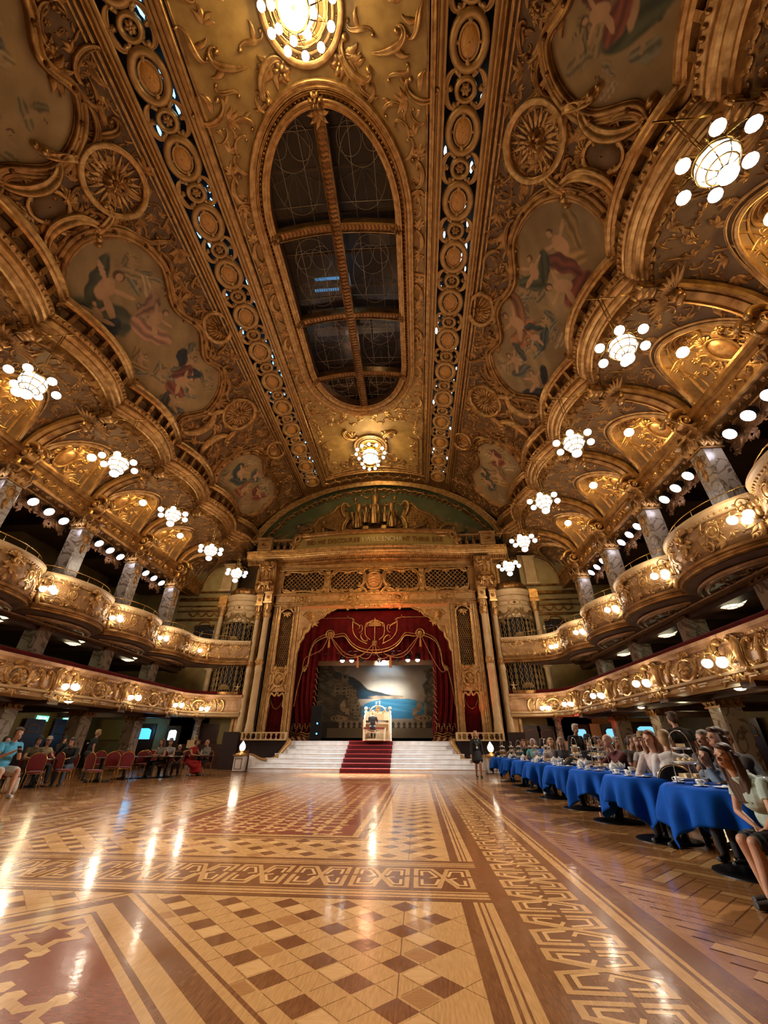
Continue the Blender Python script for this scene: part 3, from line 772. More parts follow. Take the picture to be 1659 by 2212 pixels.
        adopt(mb.build('pierced_band', CREAM if False else mat('band_gilding_%s'%('left' if side<0 else 'right'),(.60,.35,.12),.42,.45,col2=(.44,.24,.075),scale=4,bump=.2)), root)
        adopt(tag(ov.build('grained_oval_panel', mat('orange_grain_%s'%('a' if side<0 else 'b'),(.78,.38,.08),.35,.0,col2=(.52,.22,.045),scale=9,stretch=(6,1,1))),kind='stuff'), root)
    # end frieze against the stage arch
    return root
CEIL = vault()
# ------------------------------------------------------------------ side aisles: bays, cornice, beams, columns, balconies
def at_x(px, py, X):
    d = ray(px,py); return Vector((0,0,1.15))+d*(X/d.x)
def mir(mb, side):
    for V in mb.V: V[:,0] = XC+side*V[:,0]
    return mb
ORD = ['nearest the stage','second from the stage','third from the stage','fourth from the stage','fifth from the stage','sixth from the stage','seventh from the stage']
SIDE = {-1:'left',1:'right'}
UB, ZB, ZT = 12.90, 11.35, 13.15
def utop(y): return 9.78-.62*np.abs(np.cos(PI*np.asarray(y,float)/PB))**.8
def _S(a,b,h,rec):
    a = np.asarray(a,float); t = np.asarray(b,float)/3.8; ut = utop(a)+.35
    du = UB-ut; dz = ZT-ZB; c,s = np.cos(t*PI/2),np.sin(t*PI/2)
    u = UB-du*(1-c); z = ZB+dz*s; L = np.hypot(dz*c,du*s); nu,nz_ = dz*c/L, du*s/L
    d = 0
    if rec:
        r2 = (a/1.48)**2+(np.asarray(b,float)/2.45)**2; d = 1.0*np.sqrt(np.clip(1-r2,0,1))
    d = d-h
    return np.stack([u+nu*d, a+0*u, z+nz_*d],-1)
fS = lambda a,b,h: _S(a,b,h,False)
fR = lambda a,b,h: _S(a,b,h,True)
# --- one vault bay (built once, copied to all)
def make_bay():
    r = thing('vault_bay','x','vault bay')
    mb = MB(); A,B = np.meshgrid(np.linspace(-PB/2,PB/2,57),np.linspace(0,3.8,49),indexing='ij')
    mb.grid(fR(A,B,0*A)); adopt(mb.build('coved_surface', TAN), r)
    mb = MB(); ph = np.linspace(-PI/2,PI/2,44)
    for k,w,h in ((1.0,.07,.13),(1.07,.035,.07),(.90,.03,.05)):
        strip(mb, fS if k>=1 else fR, np.stack([1.48*k*np.sin(ph),2.45*k*np.cos(ph)],-1), w, h, 0, 7)
    adopt(mb.build('arch_moulding', GOLDB), r)
    mb = MB()
    def sp(a,b): return (a/1.48)**2+(b/2.45)**2>1.28 and abs(a)<1.80
    rococo(mb, fS, lambda a,b: a>0.02 and sp(a,b), (0,1.8,.4,3.7), 60, .26,.62, 3, 0, .42, 0, sym=0)
    adopt(mb.build('spandrel_scrollwork', GOLD), r)
    mb = MB()
    ring(mb,fR,(0,1.86),.42,.28,.05,.09,0,30); ring(mb,fR,(0,1.86),.30,.20,.04,.05,0,24); rosette(mb,fR,(0,1.86),.18,8,.1,0)
    for sx in (-1,1):
        for q in (.35,.62,.9): bez(mb,fR,[(sx*1.32,.06),(sx*(1.05*q+.15),.8),(sx*q,1.7),(sx*q*.8,2.3)],.022,.04,0,16)
        acanthus(mb,fR,(sx*.75,.35),.5,PI/2,0,5,2.4)
    adopt(mb.build('niche_ribs', GOLDB), r)
    mb = MB(); cartouche(mb,fR,(0,1.0),.34,.40,0,.05,0)
    rococo(mb, fR, lambda a,b: a>.02, (0,1.1,.3,1.8), 22, .22,.45, 6, 0, .6, .02, sym=0)
    adopt(mb.build('shell_cartouche', GOLDB), r)
    return r
def make_rib():
    """console, rib and winged mask on a column line"""
    r = thing('arch_rib','x','arch rib')
    f = lambda a,b,h: _S(np.asarray(a,float)*0+PB/2,b,h,False)+np.stack([0*np.asarray(a,float),np.asarray(a,float)-PB/2,0*np.asarray(a,float)],-1)
    mb = MB(); b = np.linspace(.10,3.75,26)
    prof = [(-.30,-.02),(-.30,.20),(-.22,.27),(-.18,.20),(-.12,.20),(-.1,.26),(.1,.26),(.12,.20),(.18,.20),(.22,.27),(.30,.20),(.30,-.02)]
    G = np.stack([f(np.full(26,a), b, np.full(26,h)+.12) for a,h in prof],1); mb.grid(G, smooth=False)
    adopt(mb.build('rib_moulding', GOLD), r)
    mb = MB()   # volute at the foot
    th = np.linspace(0,2*PI*1.9,60); rr = .58*np.exp(-th*.16)
    P = np.stack([12.50-rr*np.cos(th), 0*th, 11.12+rr*np.sin(th)],-1)
    for y in (-.20,.20): mb.tube(P+np.array([0,y,0]), .08*np.linspace(1.2,.5,60), 6)
    G = np.stack([P+np.array([0,y,0]) for y in (-.2,.2)],0); mb.grid(G)
    mb.ball((12.50,-.2,11.12),.10); mb.ball((12.50,.2,11.12),.10)
    for y in (-.34,.34):
        leaf(mb, lambda a,b_,h,y=y: np.stack([12.45+0*np.asarray(a)+np.asarray(a), y+h, 10.9+np.asarray(b_)],-1),(0,-.1),-PI/2,.7,.18,0)
    adopt(mb.build('volute', GOLDB), r)
    mb = MB()   # winged mask
    c = np.array([10.72,0,12.70]); mb.ball(c,(.20,.19,.24)); mb.ball(c+np.array([-.17,0,-.02]),(.05,.04,.06)); 
    for sy in (-1,1):
        mb.ball(c+np.array([-.15,sy*.07,.05]),(.03,.03,.02)); mb.ball(c+np.array([0,sy*.19,0]),(.03,.03,.05))
        for k in range(7):
            a = .15+k*.26
            fw = lambda p,q,h,sy=sy: c+np.stack([-.10-.62*np.asarray(q)-h*.3, sy*(.10+np.asarray(p)), .02+np.asarray(q)*.22-h],-1)
            leaf(mb, fw, (.02,0), a, .88-.05*k, .11, 0, .15)
    mb.ball(c+np.array([.06,0,-.22]),(.13,.2,.12)); mb.ball(c+np.array([0,0,.22]),(.14,.2,.08))
    adopt(mb.build('winged_mask', GOLD), r)
    mb = MB(); mb.box((10.15,0,12.98),(1.0,.34,.26)); mb.box((10.15,0,13.14),(1.05,.44,.08)); 
    for k in range(5): mb.ball((9.75+k*.2,0,12.84),(.07,.15,.05))
    mb.tube([(9.72,-.17,12.82),(9.62,-.17,12.95),(9.7,-.17,13.08)],.05); mb.tube([(9.72,.17,12.82),(9.62,.17,12.95),(9.7,.17,13.08)],.05)
    adopt(mb.build('console_beam', GOLDB), r)
    return r
# --- cornice along each side
def cpath(d=0, ys=None):
    out=[]
    for k in range(7,-1,-1):
        yb = 21.17-PB*k
        for y in np.linspace(-PB/2,PB/2,29)[:-1]:
            if yb+y<Y0: continue
            out.append((float(utop(y))-d, yb+y))
    out.append((9.78-d,23.14))
    for t in np.linspace(0,1,22)[1:]:            # last half bay sweeps round to the stage
        out.append((9.78-d-.62*math.sin(min(t*1.5,1)*PI/2)**1.4+.0, 23.14+t*2.55))
    return out
def side_cornice(side):
    r = struct('trim_%s'%('1' if side<0 else '2'), mir(MBsweep(cpath(), [(-.45,13.02),(-.40,13.12),(-.34,13.16),(-.30,13.30),(-.28,13.44)]),side), GOLD)
    tag(r,'leafy undulating cornice along the %s side of the hall'%SIDE[side])
    adopt(mir(MBsweep(cpath(), [(-.28,13.44),(-.22,13.47),(-.20,13.52),(-.10,13.54),(-.04,13.60),(-.03,13.66),(.06,13.68),(.12,13.73),(.14,13.80),(.10,13.84)]),side).build('cyma_moulding', GOLDB), r)
    adopt(mir(MBsweep(cpath(), [(.10,13.84),(.10,13.88),(.16,13.90),(.24,13.98),(.26,14.06),(.20,14.12),(.05,14.14),(-.5,14.16)]),side).build('upper_moulding', GOLDB), r)
    P = np.array(cpath(-.0)); L = np.r_[0,np.cumsum(np.linalg.norm(np.diff(P,axis=0),axis=1))]
    def fc(a,b,h):      # a arclength, b profile height, h outwards
        a = np.asarray(a,float); u = np.interp(a,L,P[:,0]); y = np.interp(a,L,P[:,1]); e=.04
        tu = np.interp(a+e,L,P[:,0])-np.interp(a-e,L,P[:,0]); ty = np.interp(a+e,L,P[:,1])-np.interp(a-e,L,P[:,1]); n = np.maximum(np.hypot(tu,ty),1e-9)
        o = np.interp(b,[13.02,13.44,13.84,14.10],[-.40,-.26,.12,.26])+h
        return np.stack([u-ty/n*o, y+tu/n*o, np.asarray(b,float)+0*a-.3*h],-1)
    mb = MB()
    for s in np.arange(.1,L[-1]-.05,.185): mb.ball(fc(np.array(s),np.array(13.97),np.array(.04)),(.075,.062,.075),7,5)
    adopt(tag(mir(mb,side).build('egg_and_dart', GOLDB),kind='stuff'), r)
    mb = MB()
    for i,s in enumerate(np.arange(.1,L[-1]-.1,.235)):
        leaf(mb,fc,(s,13.06),.9 if i%2 else .4,.36,.085,0,.4*(1 if i%2 else -1)); 
        if i%2: scroll(mb,fc,(s+.1,13.24),.24,.5,'S',1,.13,0)
    adopt(tag(mir(mb,side).build('leaf_frieze', GOLD),kind='stuff'), r)
    # dark recess, its panels and the second waved moulding
    P2 = np.array(cpath(0)); P2[:,0] = P2[:,0]-.02
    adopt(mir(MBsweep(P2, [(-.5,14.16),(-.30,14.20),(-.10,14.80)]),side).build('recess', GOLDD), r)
    adopt(mir(MBsweep([(u-.10,y) for u,y in cpath(0)], [(-.14,14.80),(.02,14.82),(.10,14.88),(.12,14.95),(.20,14.98),(.24,15.06),(.20,15.12),(.0,15.16),(-.2,15.2)]),side).build('waved_rail', GOLDB), r)
    mb = MB(); Pm = P2; 
    for k in range(len(YBAY)):
        for q in (-1.45,-.85,-.28,.28,.85,1.45):
            y = YBAY[k]+q; u = float(utop(q))-.02
            mb.box((u+.06,y,14.5),(.22,.16,.62),ry=-.28)
            if abs(q)<1: mb.ball((u-.02,y,14.5),(.06,.1,.14))
    adopt(tag(mir(mb,side).build('recess_panel', GOLD),kind='stuff'), r)
    return r
def MBsweep(path, prof, **k):
    mb = MB(); sweep(mb, path, prof, **k); return mb
def beam(side):
    r = tag(mir(MBsweep([(12.75,y) for y in np.linspace(Y0,26.35,30)], [(-.75,10.42),(-.70,10.35),(-.62,10.35),(-.60,10.40),(-.10,10.40),(-.08,10.35),(0,10.36),(.03,10.45),(.0,10.50),(0,10.98),(.05,11.02),(.06,11.10),(.13,11.14),(.16,11.26),(.16,11.36),(-.4,11.38)]),side).build('gallery_beam', GOLD),
        'gilded beam with fretted face over the %s upper gallery'%SIDE[side],'beam')
    f = lambda a,b,h: np.stack([XC+side*(12.75-h), np.asarray(a,float)+0*h, np.asarray(b,float)+0*h],-1)
    fb = lambda a,b,h: np.stack([XC+side*(12.83+np.asarray(b,float)), np.asarray(a,float)+0*h, 10.40-h],-1)
    mb = MB()
    for yb in YBAY[:6]:
        for q in (-1.35,-.68,0,.68,1.35):
            rosette(mb,f,(yb+q,10.74),.16,6,.07,0); scroll(mb,f,(yb+q+.34,10.74),.36,.6,'S',1,.10,0)
            rosette(mb,fb,(yb+q,.25),.14,6,.07,0); scroll(mb,fb,(yb+q+.34,.25),.36,.6,'S',1,.10,0)
    adopt(tag(mb.build('fretwork', GOLD),kind='stuff'), r)
    return r
def make_valance():
    r = thing('lambrequin','x','valance')
    f = lambda a,b,h: np.stack([13.38-h+0*np.asarray(a,float), np.asarray(a,float)+0*h, np.asarray(b,float)+0*h],-1)
    mb = MB(); ys = np.linspace(-1.62,1.62,60); low = 9.72-.30*np.abs(ys/1.62)**1.5+.05*np.cos(ys*9)
    G = np.stack([f(ys,np.full(60,10.42),np.zeros(60)), f(ys,low,np.zeros(60))]); mb.grid(G,smooth=False)
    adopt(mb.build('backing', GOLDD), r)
    mb = MB(); rococo(mb,f,lambda a,b: a>.05,(0,1.6,9.5,10.35),34,.3,.6,9,0,.45,0,sym=0); cartouche(mb,f,(0,9.95),.17,.24,0,.03,0)
    adopt(mb.build('scrollwork', GOLDD), r)
    return r
def make_column():
    r = thing('marble_column','x','column')
    def sh(z0,z1,name='shaft',w=.68):
        mb = MB(); h=w/2; k=.05
        P=[(-h,-h+k),(-h+k,-h),(h-k,-h),(h,-h+k),(h,h-k),(h-k,h),(-h+k,h),(-h,h-k)]
        mb.grid(np.array([[(12.74+x,y,z) for x,y in P] for z in (z0,z1)]), cv=True, smooth=False)
        o = adopt(mb.build(name, MARB), r); return o
    sh(.25,2.25); sh(3.0,5.15); sh(5.8,9.72)
    mb = MB()
    for z,w,h in ((.0,.9,.16),(.16,.8,.1)): mb.box((12.74,0,z+h/2),(w,w,h))
    adopt(mb.build('base', GOLDD), r)
    def cap(z,h,m,w=.72):
        mb = MB(); f = [lambda a,b,hh,s=s: np.stack([12.74-(w/2+hh+.16*(np.asarray(b)-z)/h)*1.0+0*np.asarray(a), np.asarray(a)+0*hh, np.asarray(b)+0*hh],-1) for s in (1,)][0]
        fy = lambda sy: (lambda a,b,hh: np.stack([12.74+np.asarray(a)+0*hh, sy*(w/2+hh+.16*(np.asarray(b)-z)/h)+0*np.asarray(a), np.asarray(b)+0*hh],-1))
        mb.box((12.74,0,z+h*.45),(w,w,h*.9)); mb.box((12.74,0,z+h-.05),(w+.34,w+.34,.10)); mb.box((12.74,0,z+.03),(w+.06,w+.06,.06))
        for F in (f,fy(-1),fy(1)):
            for q in (-.24,0,.24): acanthus(mb,F,(q,z+.05),h*.6,PI/2,0,3,1.2)
            for sx in (-1,1): scroll(mb,F,(sx*.3,z+h*.75),h*.45,PI/2,'C',-sx,.14,0)
        adopt(mb.build('capital', m), r)
    cap(2.25,.38,GOLDD); cap(5.15,.32,GOLDD); cap(9.72,.68,GOLD)
    # leafy collar strip on the inner face of the shaft
    mb = MB(); f = lambda a,b,h: np.stack([12.40-h+0*np.asarray(a), np.asarray(a)+0*h, np.asarray(b)+0*h],-1)
    cartouche(mb,f,(0,9.35),.14,.2,0,0,0); leaf(mb,f,(0,9.1),-PI/2,.5,.12,0,0)
    adopt(mb.build('collar', GOLD), r)
    return r
# --- upper balcony path (in u,y), bulging round each column
def ubpath(n=25):
    out=[]
    for k in range(6,0,-1):
        yc = YCOL[k]
        for t in np.linspace(-1,1,n)[:-1]:
            if yc+t*PB/2<Y0: continue
            out.append((12.0-1.08*max(math.cos(t*PI/2),0)**.5, yc+t*PB/2))
    tail = smoothpath([(12.0,21.17),(11.35,21.65),(10.98,22.4),(10.95,23.2),(10.98,23.9),(10.72,24.55),(10.15,25.05),(9.4,25.35),(8.6,25.5),(7.95,25.6)],60)
    return np.array(out+[tuple(p) for p in tail])
def lbpath():
    a = [(10.85,y) for y in np.linspace(Y0,23.2,60)]
    return np.array(a+[tuple(p) for p in smoothpath([(10.85,23.4),(10.75,24.1),(10.4,24.75),(9.8,25.2),(9.0,25.5),(7.95,25.65)],40)])
def pathmap(P, side, z0=0):
    L = np.r_[0,np.cumsum(np.linalg.norm(np.diff(P,axis=0),axis=1))]
    def f(a,b,h):
        a = np.asarray(a,float); e=.06; u = np.interp(a,L,P[:,0]); y = np.interp(a,L,P[:,1])
        tu = np.interp(a+e,L,P[:,0])-np.interp(a-e,L,P[:,0]); ty = np.interp(a+e,L,P[:,1])-np.interp(a-e,L,P[:,1]); n = np.maximum(np.hypot(tu,ty),1e-9)
        return np.stack([XC+side*(u-ty/n*h), y+tu/n*h, np.asarray(b,float)+0*a],-1)
    return f, L
UPAR = mat('upper_parapet_plaster', (.40,.22,.085), .5, .2, col2=(.24,.12,.04), scale=3, bump=.2, bscale=40)
def upper_balcony(side):
    P = ubpath(); s = SIDE[side]
    r = thing('upper_balcony','scalloped gilded upper balcony bulging round the columns on the %s side'%s,'balcony',group=None)
    adopt(mir(MBsweep(P,[(-.02,5.80),(.05,5.92),(.09,6.25),(.05,6.62),(-.02,6.70)]),side).build('parapet', UPAR), r)
    adopt(mir(MBsweep(P,[(-.10,5.46),(.0,5.48),(.09,5.50),(.11,5.55),(.07,5.58),(.08,5.63),(.16,5.65),(.17,5.71),(.09,5.73),(.06,5.77),(-.02,5.80)]),side).build('lower_moulding', GOLD), r)
    adopt(mir(MBsweep(P,[(-.02,6.70),(.05,6.72),(.12,6.84),(.16,6.88),(.16,6.95),(.05,6.98),(-.28,6.98),(-.28,6.85)]),side).build('top_rail', CREAML), r)
    f,L = pathmap(P,side)
    mb = MB()
    for q in np.arange(.06,L[-1],.15): mb.ball(f(np.array(q),np.array(6.76),np.array(.07)),(.045,.045,.04),6,4)
    adopt(tag(mb.build('bead_row', GOLDB),kind='stuff'), r)
    # relief: figures and scrolls all along, heavier at each bulge
    mb = MB(); mb2 = MB()
    ycs = [y for y in YCOL if y>Y0+1]
    def s_of(y): 
        i = np.argmin(np.abs(P[:,1]-y)); return L[i]
    rococo(mb,f,lambda a,b: True,(.2,L[-1]-.1,5.9,6.62),int(L[-1]*9),.24,.46,77,0,.45,.06)
    for k,yc in enumerate(ycs):
        sc = s_of(yc)
        for q in (-.95,.95): cartouche(mb,f,(sc+q,6.33),.16,.19,0,.08,0)
        mb2 = MB()
        # draped mask in the middle, a putto on each flank of the cusp
        mb2.ball(f(np.array(sc),np.array(6.5),np.array(.22)),(.11,.10,.13)); acanthus(mb2,f,(sc,6.45),.42,-PI/2,0,5,2.4,base=.12); shell(mb2,f,(sc,6.6),.28,PI/2,2.8,7,mi=0,base=.1)
        for q in (-1.95,1.95):
            mb2.ball(f(np.array(sc+q),np.array(6.55),np.array(.16)),(.08,.08,.1)); mb2.ball(f(np.array(sc+q),np.array(6.33),np.array(.14)),(.10,.09,.15))
            for sx in (-1,1): leaf(mb2,f,(sc+q,6.42),PI/2-sx*1.2,.4,.1,0,-.4*sx,base=.1)
            acanthus(mb2,f,(sc+q,6.15),.45,-PI/2,0,5,2.6,base=.05)
            scroll(mb2,f,(sc+q,5.9),.4,PI/2,'S',1,.14,0,base=.08)
        adopt(mb2.build('figure_relief', GOLDB), r)
    adopt(mb.build('scroll_relief', GOLDB), r)
    # underside
    mb = MB(); n = len(P); T = np.linspace(0,1,6)
    In = np.stack([np.full(n,12.55),P[:,1]],-1); 
    m = P[:,1]<21.5
    In[~m,0] = 12.55+0*(P[~m,1])
    G = P[:,None,:]*(1-T)[None,:,None]+In[:,None,:]*T[None,:,None]
    Z = 5.46-.12*np.sin(PI*T)[None,:]*np.ones((n,1))
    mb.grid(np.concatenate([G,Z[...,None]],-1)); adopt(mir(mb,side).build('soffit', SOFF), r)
    fu = lambda a,b,h: np.stack([XC+side*np.asarray(b,float)+0*a, np.asarray(a,float)+0*h, 5.42-.08-h],-1)
    mb = MB()
    for k,yc in enumerate(ycs):
        ph = np.linspace(-.92,.92,26)
        for kk in (.84,.70):
            strip(mb,fu,np.stack([yc+ph*PB/2*kk*1.08, 12.15-1.15*kk*np.cos(ph*PI/2)**.62],-1),.045,.09,0)
        rococo(mb,fu,lambda a,b: b>12.15-.75*max(math.cos((a-yc)/(PB/2)*PI/2),0)**.62,(yc-1.5,yc+1.5,11.4,12.1),12,.25,.5,8,0,.5,0)
    for uu in (12.15,12.3,12.45): strip(mb,fu,np.stack([np.linspace(Y0,24,20),np.full(20,uu)],-1),.035,.10,0)
    adopt(mb.build('soffit_relief', GOLDD), r)
    # brass safety rail over the parapet
    mb = MB(); fr = lambda k: [tuple(f(np.array(a),np.array(7.28),np.array(-.12))) for a in k]
    mb.tube(fr(np.linspace(2,L[-1]-1,220)),.016,5)
    for yc in ycs:
        sc = s_of(yc)
        for q in (-1.3,-.45,.45,1.3):
            if sc+q>L[-1]-1: continue
            c = f(np.array(sc+q),np.array(6.98),np.array(-.12)); mb.lathe([(.05,0),(.045,.03),(.02,.08),(.012,.14),(.012,.3)],c,8)
    adopt(mb.build('brass_safety_rail', BRASS), r)
    return r
def lower_balcony(side):
    P = lbpath(); s = SIDE[side]
    r = thing('lower_balcony','long gilded lower balcony with red velvet rail along the %s side'%s,'balcony')
    adopt(mir(MBsweep(P,[(0,2.85),(.06,2.95),(.08,3.15),(.04,3.45),(0,3.52)]),side).build('parapet', PARAP), r)
    adopt(mir(MBsweep(P,[(-.4,2.55),(-.05,2.57),(.06,2.60),(.10,2.66),(.04,2.70),(.04,2.74),(.16,2.76),(.18,2.82),(.08,2.85),(0,2.86)]),side).build('lower_moulding', CREAML), r)
    adopt(mir(MBsweep(P,[(0,3.52),(.03,3.54),(.03,3.60),(.10,3.64),(.16,3.66),(.17,3.75),(.10,3.78),(-.12,3.79)]),side).build('top_rail', PARAP), r)
    adopt(mir(MBsweep(P,[(-.08,3.78),(-.09,3.93),(-.14,3.97),(-.28,3.97),(-.32,3.9),(-.32,3.5)]),side).build('velvet_rail', REDV), r)
    f,L = pathmap(P,side); ycs = [y for y in YCOL if y>Y0+1]
    def s_of(y): return float(np.interp(y,P[:60,1],L[:60]))
    mb = MB(); mb2 = MB(); mb3 = MB()
    for q in np.arange(.1,L[-1],.13): leaf(mb,f,(q,3.57),.6,.12,.03,0,.3,base=.03)
    for yc in YBAY+[25.0]:
        if yc<Y0+2: continue
        sc = s_of(yc) if yc<23 else s_of(23.1)+1.95
        mb2 = MB(); boss(mb2,f,(sc,3.15),.62,.07,1,16,.03,.34); cartouche(mb2,f,(sc,3.15),.42,.30,0,.06,1); rococo(mb2,f,lambda a,b: a>sc,(sc,sc+.55,2.9,3.45),14,.16,.3,3,0,.5,.10,sym=sc)
        rosette(mb2,f,(sc,3.15),.26,6,.12,0,.1); adopt(mb2.build('cartouche_relief', [GOLDB,TAN]), r)
        for sx in (-1,1):
            for q in (.95,1.35): 
                scroll(mb,f,(sc+sx*q,3.2),.62,PI/2+sx*.2,'S' if q<1 else 'C',sx,.11,0,base=.05); acanthus(mb,f,(sc+sx*(q-.12),3.1),.3,PI/2*sx,0,4,2.0,base=.05)
            mb.ball(f(np.array(sc+sx*1.12),np.array(3.42),np.array(.12)),(.06,.06,.07),8,6)
    for yc in ycs:
        sc = s_of(yc) if yc<23.2 else s_of(23.1); mb2 = MB()
        for sx in (-1,1):       # big bracket consoles beside each lamp
            scroll(mb2,f,(sc+sx*.42,3.22),.78,PI/2-sx*.15,'S',sx,.14,0,base=.10); acanthus(mb2,f,(sc+sx*.46,2.95),.5,-PI/2,0,5,2.2,base=.08)
        shell(mb2,f,(sc,2.98),.36,PI/2,2.8,9,mi=0,base=.05)
        acanthus(mb2,f,(sc,2.85),.34,-PI/2,0,5,3.0,base=.10); adopt(mb2.build('bracket_console', GOLDB), r)
    for sx in np.arange(.5,L[-1]-1,.985):
        for zz,w in ((2.69,.24),(2.63,.16)): mb3.box(f(np.array(sx),np.array(zz),np.array(.13)),(.03,w*1.6,.035))
    rococo(mb,f,lambda a,b: True,(.2,L[-1]-.1,2.92,3.46),int(L[-1]*6.5),.18,.40,55+side,0,.5,.03)
    adopt(mb.build('scroll_relief', GOLDB), r); adopt(tag(mb3.build('guilloche_bars', CREAML),kind='stuff'), r)
    return r
def make_sconce(n=3):
    """hanging cluster of three opal globes on a brass bracket"""
    r = thing('balcony_light','x','wall light')
    mb = MB(); mb.tube(smoothpath([(.38,0,.42),(.18,0,.50),(0,0,.34),(0,0,.12)],16),.016,5)
    for k in range(3):
        a = k*2*PI/3+PI/6; x,y = .21*math.cos(a),.21*math.sin(a)
        mb.tube(smoothpath([(0,0,.1),(x*.6,y*.6,.16),(x,y,.1),(x,y,.0)],10),.012,5); mb.lathe([(0,.02),(.06,.0),(.08,-.04)],(x,y,.03),8)
    mb.ball((0,0,.1),(.05,.05,.07)); adopt(mb.build('bracket', BRASS), r)
    for k in range(3):
        a = k*2*PI/3+PI/6; m2 = MB(); m2.ball((.21*math.cos(a),.21*math.sin(a),-.10),(.125,.125,.12),12,8); adopt(m2.build('globe', GLOBE), r)
    return r
def make_chandelier():
    r = thing('chandelier','x','chandelier')
    mb = MB()
    for k in range(2): mb.tube([(-.05+.1*k,0,.55),(-.05+.1*k,0,2.3)],.012,5)
    mb.tube([(-.4,0,2.32),(.45,0,2.32),(1.5,0,2.66)],.022,6)
    for k in range(6):
        a=k*PI/3; x,y=.60*math.cos(a),.60*math.sin(a)
        mb.tube(smoothpath([(0,0,.30),(x*.5,y*.5,.46),(x,y,.34),(x,y,.18)],12),.016,5); mb.lathe([(0,.03),(.05,.02),(.07,-.02)],(x,y,.17),8)
    mb.lathe([(.03,.6),(.10,.52),(.05,.44),(.12,.36),(.30,.24),(.33,.20),(.30,.18)],(0,0,0),14)
    th = np.linspace(0,2*PI,20,endpoint=False)
    for zz,rr in ((.2,.345),(-.02,.35),(-.2,.25)): mb.tube(np.stack([rr*np.cos(th),rr*np.sin(th),zz+0*th],-1),.014,5,closed=True)
    for k in range(8):
        a=k*PI/4; mb.tube([(.345*math.cos(a),.345*math.sin(a),.2),(.355*math.cos(a),.355*math.sin(a),0),(.25*math.cos(a),.25*math.sin(a),-.2),(.08*math.cos(a),.08*math.sin(a),-.27)],.009,4)
        acanthus(mb, flatmap((0,0,.24),(math.cos(a),math.sin(a),0),(0,0,1),(-math.sin(a),math.cos(a),0)),(.33,0),.14,PI/3,0,3,1.6)
    mb.lathe([(.0,-.24),(.07,-.27),(.13,-.31),(.08,-.35)],(0,0,0),10)
    adopt(mb.build('frame', BRASS), r)
    m2 = MB(); m2.lathe([(.30,.2),(.34,.1),(.34,-.02),(.30,-.12),(.2,-.22),(.05,-.27)],(0,0,0),16); adopt(m2.build('cut_glass_bowl', GLOBEC), r)
    for k in range(6):
        a=k*PI/3; m2 = MB(); m2.ball((.60*math.cos(a),.60*math.sin(a),.06),(.125,.125,.115),12,8); adopt(m2.build('globe', GLOBE), r)
    m2 = MB(); m2.ball((0,0,-.43),(.165,.165,.13),14,8); adopt(m2.build('lower_globe', GLOBE), r)
    return r
def make_spot():
    r = thing('spotlight','x','spotlight')
    mb = MB(); mb.lathe([(0,.0),(.17,.01),(.19,.05),(.16,.30),(.12,.34),(.05,.36)],(0,0,0),14); 
    mb.tube([(-.16,0,.18),(-.17,0,.42),(.17,0,.42),(.16,0,.18)],.015,5); mb.tube([(0,0,.42),(0,0,.62)],.012,5)
    Rt = np.array(Matrix.Rotation(.75,3,'Y'))
    for V in mb.V: V[:] = V@Rt.T
    adopt(mb.build('housing', BLKM), r)
    m2 = MB(); m2.lathe([(.005,-.095),(.11,-.075),(.19,.0),(.15,.02)],(0,0,0),16)
    for V in m2.V: V[:] = V@Rt.T; adopt(m2.build('lens', SPOTL), r)
    return r
def make_hex():
    r = thing('pendant_light','x','pendant light')
    mb = MB(); n=8; th=np.linspace(0,2*PI,n,endpoint=False)
    mb.grid(np.stack([np.stack([rr*np.cos(th),rr*np.sin(th),zz+0*th],-1) for rr,zz in ((.46,.05),(.36,-.05),(.16,-.12),(.01,-.12))]),cv=True,smooth=False)
    adopt(mb.build('glass_bowl', HEXL), r)
    mb = MB()
    for rr,zz in ((.46,.05),(.36,-.05),(.16,-.12)): mb.tube(np.stack([rr*np.cos(th),rr*np.sin(th),zz-.004+0*th],-1),.010,4,closed=True)
    for a in th: mb.tube([(.46*math.cos(a),.46*math.sin(a),.046),(.36*math.cos(a),.36*math.sin(a),-.055),(.16*math.cos(a),.16*math.sin(a),-.125)],.007,4)
    mb.lathe([(.46,.05),(.44,.09),(.2,.10),(.06,.18),(.02,.3)],(0,0,0),16)
    adopt(mb.build('frame', GOLDD), r); return r

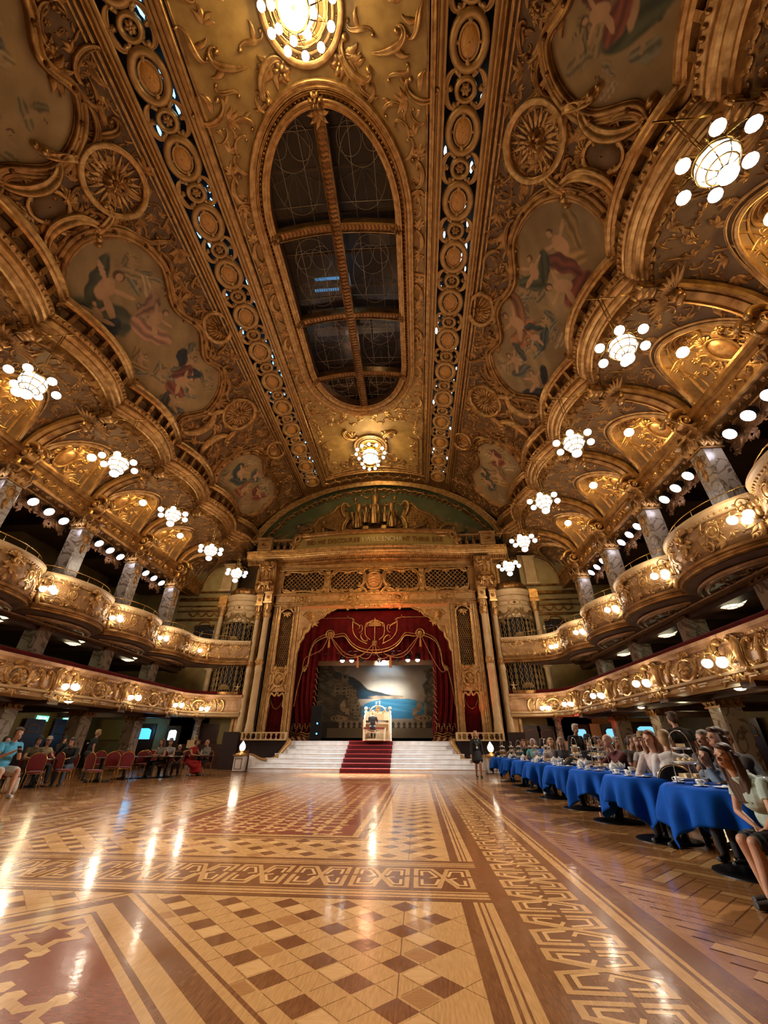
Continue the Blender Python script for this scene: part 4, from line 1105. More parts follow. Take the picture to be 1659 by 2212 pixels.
bayP, ribP, valP, colP, sconP, chanP, spotP, hexP = make_bay(), make_rib(), make_valance(), make_column(), make_sconce(), make_chandelier(), make_spot(), make_hex()
used = set()
def place(P, loc, rz, label, group=None):
    if P.name in used: return dup(P, loc, rz, label, group)
    used.add(P.name); P.location = loc; P.rotation_euler = (0,0,rz); P['label'] = label
    if group: P['group'] = group
    return P
for side in (1,-1):
    s = SIDE[side]; rz = 0 if side>0 else PI
    for k in range(7): 
        if YBAY[k]<-3 and side<0 or k>6: continue
        place(bayP,(XC,YBAY[k],0),rz,'gilded half-dome vault bay above the %s gallery, %s'%(s,ORD[k]),'vault bays over the galleries')
        if k==0: place(bayP,(XC,YBAY[0]+PB,0),rz,'half-hidden gilded vault bay joining the %s aisle to the stage wall'%s,'vault bays over the galleries')
        if k<6: place(valP,(XC,YBAY[k],0),rz,'dark scrolled lambrequin hanging under the %s gallery beam, %s'%(s,ORD[k]),'lambrequins between the columns')
    for k in range(7):
        place(ribP,(XC,YCOL[k],0),rz,'gilded console rib with winged mask over a %s column, %s'%(s,ORD[k]),'ribs over the columns')
        if YCOL[k]>-1: place(colP,(XC,YCOL[k],0),rz,'square veined marble column of the %s arcade, %s'%(s,ORD[k]),'marble arcade columns')
    side_cornice(side); beam(side); upper_balcony(side); lower_balcony(side)
    for k in range(6):
        yc = YCOL[k]; u = 8.55
        if k==0: yc, u = 22.6, 8.45
        if yc<2.5 : continue
        place(chanP,(XC+side*u,yc,10.45),rz,'glowing six-armed globe chandelier hanging on the %s side, %s'%(s,ORD[k]),'side chandeliers')
        lamp('chandelier_light',(XC+side*u,yc,9.75),74*(1,1,1,.85,.6,.4)[k],PALE,.35)
    for k in range(6):
        if YBAY[k]<-1: continue
        x = XC+side*11.95
        g = MB(); g.ball((0,0,0),(.19,.19,.17),14,9); r = thing('niche_lamp','round opal lamp glowing in the %s vault niche, %s'%(s,ORD[k]),'ceiling lamp',(x,YBAY[k],12.55),0,'lamps in the vault niches')
        adopt(g.build('globe', GLOBEW), r); g = MB(); g.lathe([(.10,.14),(.14,.18),(.06,.24),(.015,.3),(.015,.75)],(0,0,0),10); adopt(g.build('stem', BRASS), r)
        lamp('niche_light',(x,YBAY[k],12.40),170,(1,.67,.26),.18)
    # balcony lights
    for k in range(5):
        y = YBAY[k]+.1
        if y<3: continue
        place(sconP,(XC+side*11.15,y,6.32),rz,'three-globe light on the %s upper balcony front, %s'%(s,ORD[k+1]),'upper balcony lights')
        lamp('balcony_light_source',(XC+side*10.85,y,6.45),34,PALE,.12)
    place(sconP,(XC+side*10.75,24.35,6.25),rz,'three-globe light where the %s upper balcony curves to the stage'%s,'upper balcony lights'); lamp('balcony_light_source',(XC+side*10.4,24.2,6.3),26,PALE,.12)
    for k in range(5):
        place(sconP,(XC+side*10.45,YCOL[k]+.1,3.14),rz,'three-globe light on the %s lower balcony front, %s'%(s,ORD[k+1]),'lower balcony lights')
        lamp('balcony_light_source',(XC+side*10.15,YCOL[k]+.1,3.15),44,PALE,.12)
    place(sconP,(XC+side*9.75,24.85,3.08),rz,'three-globe light where the %s lower balcony curves to the stage'%s,'lower balcony lights'); lamp('balcony_light_source',(XC+side*9.55,24.6,3.1),30,PALE,.12)
    for k in range(4):
        for q,w in ((-.82,'left bright'),(0,'middle bright'),(.82,'right bright')):
            qq = q*side*-1
            place(spotP,(XC+side*12.98,YBAY[k]+qq+.25,9.82),rz,'%s spotlight in the %s gallery bay, %s'%(w,s,ORD[k]),'gallery spotlights')
        lamp('gallery_spot_light',(XC+side*12.75,YBAY[k]+.2,9.7),6000,(1.0,.90,.78),.25,'SPOT',aim=(XC-side*.5,YBAY[k]-5.5,0),angle=.75,blend=.9)
    for k in range(4):
        place(hexP,(XC+side*12.95+ (0 if side>0 else .1),YBAY[k]+.1,5.16),rz,'octagonal leaded glass pendant in the %s lower gallery, %s'%(s,ORD[k]),'gallery pendants')
        lamp('gallery_pendant_light',(XC+side*12.95,YBAY[k]+.1,4.9),9,(1,.85,.5),.3)
# central chandeliers
def make_big():
    r = thing('central_chandelier','x','chandelier'); mb = MB(); th = np.linspace(0,2*PI,28,endpoint=False)
    for zz,rr in ((.75,.85),(.15,.62),(-.25,.42)): mb.tube(np.stack([rr*np.cos(th),rr*np.sin(th),zz+0*th],-1),.03,6,closed=True)
    for k in range(12):
        a=k*PI/6; mb.tube([(.3*math.cos(a),.3*math.sin(a),1.0),(.85*math.cos(a),.85*math.sin(a),.75),(.62*math.cos(a),.62*math.sin(a),.15),(.42*math.cos(a),.42*math.sin(a),-.25)],.016,5)
    mb.lathe([(.02,1.6),(.12,1.5),(.05,1.3),(.25,1.1),(.34,1.0),(.3,.95)],(0,0,0),14); adopt(mb.build('frame', BRASS), r)
    m2 = MB(); m2.lathe([(.52,.62),(.55,.3),(.45,.05),(.25,-.12),(.04,-.16)],(0,0,0),18); adopt(m2.build('cut_glass_bowl', GLOBEC), r)
    for k in range(12):
        a=k*PI/6; m2=MB(); m2.ball((1.0*math.cos(a),1.0*math.sin(a),.62),(.12,.12,.12),10,7); adopt(m2.build('globe',GLOBE),r)
    for k in range(8):
        a=k*PI/4+.2; m2=MB(); m2.ball((.55*math.cos(a),.55*math.sin(a),-.35),(.11,.11,.11),10,7); adopt(m2.build('globe',GLOBE),r)
    return r
big = make_big()
place(big,(XC,21.5,18.15),0,'large glowing chandelier on the ceiling medallion before the stage','central chandeliers')
place(big,(XC,1.95,18.15),0,'large chandelier at the very top of the view, cut by the frame','central chandeliers')
lamp('central_chandelier_light',(XC,21.4,18.98),270,(1,.70,.26),.3); lamp('central_chandelier_glow',(XC,21.2,17.5),180,(1,.70,.26),.4); lamp('central_chandelier_light',(XC,1.95,18.98),250,(1,.70,.24),.3); lamp('central_chandelier_glow',(XC,2.1,17.5),110,(1,.70,.26),.4)
# ------------------------------------------------------------------ murals on the cove
mural(-1,10.35,M_BIG,1,[(-2.6,2.0,1.9,.3,GREEN),(-1.9,1.2,1.1,1.2,NAVY),(-.9,3.1,1.35,.1,PINK),(1.6,3.4,1.0,.4,NAVY),(2.1,2.6,1.25,-.3,CRIM),(2.9,1.6,1.0,.5,GREYB),(.3,1.6,.7,.2,OCHRE)],'large scalloped sky mural on the left cove with draped figures in green and pink')
mural(1,10.35,M_BIG,2,[(-2.7,2.6,1.5,.5,OCHRE),(-1.5,2.0,1.5,-.3,CRIM),(-1.6,3.4,1.2,.9,GREEN),(.6,3.6,1.5,.2,ORNG),(.9,2.6,.9,-.6,TEAL),(2.4,3.2,1.1,.3,GREYB),(3.0,1.9,1.2,.8,NAVY)],'large scalloped sky mural on the right cove with figures in red and teal drapery')
mural(-1,21.3,M_SMALL,3,[(-1.3,2.6,1.2,.3,TEAL),(.2,2.2,1.0,-.4,ORNG),(1.3,2.9,1.0,.6,CRIM),(-.3,3.4,.8,.1,GREYB)],'smaller green-toned sky mural on the left cove next to the stage arch')
mural(1,21.3,M_SMALL,4,[(-1.4,2.9,1.1,.2,CRIM),(.1,2.3,1.2,.5,OCHRE),(1.2,3.0,1.1,-.3,GREYB),(.4,3.5,.7,.2,GREEN)],'smaller sky mural on the right cove next to the stage arch')
SH = [(p[0]*.78,p[1]) for p in M_BIG]
mural(-1,.95,SH,5,[(-.6,2.6,1.6,.4,NAVY),(1.2,2.2,1.2,-.3,GREEN),(.3,3.4,.9,.4,GREYB)],'dim brown sky mural at the upper left corner of the view')
mural(1,.95,SH,6,[(.9,2.6,1.6,.4,GREEN),(1.5,3.3,1.0,-.3,CRIM),(-.5,2.2,1.2,.8,NAVY)],'dim sky mural at the upper right corner of the view')
# ------------------------------------------------------------------ roof above the openings
mb = MB(); mb.box((XC,10.5,21.6),(9,36,.1)); mb.box((XC-4.2,10.5,20.6),(.1,36,2.0)); mb.box((XC+4.2,10.5,20.6),(.1,36,2.0))
o = struct('ceiling', mb, DARK, label='dark roof void above the oval roof-light'); o['kind']='structure'
wd = thing('window_1','','x',kind='structure')
gl = MB(); 
for k,(a,b) in enumerate(((4.1,7.7),(8.1,11.5),(11.95,15.1),(15.5,17.8))):
    for sx in (-1,1): gl.grid(np.array([[(XC+sx*.24,a,20.02),(XC+sx*2.58,a,19.80)],[(XC+sx*.24,b,20.02),(XC+sx*2.58,b,19.80)]]))
GLR = mat('roof_light_glass',(.03,.022,.018),.12,.0,alpha=.55,spec=.5)
adopt(gl.build('window_glass', GLR), wd)
CAME = mat('leaded_came',(.40,.32,.2),.35,.6)
fg = lambda a,b,h: np.stack([XC+np.asarray(a,float), np.asarray(b,float)+0*h, 20.00-.07*np.abs(np.asarray(a,float))-h],-1)
mb = MB()
for sx in (-1,1):
    for k,(a,b) in enumerate(((4.1,7.7),(8.1,11.5),(11.95,15.1),(15.5,17.8))):
        m = (a+b)/2; w=.014
        for xx in (.9,1.75): mb.tube(fg(np.full(8,sx*xx),np.linspace(a,b,8),np.full(8,.02)),w,4)
        for yy in (a+.75,b-.6): mb.tube(fg(np.linspace(.24,2.5,8)*sx,np.full(8,yy),np.full(8,.02)),w,4)
        for cx_,r_ in ((.9,.45),(1.75,.35),(1.3,.75)):
            th=np.linspace(0,2*PI,26); mb.tube(fg(sx*cx_+r_*np.cos(th),m-.7+r_*1.1*np.sin(th),0*th+.02),w*.8,4)
        for q in (-1,1):
            th=np.linspace(0,PI,16); mb.tube(fg(sx*(1.3+.9*np.cos(th)),m+.2+1.3*np.sin(th)*q,0*th+.02),w*.8,4)
            for an in (.3,.9,1.5,2.1,2.8): mb.tube(fg(sx*np.linspace(1.3,1.3+1.1*math.cos(an),5),np.linspace(m+.1,m+.1+1.3*math.sin(an),5),np.full(5,.02)),w*.7,4)
adopt(mb.build('leading', CAME), wd)
mb = MB()       # rafters, walkway and blinds seen dimly through the glass
for yy in np.arange(4.6,18,1.55): mb.box((XC,yy,20.55),(8.2,.09,.16))
for xx in (-2.2,-.9,.9,2.2): mb.box((XC+xx,11,20.7),(.07,14,.12))
adopt(mb.build('roof_rafter', mat('rafter_wood',(.12,.05,.02),.6)), wd)
mb = MB()
for yy,x0,x1 in ((12.3,-2.4,-.4),(12.75,.3,2.4),(13.4,-2.3,2.4),(9.0,1.2,2.4)): mb.box((XC+(x0+x1)/2,yy,20.9),(x1-x0,.5,.04))
adopt(mb.build('roof_blind', mat('cream_blind',(.5,.42,.32),.8)), wd)
bl = (.25,.62,1.0)
mb = MB(); rg = random.Random(4)
for k in range(11): mb.box((XC-1.6+k*.11,10.75,20.3),(.07,.12,.05))  # emissive strips standing in for daylight through the roof louvres
mb.box((XC-.9,10.3,20.45),(1.3,.12,.05))
r_ = mb.build('louvre_daylight_strip', mat('blue_glow',(.3,.6,.9),.4,emit=(.08,.42,.9),es=.7), None); tag(r_,'glowing strips standing for blue-white roof daylight, seen through the oval roof-light','roof daylight')
lamp('roof_light_source',(XC,10.4,20.4),14,(.35,.7,1.0),.4); lamp('roof_light_source',(XC+1.0,14.0,20.8),22,(1,.85,.65),.4); lamp('roof_light_source',(XC-1,16.4,20.5),8,(1,.7,.45),.4)
# daylight-blue glints behind the pierced bands
for side in (-1,1):
    mb = MB(); rg = random.Random(21+side)
    ks = [(y,1) for y in np.arange(1.2,24.8,.43)]
    for y,_ in ks:
        if rg.random()<(.85 if side<0 else .7):
            xx = 4.80+rg.choice((-1,1))*rg.uniform(.32,.60); s = rg.uniform(.06,.12)*(1.9 if (side<0 and 1.6<y<3.3) else 1)
            z = np.interp(xx,[3.92,5.7],[18.84,18.42])+.16
            mb.ball((XC+side*xx,y,z),(s*.6,s*1.9,.02),8,4)
    o = mb.build('blue_roof_light', mat('blue_glint_%s'%SIDE[side],(.3,.6,.9),.4,emit=(.22,.55,1.0) if side<0 else (.75,.9,1.0),es=3.2 if side<0 else 3.0)); o['kind']='stuff'
    tag(o,'bluish roof lights glinting behind the %s pierced ceiling band'%SIDE[side],'roof lights')
# ------------------------------------------------------------------ stage wall
YS = 25.6
fs = lambda a,b,h: np.stack([XC+np.asarray(a,float)+0*h, YS-h+0*np.asarray(a,float), np.asarray(b,float)+0*h],-1)
def fy(Y): return lambda a,b,h: np.stack([XC+np.asarray(a,float)+0*h, Y-h+0*np.asarray(a,float), np.asarray(b,float)+0*h],-1)
wall = thing('wall_stage','','x',kind='structure')
PINKG = mat('proscenium_gilding',(.62,.36,.14),.42,.35,col2=(.42,.22,.075),scale=3,bump=.25,bscale=24)
mb = MB()
for sx in (-1,1):
    mb.box((XC+sx*5.82,YS+.35,5.2),(1.85,.5,7.8)) if False else None
def rectw(mb,x0,x1,z0,z1,Y,d=.3,mi=0): mb.box((XC+(x0+x1)/2,Y+d/2,(z0+z1)/2),(abs(x1-x0),d,z1-z0),mi=mi)
for sx in (-1,1):
    X = lambda a: sx*a
    rectw(mb,X(4.9),X(5.32),1.3,9.25,YS); rectw(mb,X(6.28),X(6.75),1.3,9.25,YS)
    rectw(mb,X(5.32),X(6.28),3.95,5.25,YS); rectw(mb,X(5.32),X(6.28),9.05,9.25,YS)
    rectw(mb,X(6.75),X(8.6),0,12.6,YS+.5)
rectw(mb,-6.75,6.75,9.25,10.1,YS); rectw(mb,-6.9,6.9,11.8,12.5,YS); rectw(mb,-6.9,-6.45,10.1,11.8,YS); rectw(mb,6.45,6.9,10.1,11.8,YS)
adopt(mb.build('wall_surface', PINKG), wall)
mb = MB()
for sx in (-1,1):     # mouldings framing the side panels and opening
    for a in (4.93,5.05,5.30,6.30,6.50,6.62,6.72):
        strip(mb,fs,[(sx*a,z) for z in np.linspace(1.4,9.2,12)],.035,.09,0)
    for a in (6.92,8.45): strip(mb,fy(YS+.5),[(sx*a,z) for z in np.linspace(.1,12,12)],.05,.1,0)
for z,w,h in ((9.27,.05,.16),(9.42,.03,.10),(10.02,.05,.18),(10.12,.03,.10),(11.82,.05,.14),(11.95,.03,.08)):
    strip(mb,fs,[(x,z) for x in np.linspace(-6.8,6.8,30)],w,h,0)
adopt(mb.build('wall_mouldings', GOLDB), wall)
ORN_ = mat('orange_band',(.62,.24,.08),.5,.1)  # even orange base colour for the lintel band and crest shield
mb = MB(); rectw(mb,-4.9,4.9,9.02,9.30,YS-.02,.1); mb.box((XC,YS+.45,9.28),(9.8,.9,.06)); adopt(mb.build('lintel_band', ORN_), wall)
mb = MB()
for x in (-4.9,-1.65,1.65,4.9): cartouche(mb,fs,(x,9.72),.22,.20,0,.06,1); [acanthus(mb,fs,(x+s*.4,9.72),.45,PI/2-s*PI/2,0,5,1.8) for s in (-1,1)]
for x in np.arange(-6.5,6.6,.14): boss(mb,fs,(x,9.52),.04,.07,0,6); 
for x in np.arange(-6.5,6.6,.28): boss(mb,fs,(x,9.93),.035,.05,0,6)
rococo(mb,fs,lambda a,b: a>.02,(0,1.9,9.02,9.3),10,.25,.4,4,0,.5,.1,sym=0)
adopt(mb.build('frieze_relief', [GOLDB,GOLD]), wall)
# carved corner brackets of the opening
mb = MB(); bk = MB()
for sx in (-1,1):
    C_ = [(4.92,9.02),(2.5,9.02),(2.75,8.88),(3.05,8.8),(3.3,8.5),(3.6,8.35),(3.85,8.1),(4.1,7.95),(4.25,7.6),(4.5,7.4),(4.55,7.1),(4.75,6.8),(4.8,6.4),(4.92,6.2)]
    extrude(bk,[(sx*a,b) for a,b in C_],fy(YS+.1),.16,0)
    bez(mb,fy(YS-.02),[(sx*a,b) for a,b in C_[1:]],.06,.12,0,50)
    f_ = fy(YS-.06)
    shell(mb,f_,(sx*4.35,8.45),.42,PI/2+sx*.8,4.2,11,.14,0); rosette(mb,f_,(sx*4.35,8.45),.14,6,.12,0)
    scroll(mb,f_,(sx*3.6,8.72),.7,.2*sx,'C',-1,.11,0); scroll(mb,f_,(sx*4.68,7.4),.8,PI/2,'S',sx,.10,0); acanthus(mb,f_,(sx*4.0,8.2),.5,-PI/2-sx*.6,0,5,2.2); acanthus(mb,f_,(sx*3.2,8.85),.4,PI/2+sx*1.5,0,4,1.6)
adopt(bk.build('corner_bracket', PINKG), wall); adopt(mb.build('bracket_carving', GOLDB), wall)
# tall lattice windows, crests and curtained niches either side
mb = MB(); cr = MB(); bkp = MB()
for sx in (-1,1):
    f_ = fy(YS+.1); cx = sx*5.80
    rectw(bkp,cx-.6,cx+.6,1.2,9.2,YS+.32,.05)
    for k in range(-9,24):
        for dr in (-1,1):
            P=[]; 
            for t in np.linspace(0,1,12):
                z = 5.25+k*.28+t*1.9; x = cx+dr*(-.45+.9*t)
                if 5.25<z<9.0: P.append((x,z))
            if len(P)>2: strip(mb,f_,P,.017,.03,0,4)
    bez(cr,fs,[(cx-.47,5.3),(cx-.48,8.4),(cx-.40,8.85),(cx,9.1),(cx+.40,8.85),(cx+.48,8.4),(cx+.47,5.3)],.06,.13,0,60)
    acanthus(cr,fs,(cx,8.85),.45,-PI/2,0,5,2.4,base=.03); shell(cr,fs,(cx,9.05),.3,PI/2,2.8,7,mi=0,base=.08)
    for q in (-1,1): scroll(cr,fs,(cx+q*.38,8.95),.5,PI/2+q*.6,'C',-q,.12,0,base=.05)
    f2 = fy(YS-.02)
    ring(cr,f2,(cx,4.62),.34,.40,.05,.10,0,32); boss(cr,f2,(cx,4.62),.28,.05,1,16,.02,.34)
    for q in (-1,1):
        scroll(cr,f2,(cx+q*.45,4.7),.8,PI/2,'C',-q,.10,0); scroll(cr,f2,(cx+q*.3,4.15),.6,PI/2+q*.7,'S',q,.11,0); acanthus(cr,f2,(cx+q*.42,5.15),.4,PI/2,0,4,1.8); scroll(cr,f2,(cx+q*.14,4.62),.36,q*.7,'S',q,.11,0,base=.05)
    shell(cr,f2,(cx,5.05),.30,PI/2,2.8,7,mi=0,base=.04); boss(cr,f2,(cx,5.3),.2,.2,0,10,.02,.1)
    bez(cr,f2,[(cx-.46,3.1),(cx-.47,3.6),(cx-.34,3.86),(cx-.12,3.72),(cx,3.95),(cx+.12,3.72),(cx+.34,3.86),(cx+.47,3.6),(cx+.46,3.1)],.055,.12,0,60)
adopt(mb.build('lattice_grille', GOLD), wall); adopt(cr.build('crest_carving', [GOLDB,GOLD]), wall); adopt(bkp.build('grille_backing', BLACK), wall)
for sx in (-1,1):     # niche curtains
    cx = sx*5.80; x = np.linspace(-.48,.48,70); z = np.linspace(1.35,3.95,8)
    G = np.array([[ (XC+cx+a, YS+.22-.04*math.sin(a*58+zz*.4), zz) for a in x] for zz in z]); m2 = MB(); m2.grid(G)
    nc = m2.build('niche_curtain', REDV); tag(nc,'dark red curtain in the niche %s of the stage opening'%SIDE[sx],'curtain',None)
    m2 = MB(); m2.tube([(XC+cx-.40,YS+.12,3.75),(XC+cx-.36,YS+.1,3.45),(XC+cx-.2,YS+.08,3.12),(XC+cx,YS+.07,3.0),(XC+cx+.2,YS+.08,3.12),(XC+cx+.36,YS+.1,3.45),(XC+cx+.40,YS+.12,3.75)],.035,6,flat=.6)
    for q in (-1,1): m2.tube([(XC+cx+q*.38,YS+.1,3.5),(XC+cx+q*.44,YS+.1,3.1),(XC+cx+q*.46,YS+.1,2.85)],[.03,.045,.03],6)
    adopt(m2.build('swag_trim', GOLD), nc)
# lattice over the proscenium
lw = MB(); cr = MB(); bk = MB(); rectw(bk,-6.5,6.5,10.05,11.85,YS+.25,.05); adopt(bk.build('lattice_backing', BLACK), wall)
for k in range(-8,58):
    for dr in (-1,1):
        P=[]
        for t in np.linspace(0,1,9):
            x = -6.5+k*.30+dr*(t*1.62) ; z = 10.15+1.62*t
            if dr<0: x = -6.5+k*.30+1.62-t*1.62
            if -6.4<x<6.4: P.append((x,z))
        if len(P)>2: strip(lw,fy(YS+.08),P,.028,.05,0,4)
adopt(lw.build('lattice_screen', GOLD), wall)
for x in (-3.25,3.25): strip(cr,fs,[(x,z) for z in np.linspace(10.1,11.85,6)],.2,.14,0,7); [acanthus(cr,fs,(x,z),.35,PI/2,0,3,1.2,base=.12) for z in (10.2,10.65,11.1,11.45)]; rosette(cr,fs,(x,10.9),.16,6,.1,0,.14)
for x0,x1 in ((-6.4,-3.45),(-3.05,-.75),(.75,3.05),(3.45,6.4)):
    m = (x0+x1)/2; w=(x1-x0)/2
    bez(cr,fs,[(x0+.05,10.4),(x0+.02,11.3),(x0+.3,11.7),(m,11.62),(x1-.3,11.7),(x1-.02,11.3),(x1-.05,10.4),(x1-.35,10.2),(m,10.28),(x0+.35,10.2)],.05,.11,0,80,True)
    for q in (-1,1):
        scroll(cr,fs,(m+q*(w-.3),11.6),.6,PI/2+q*1.0,'C',-q,.11,0,base=.03); scroll(cr,fs,(m+q*(w-.35),10.3),.65,q*.2,'S',q,.11,0,base=.03); acanthus(cr,fs,(m+q*(w-.75),10.2),.35,PI/2+q*.9,0,4,1.8)
    acanthus(cr,fs,(m,11.75),.4,-PI/2,0,5,2.8)
adopt(cr.build('lattice_frame_carving', GOLDB), wall)
mb = MB(); bk = MB()      # central crest
extrude(bk,[(-.55,11.35),(.55,11.35),(.62,10.9),(.45,10.4),(0,10.1),(-.45,10.4),(-.62,10.9)],fs,.12,0)
ring(mb,fs,(0,10.95),.50,.58,.09,.2,0,34)
for z in (10.7,10.9,11.1): bez(mb,fs,[(-.36,z-.06),(-.12,z+.05),(.12,z+.05),(.36,z-.06)],.035,.2,0,14)
for q in (-1,1): scroll(mb,fs,(q*.78,11.1),1.1,PI/2,'C',-q,.11,0,base=.05); scroll(mb,fs,(q*.75,10.35),.8,q*.6,'S',q,.12,0,base=.05); acanthus(mb,fs,(q*.6,11.7),.5,PI/2-q*.7,0,5,2.2)
shell(mb,fs,(0,11.5),.42,PI/2,3,9,mi=0,base=.1); acanthus(mb,fs,(0,10.3),.5,-PI/2,0,5,2.6,base=.1)
adopt(bk.build('crest_shield', ORN_), wall); adopt(mb.build('crest_scrolls', GOLDB), wall)
# paired columns with consoles over them
def stage_col(u, Y, r, side, label):
    o = thing('stage_column',label,'column',(XC+side*u,Y,0),0,'columns beside the stage opening')
    mb = MB(); mb.lathe([(r*1.25,1.75),(r*1.25,1.95),(r*1.12,2.0),(r*1.12,2.22),(r*1.02,2.28),(r,2.35),(r*.98,5.05),(r*1.1,5.12),(r*1.1,5.3)],(0,0,0),144,0,flute=18,fl0=2.34,fl1=5.06); adopt(mb.build('fluted_shaft', CREAML), o)
    mb = MB(); mb.lathe([(r*1.25,.9),(r*1.15,1.0),(r*1.05,1.1),(r*1.02,1.7),(r*1.2,1.76)],(0,0,0),144,0,flute=18,fl0=1.05,fl1=1.69); mb.box((0,0,.8),(r*3,r*3,.22)); mb.box((0,0,.35),(r*2.8,r*2.8,.7)); adopt(mb.build('plinth', GOLDD), o)
    mb = MB(); mb.lathe([(r*.98,5.3),(r*1.06,5.4),(r*.96,5.9),(r*.9,5.95),(r*.86,8.3),(r*.95,8.35),(r*.95,8.42)],(0,0,0),24); adopt(mb.build('upper_shaft', CREAML), o)
    mb = MB()
    fc = lambda a,b,h: np.stack([(r*.96+h)*np.sin(np.asarray(a,float)/r), -(r*.96+h)*np.cos(np.asarray(a,float)/r), np.asarray(b,float)+0*h],-1)
    for q in (-1.3,-.45,.45,1.3): acanthus(mb,fc,(q*r*.8,5.35),.5,PI/2,0,3,1.0); boss(mb,fc,(q*r*.8,5.62),.09,.09,0,8)
    for q in (-1.2,0,1.2): acanthus(mb,fc,(q*r*.8,8.35),.6,PI/2,0,5,1.7); scroll(mb,fc,(q*r*.8,9.05),.42,PI/2,'C',1,.13,0,base=.03)
    mb.lathe([(r*.9,8.42),(r*.95,8.9),(r*1.25,9.25),(r*1.3,9.3)],(0,0,0),20); mb.box((0,0,9.38),(r*2.8,r*2.8,.12)); mb.box((0,0,9.72),(r*2.3,r*2.3,.55)); mb.box((0,0,10.03),(r*2.9,r*2.9,.12)); rosette(mb,lambda a,b,h: np.stack([np.asarray(a)+0*h,-r*1.15-h+0*np.asarray(a),np.asarray(b)+0*h],-1),(0,9.72),.14,6,.06,0)
    adopt(mb.build('capital', GOLDB), o); return o
for side in (-1,1):
    s = SIDE[side]
    stage_col(7.08,25.25,.205,side,'thicker inner fluted gilt column on the %s of the stage opening'%s); stage_col(7.86,25.75,.175,side,'slimmer outer fluted gilt column on the %s of the stage opening'%s)
    o = thing('scroll_console','ribbed gilt scroll console above the %s pair of stage columns'%s,'console',(XC+side*7.42,25.25,10.1),0,'consoles over the stage columns')
    mb = MB(); z = np.linspace(0,2.1,24); y = -.18-.30*np.sin(np.clip(z/2.1,0,1)*PI*1.0)*0-.22*np.exp(-((z-.35)/.3)**2)-.35*np.clip((z-1.2)/.9,0,1)**1.5
    x = np.linspace(-.62,.62,50); G = np.array([[(xx*(1+.10*math.exp(-((zz-.35)/.35)**2)), yy+.05*abs(math.sin(xx*12)), zz) for xx in x] for zz,yy in zip(z,y)]); mb.grid(G)
    mb.box((0,.25,1.05),(1.2,.6,2.1)); adopt(mb.build('ribbed_body', GOLD), o)
    f3 = flatmap((0,-.46,0),(1,0,0),(0,0,1),(0,-1,0)); mb = MB()
    for q in (-1,1): scroll(mb,f3,(q*.34,.38),.55,PI/2,'C',-q,.13,0); scroll(mb,f3,(q*.42,1.85),.4,PI/2,'C',q,.13,0,base=.12)
    acanthus(mb,f3,(0,.7),.5,-PI/2,0,5,2.4); shell(mb,f3,(0,.75),.3,PI/2,2.8,7,mi=0); acanthus(mb,f3,(0,1.8),.6,-PI/2,0,5,2.6,base=.05); rosette(mb,f3,(0,1.95),.16,6,.12,0,.1)
    adopt(mb.build('carving', GOLDB), o)
# main cornice over the stage, bowed forward in the middle
def bow(x): return 25.2-.55*np.clip(np.cos(np.clip(np.asarray(x,float)/6.2,-1,1)*PI/2),0,1)**1.2
xs = np.linspace(9.15,-9.15,90)
P = np.stack([XC+xs, bow(xs)],-1)
st = struct('trim_3', MBsweep(P,[(-.7,12.2),(-.35,12.25),(-.28,12.32),(-.28,12.42),(-.12,12.48),(-.05,12.55)],out=1), GOLD); tag(st,'deep gilded cornice bowed forward over the stage')
adopt(MBsweep(P,[(-.05,12.55),(.0,12.60),(.05,12.62),(.08,12.70),(.14,12.74),(.16,12.80),(.12,12.84),(.14,12.95),(.24,13.02),(.26,13.1),(.1,13.14),(-.9,13.16)],out=1).build('cyma_moulding', GOLDB), st)
mb = MB(); L = np.r_[0,np.cumsum(np.linalg.norm(np.diff(P,axis=0),axis=1))]
for q in np.arange(.1,L[-1],.165):
    x = np.interp(q,L,P[:,0]); y = np.interp(q,L,P[:,1]); mb.ball((x,y-.22,13.0),(.065,.065,.07),7,5); mb.ball((x,y+.12,12.42),(.05,.05,.06),6,4)
adopt(tag(mb.build('egg_and_dart', GOLDB),kind='stuff'), st)
mb = MB(); rococo(mb,lambda a,b,h: np.stack([XC+np.asarray(a,float),25.15-h-.35*np.cos(np.asarray(a,float)/6.2*1.5),np.asarray(b,float)+0*h],-1),lambda a,b: True,(-3,3,12.08,12.3),22,.2,.35,5,0,.5,.0); adopt(mb.build('relief_band', GOLDD), st)
# inscription tablet
o = thing('inscription_tablet','curved gold tablet with a raised capital-letter inscription over the stage','sign')
Pt = np.stack([XC+np.linspace(5.75,-5.75,60), bow(np.linspace(5.75,-5.75,60))-.02],-1)
tz = lambda x: 13.16
mb = MB(); sweep(mb,Pt,[(-.2,13.14),(.02,13.16),(.04,13.3),(.0,13.34),(0,14.12),(.03,14.16)],out=1); adopt(mb.build('tablet_face', mat('tablet_gold',(.42,.28,.08),.45,.3)), o)
mb = MB(); sweep(mb,Pt,[(.0,14.10),(.06,14.12),(.12,14.2),(.22,14.26),(.24,14.36),(.1,14.40),(-.5,14.42)],out=1)
adopt(mb.build('tablet_cornice', GOLD), o)
ft = lambda a,b,h: np.stack([XC+np.asarray(a,float),bow(a)-.04-h,np.asarray(b,float)+0*h],-1)
mb = MB()
for q in (-1,1):
    scroll(mb,ft,(q*5.75,13.75),1.15,PI/2,'S',q,.12,0,base=.05); scroll(mb,ft,(q*5.45,14.1),.6,PI/2,'C',-q,.13,0,base=.1); acanthus(mb,ft,(q*5.8,13.5),.6,PI/2,0,5,2.0,base=.05); leaf(mb,ft,(q*5.2,14.0),PI/2-q*PI/2+PI,.9,.12,0,.1)
adopt(mb.build('end_scrolls', GOLDB), o)
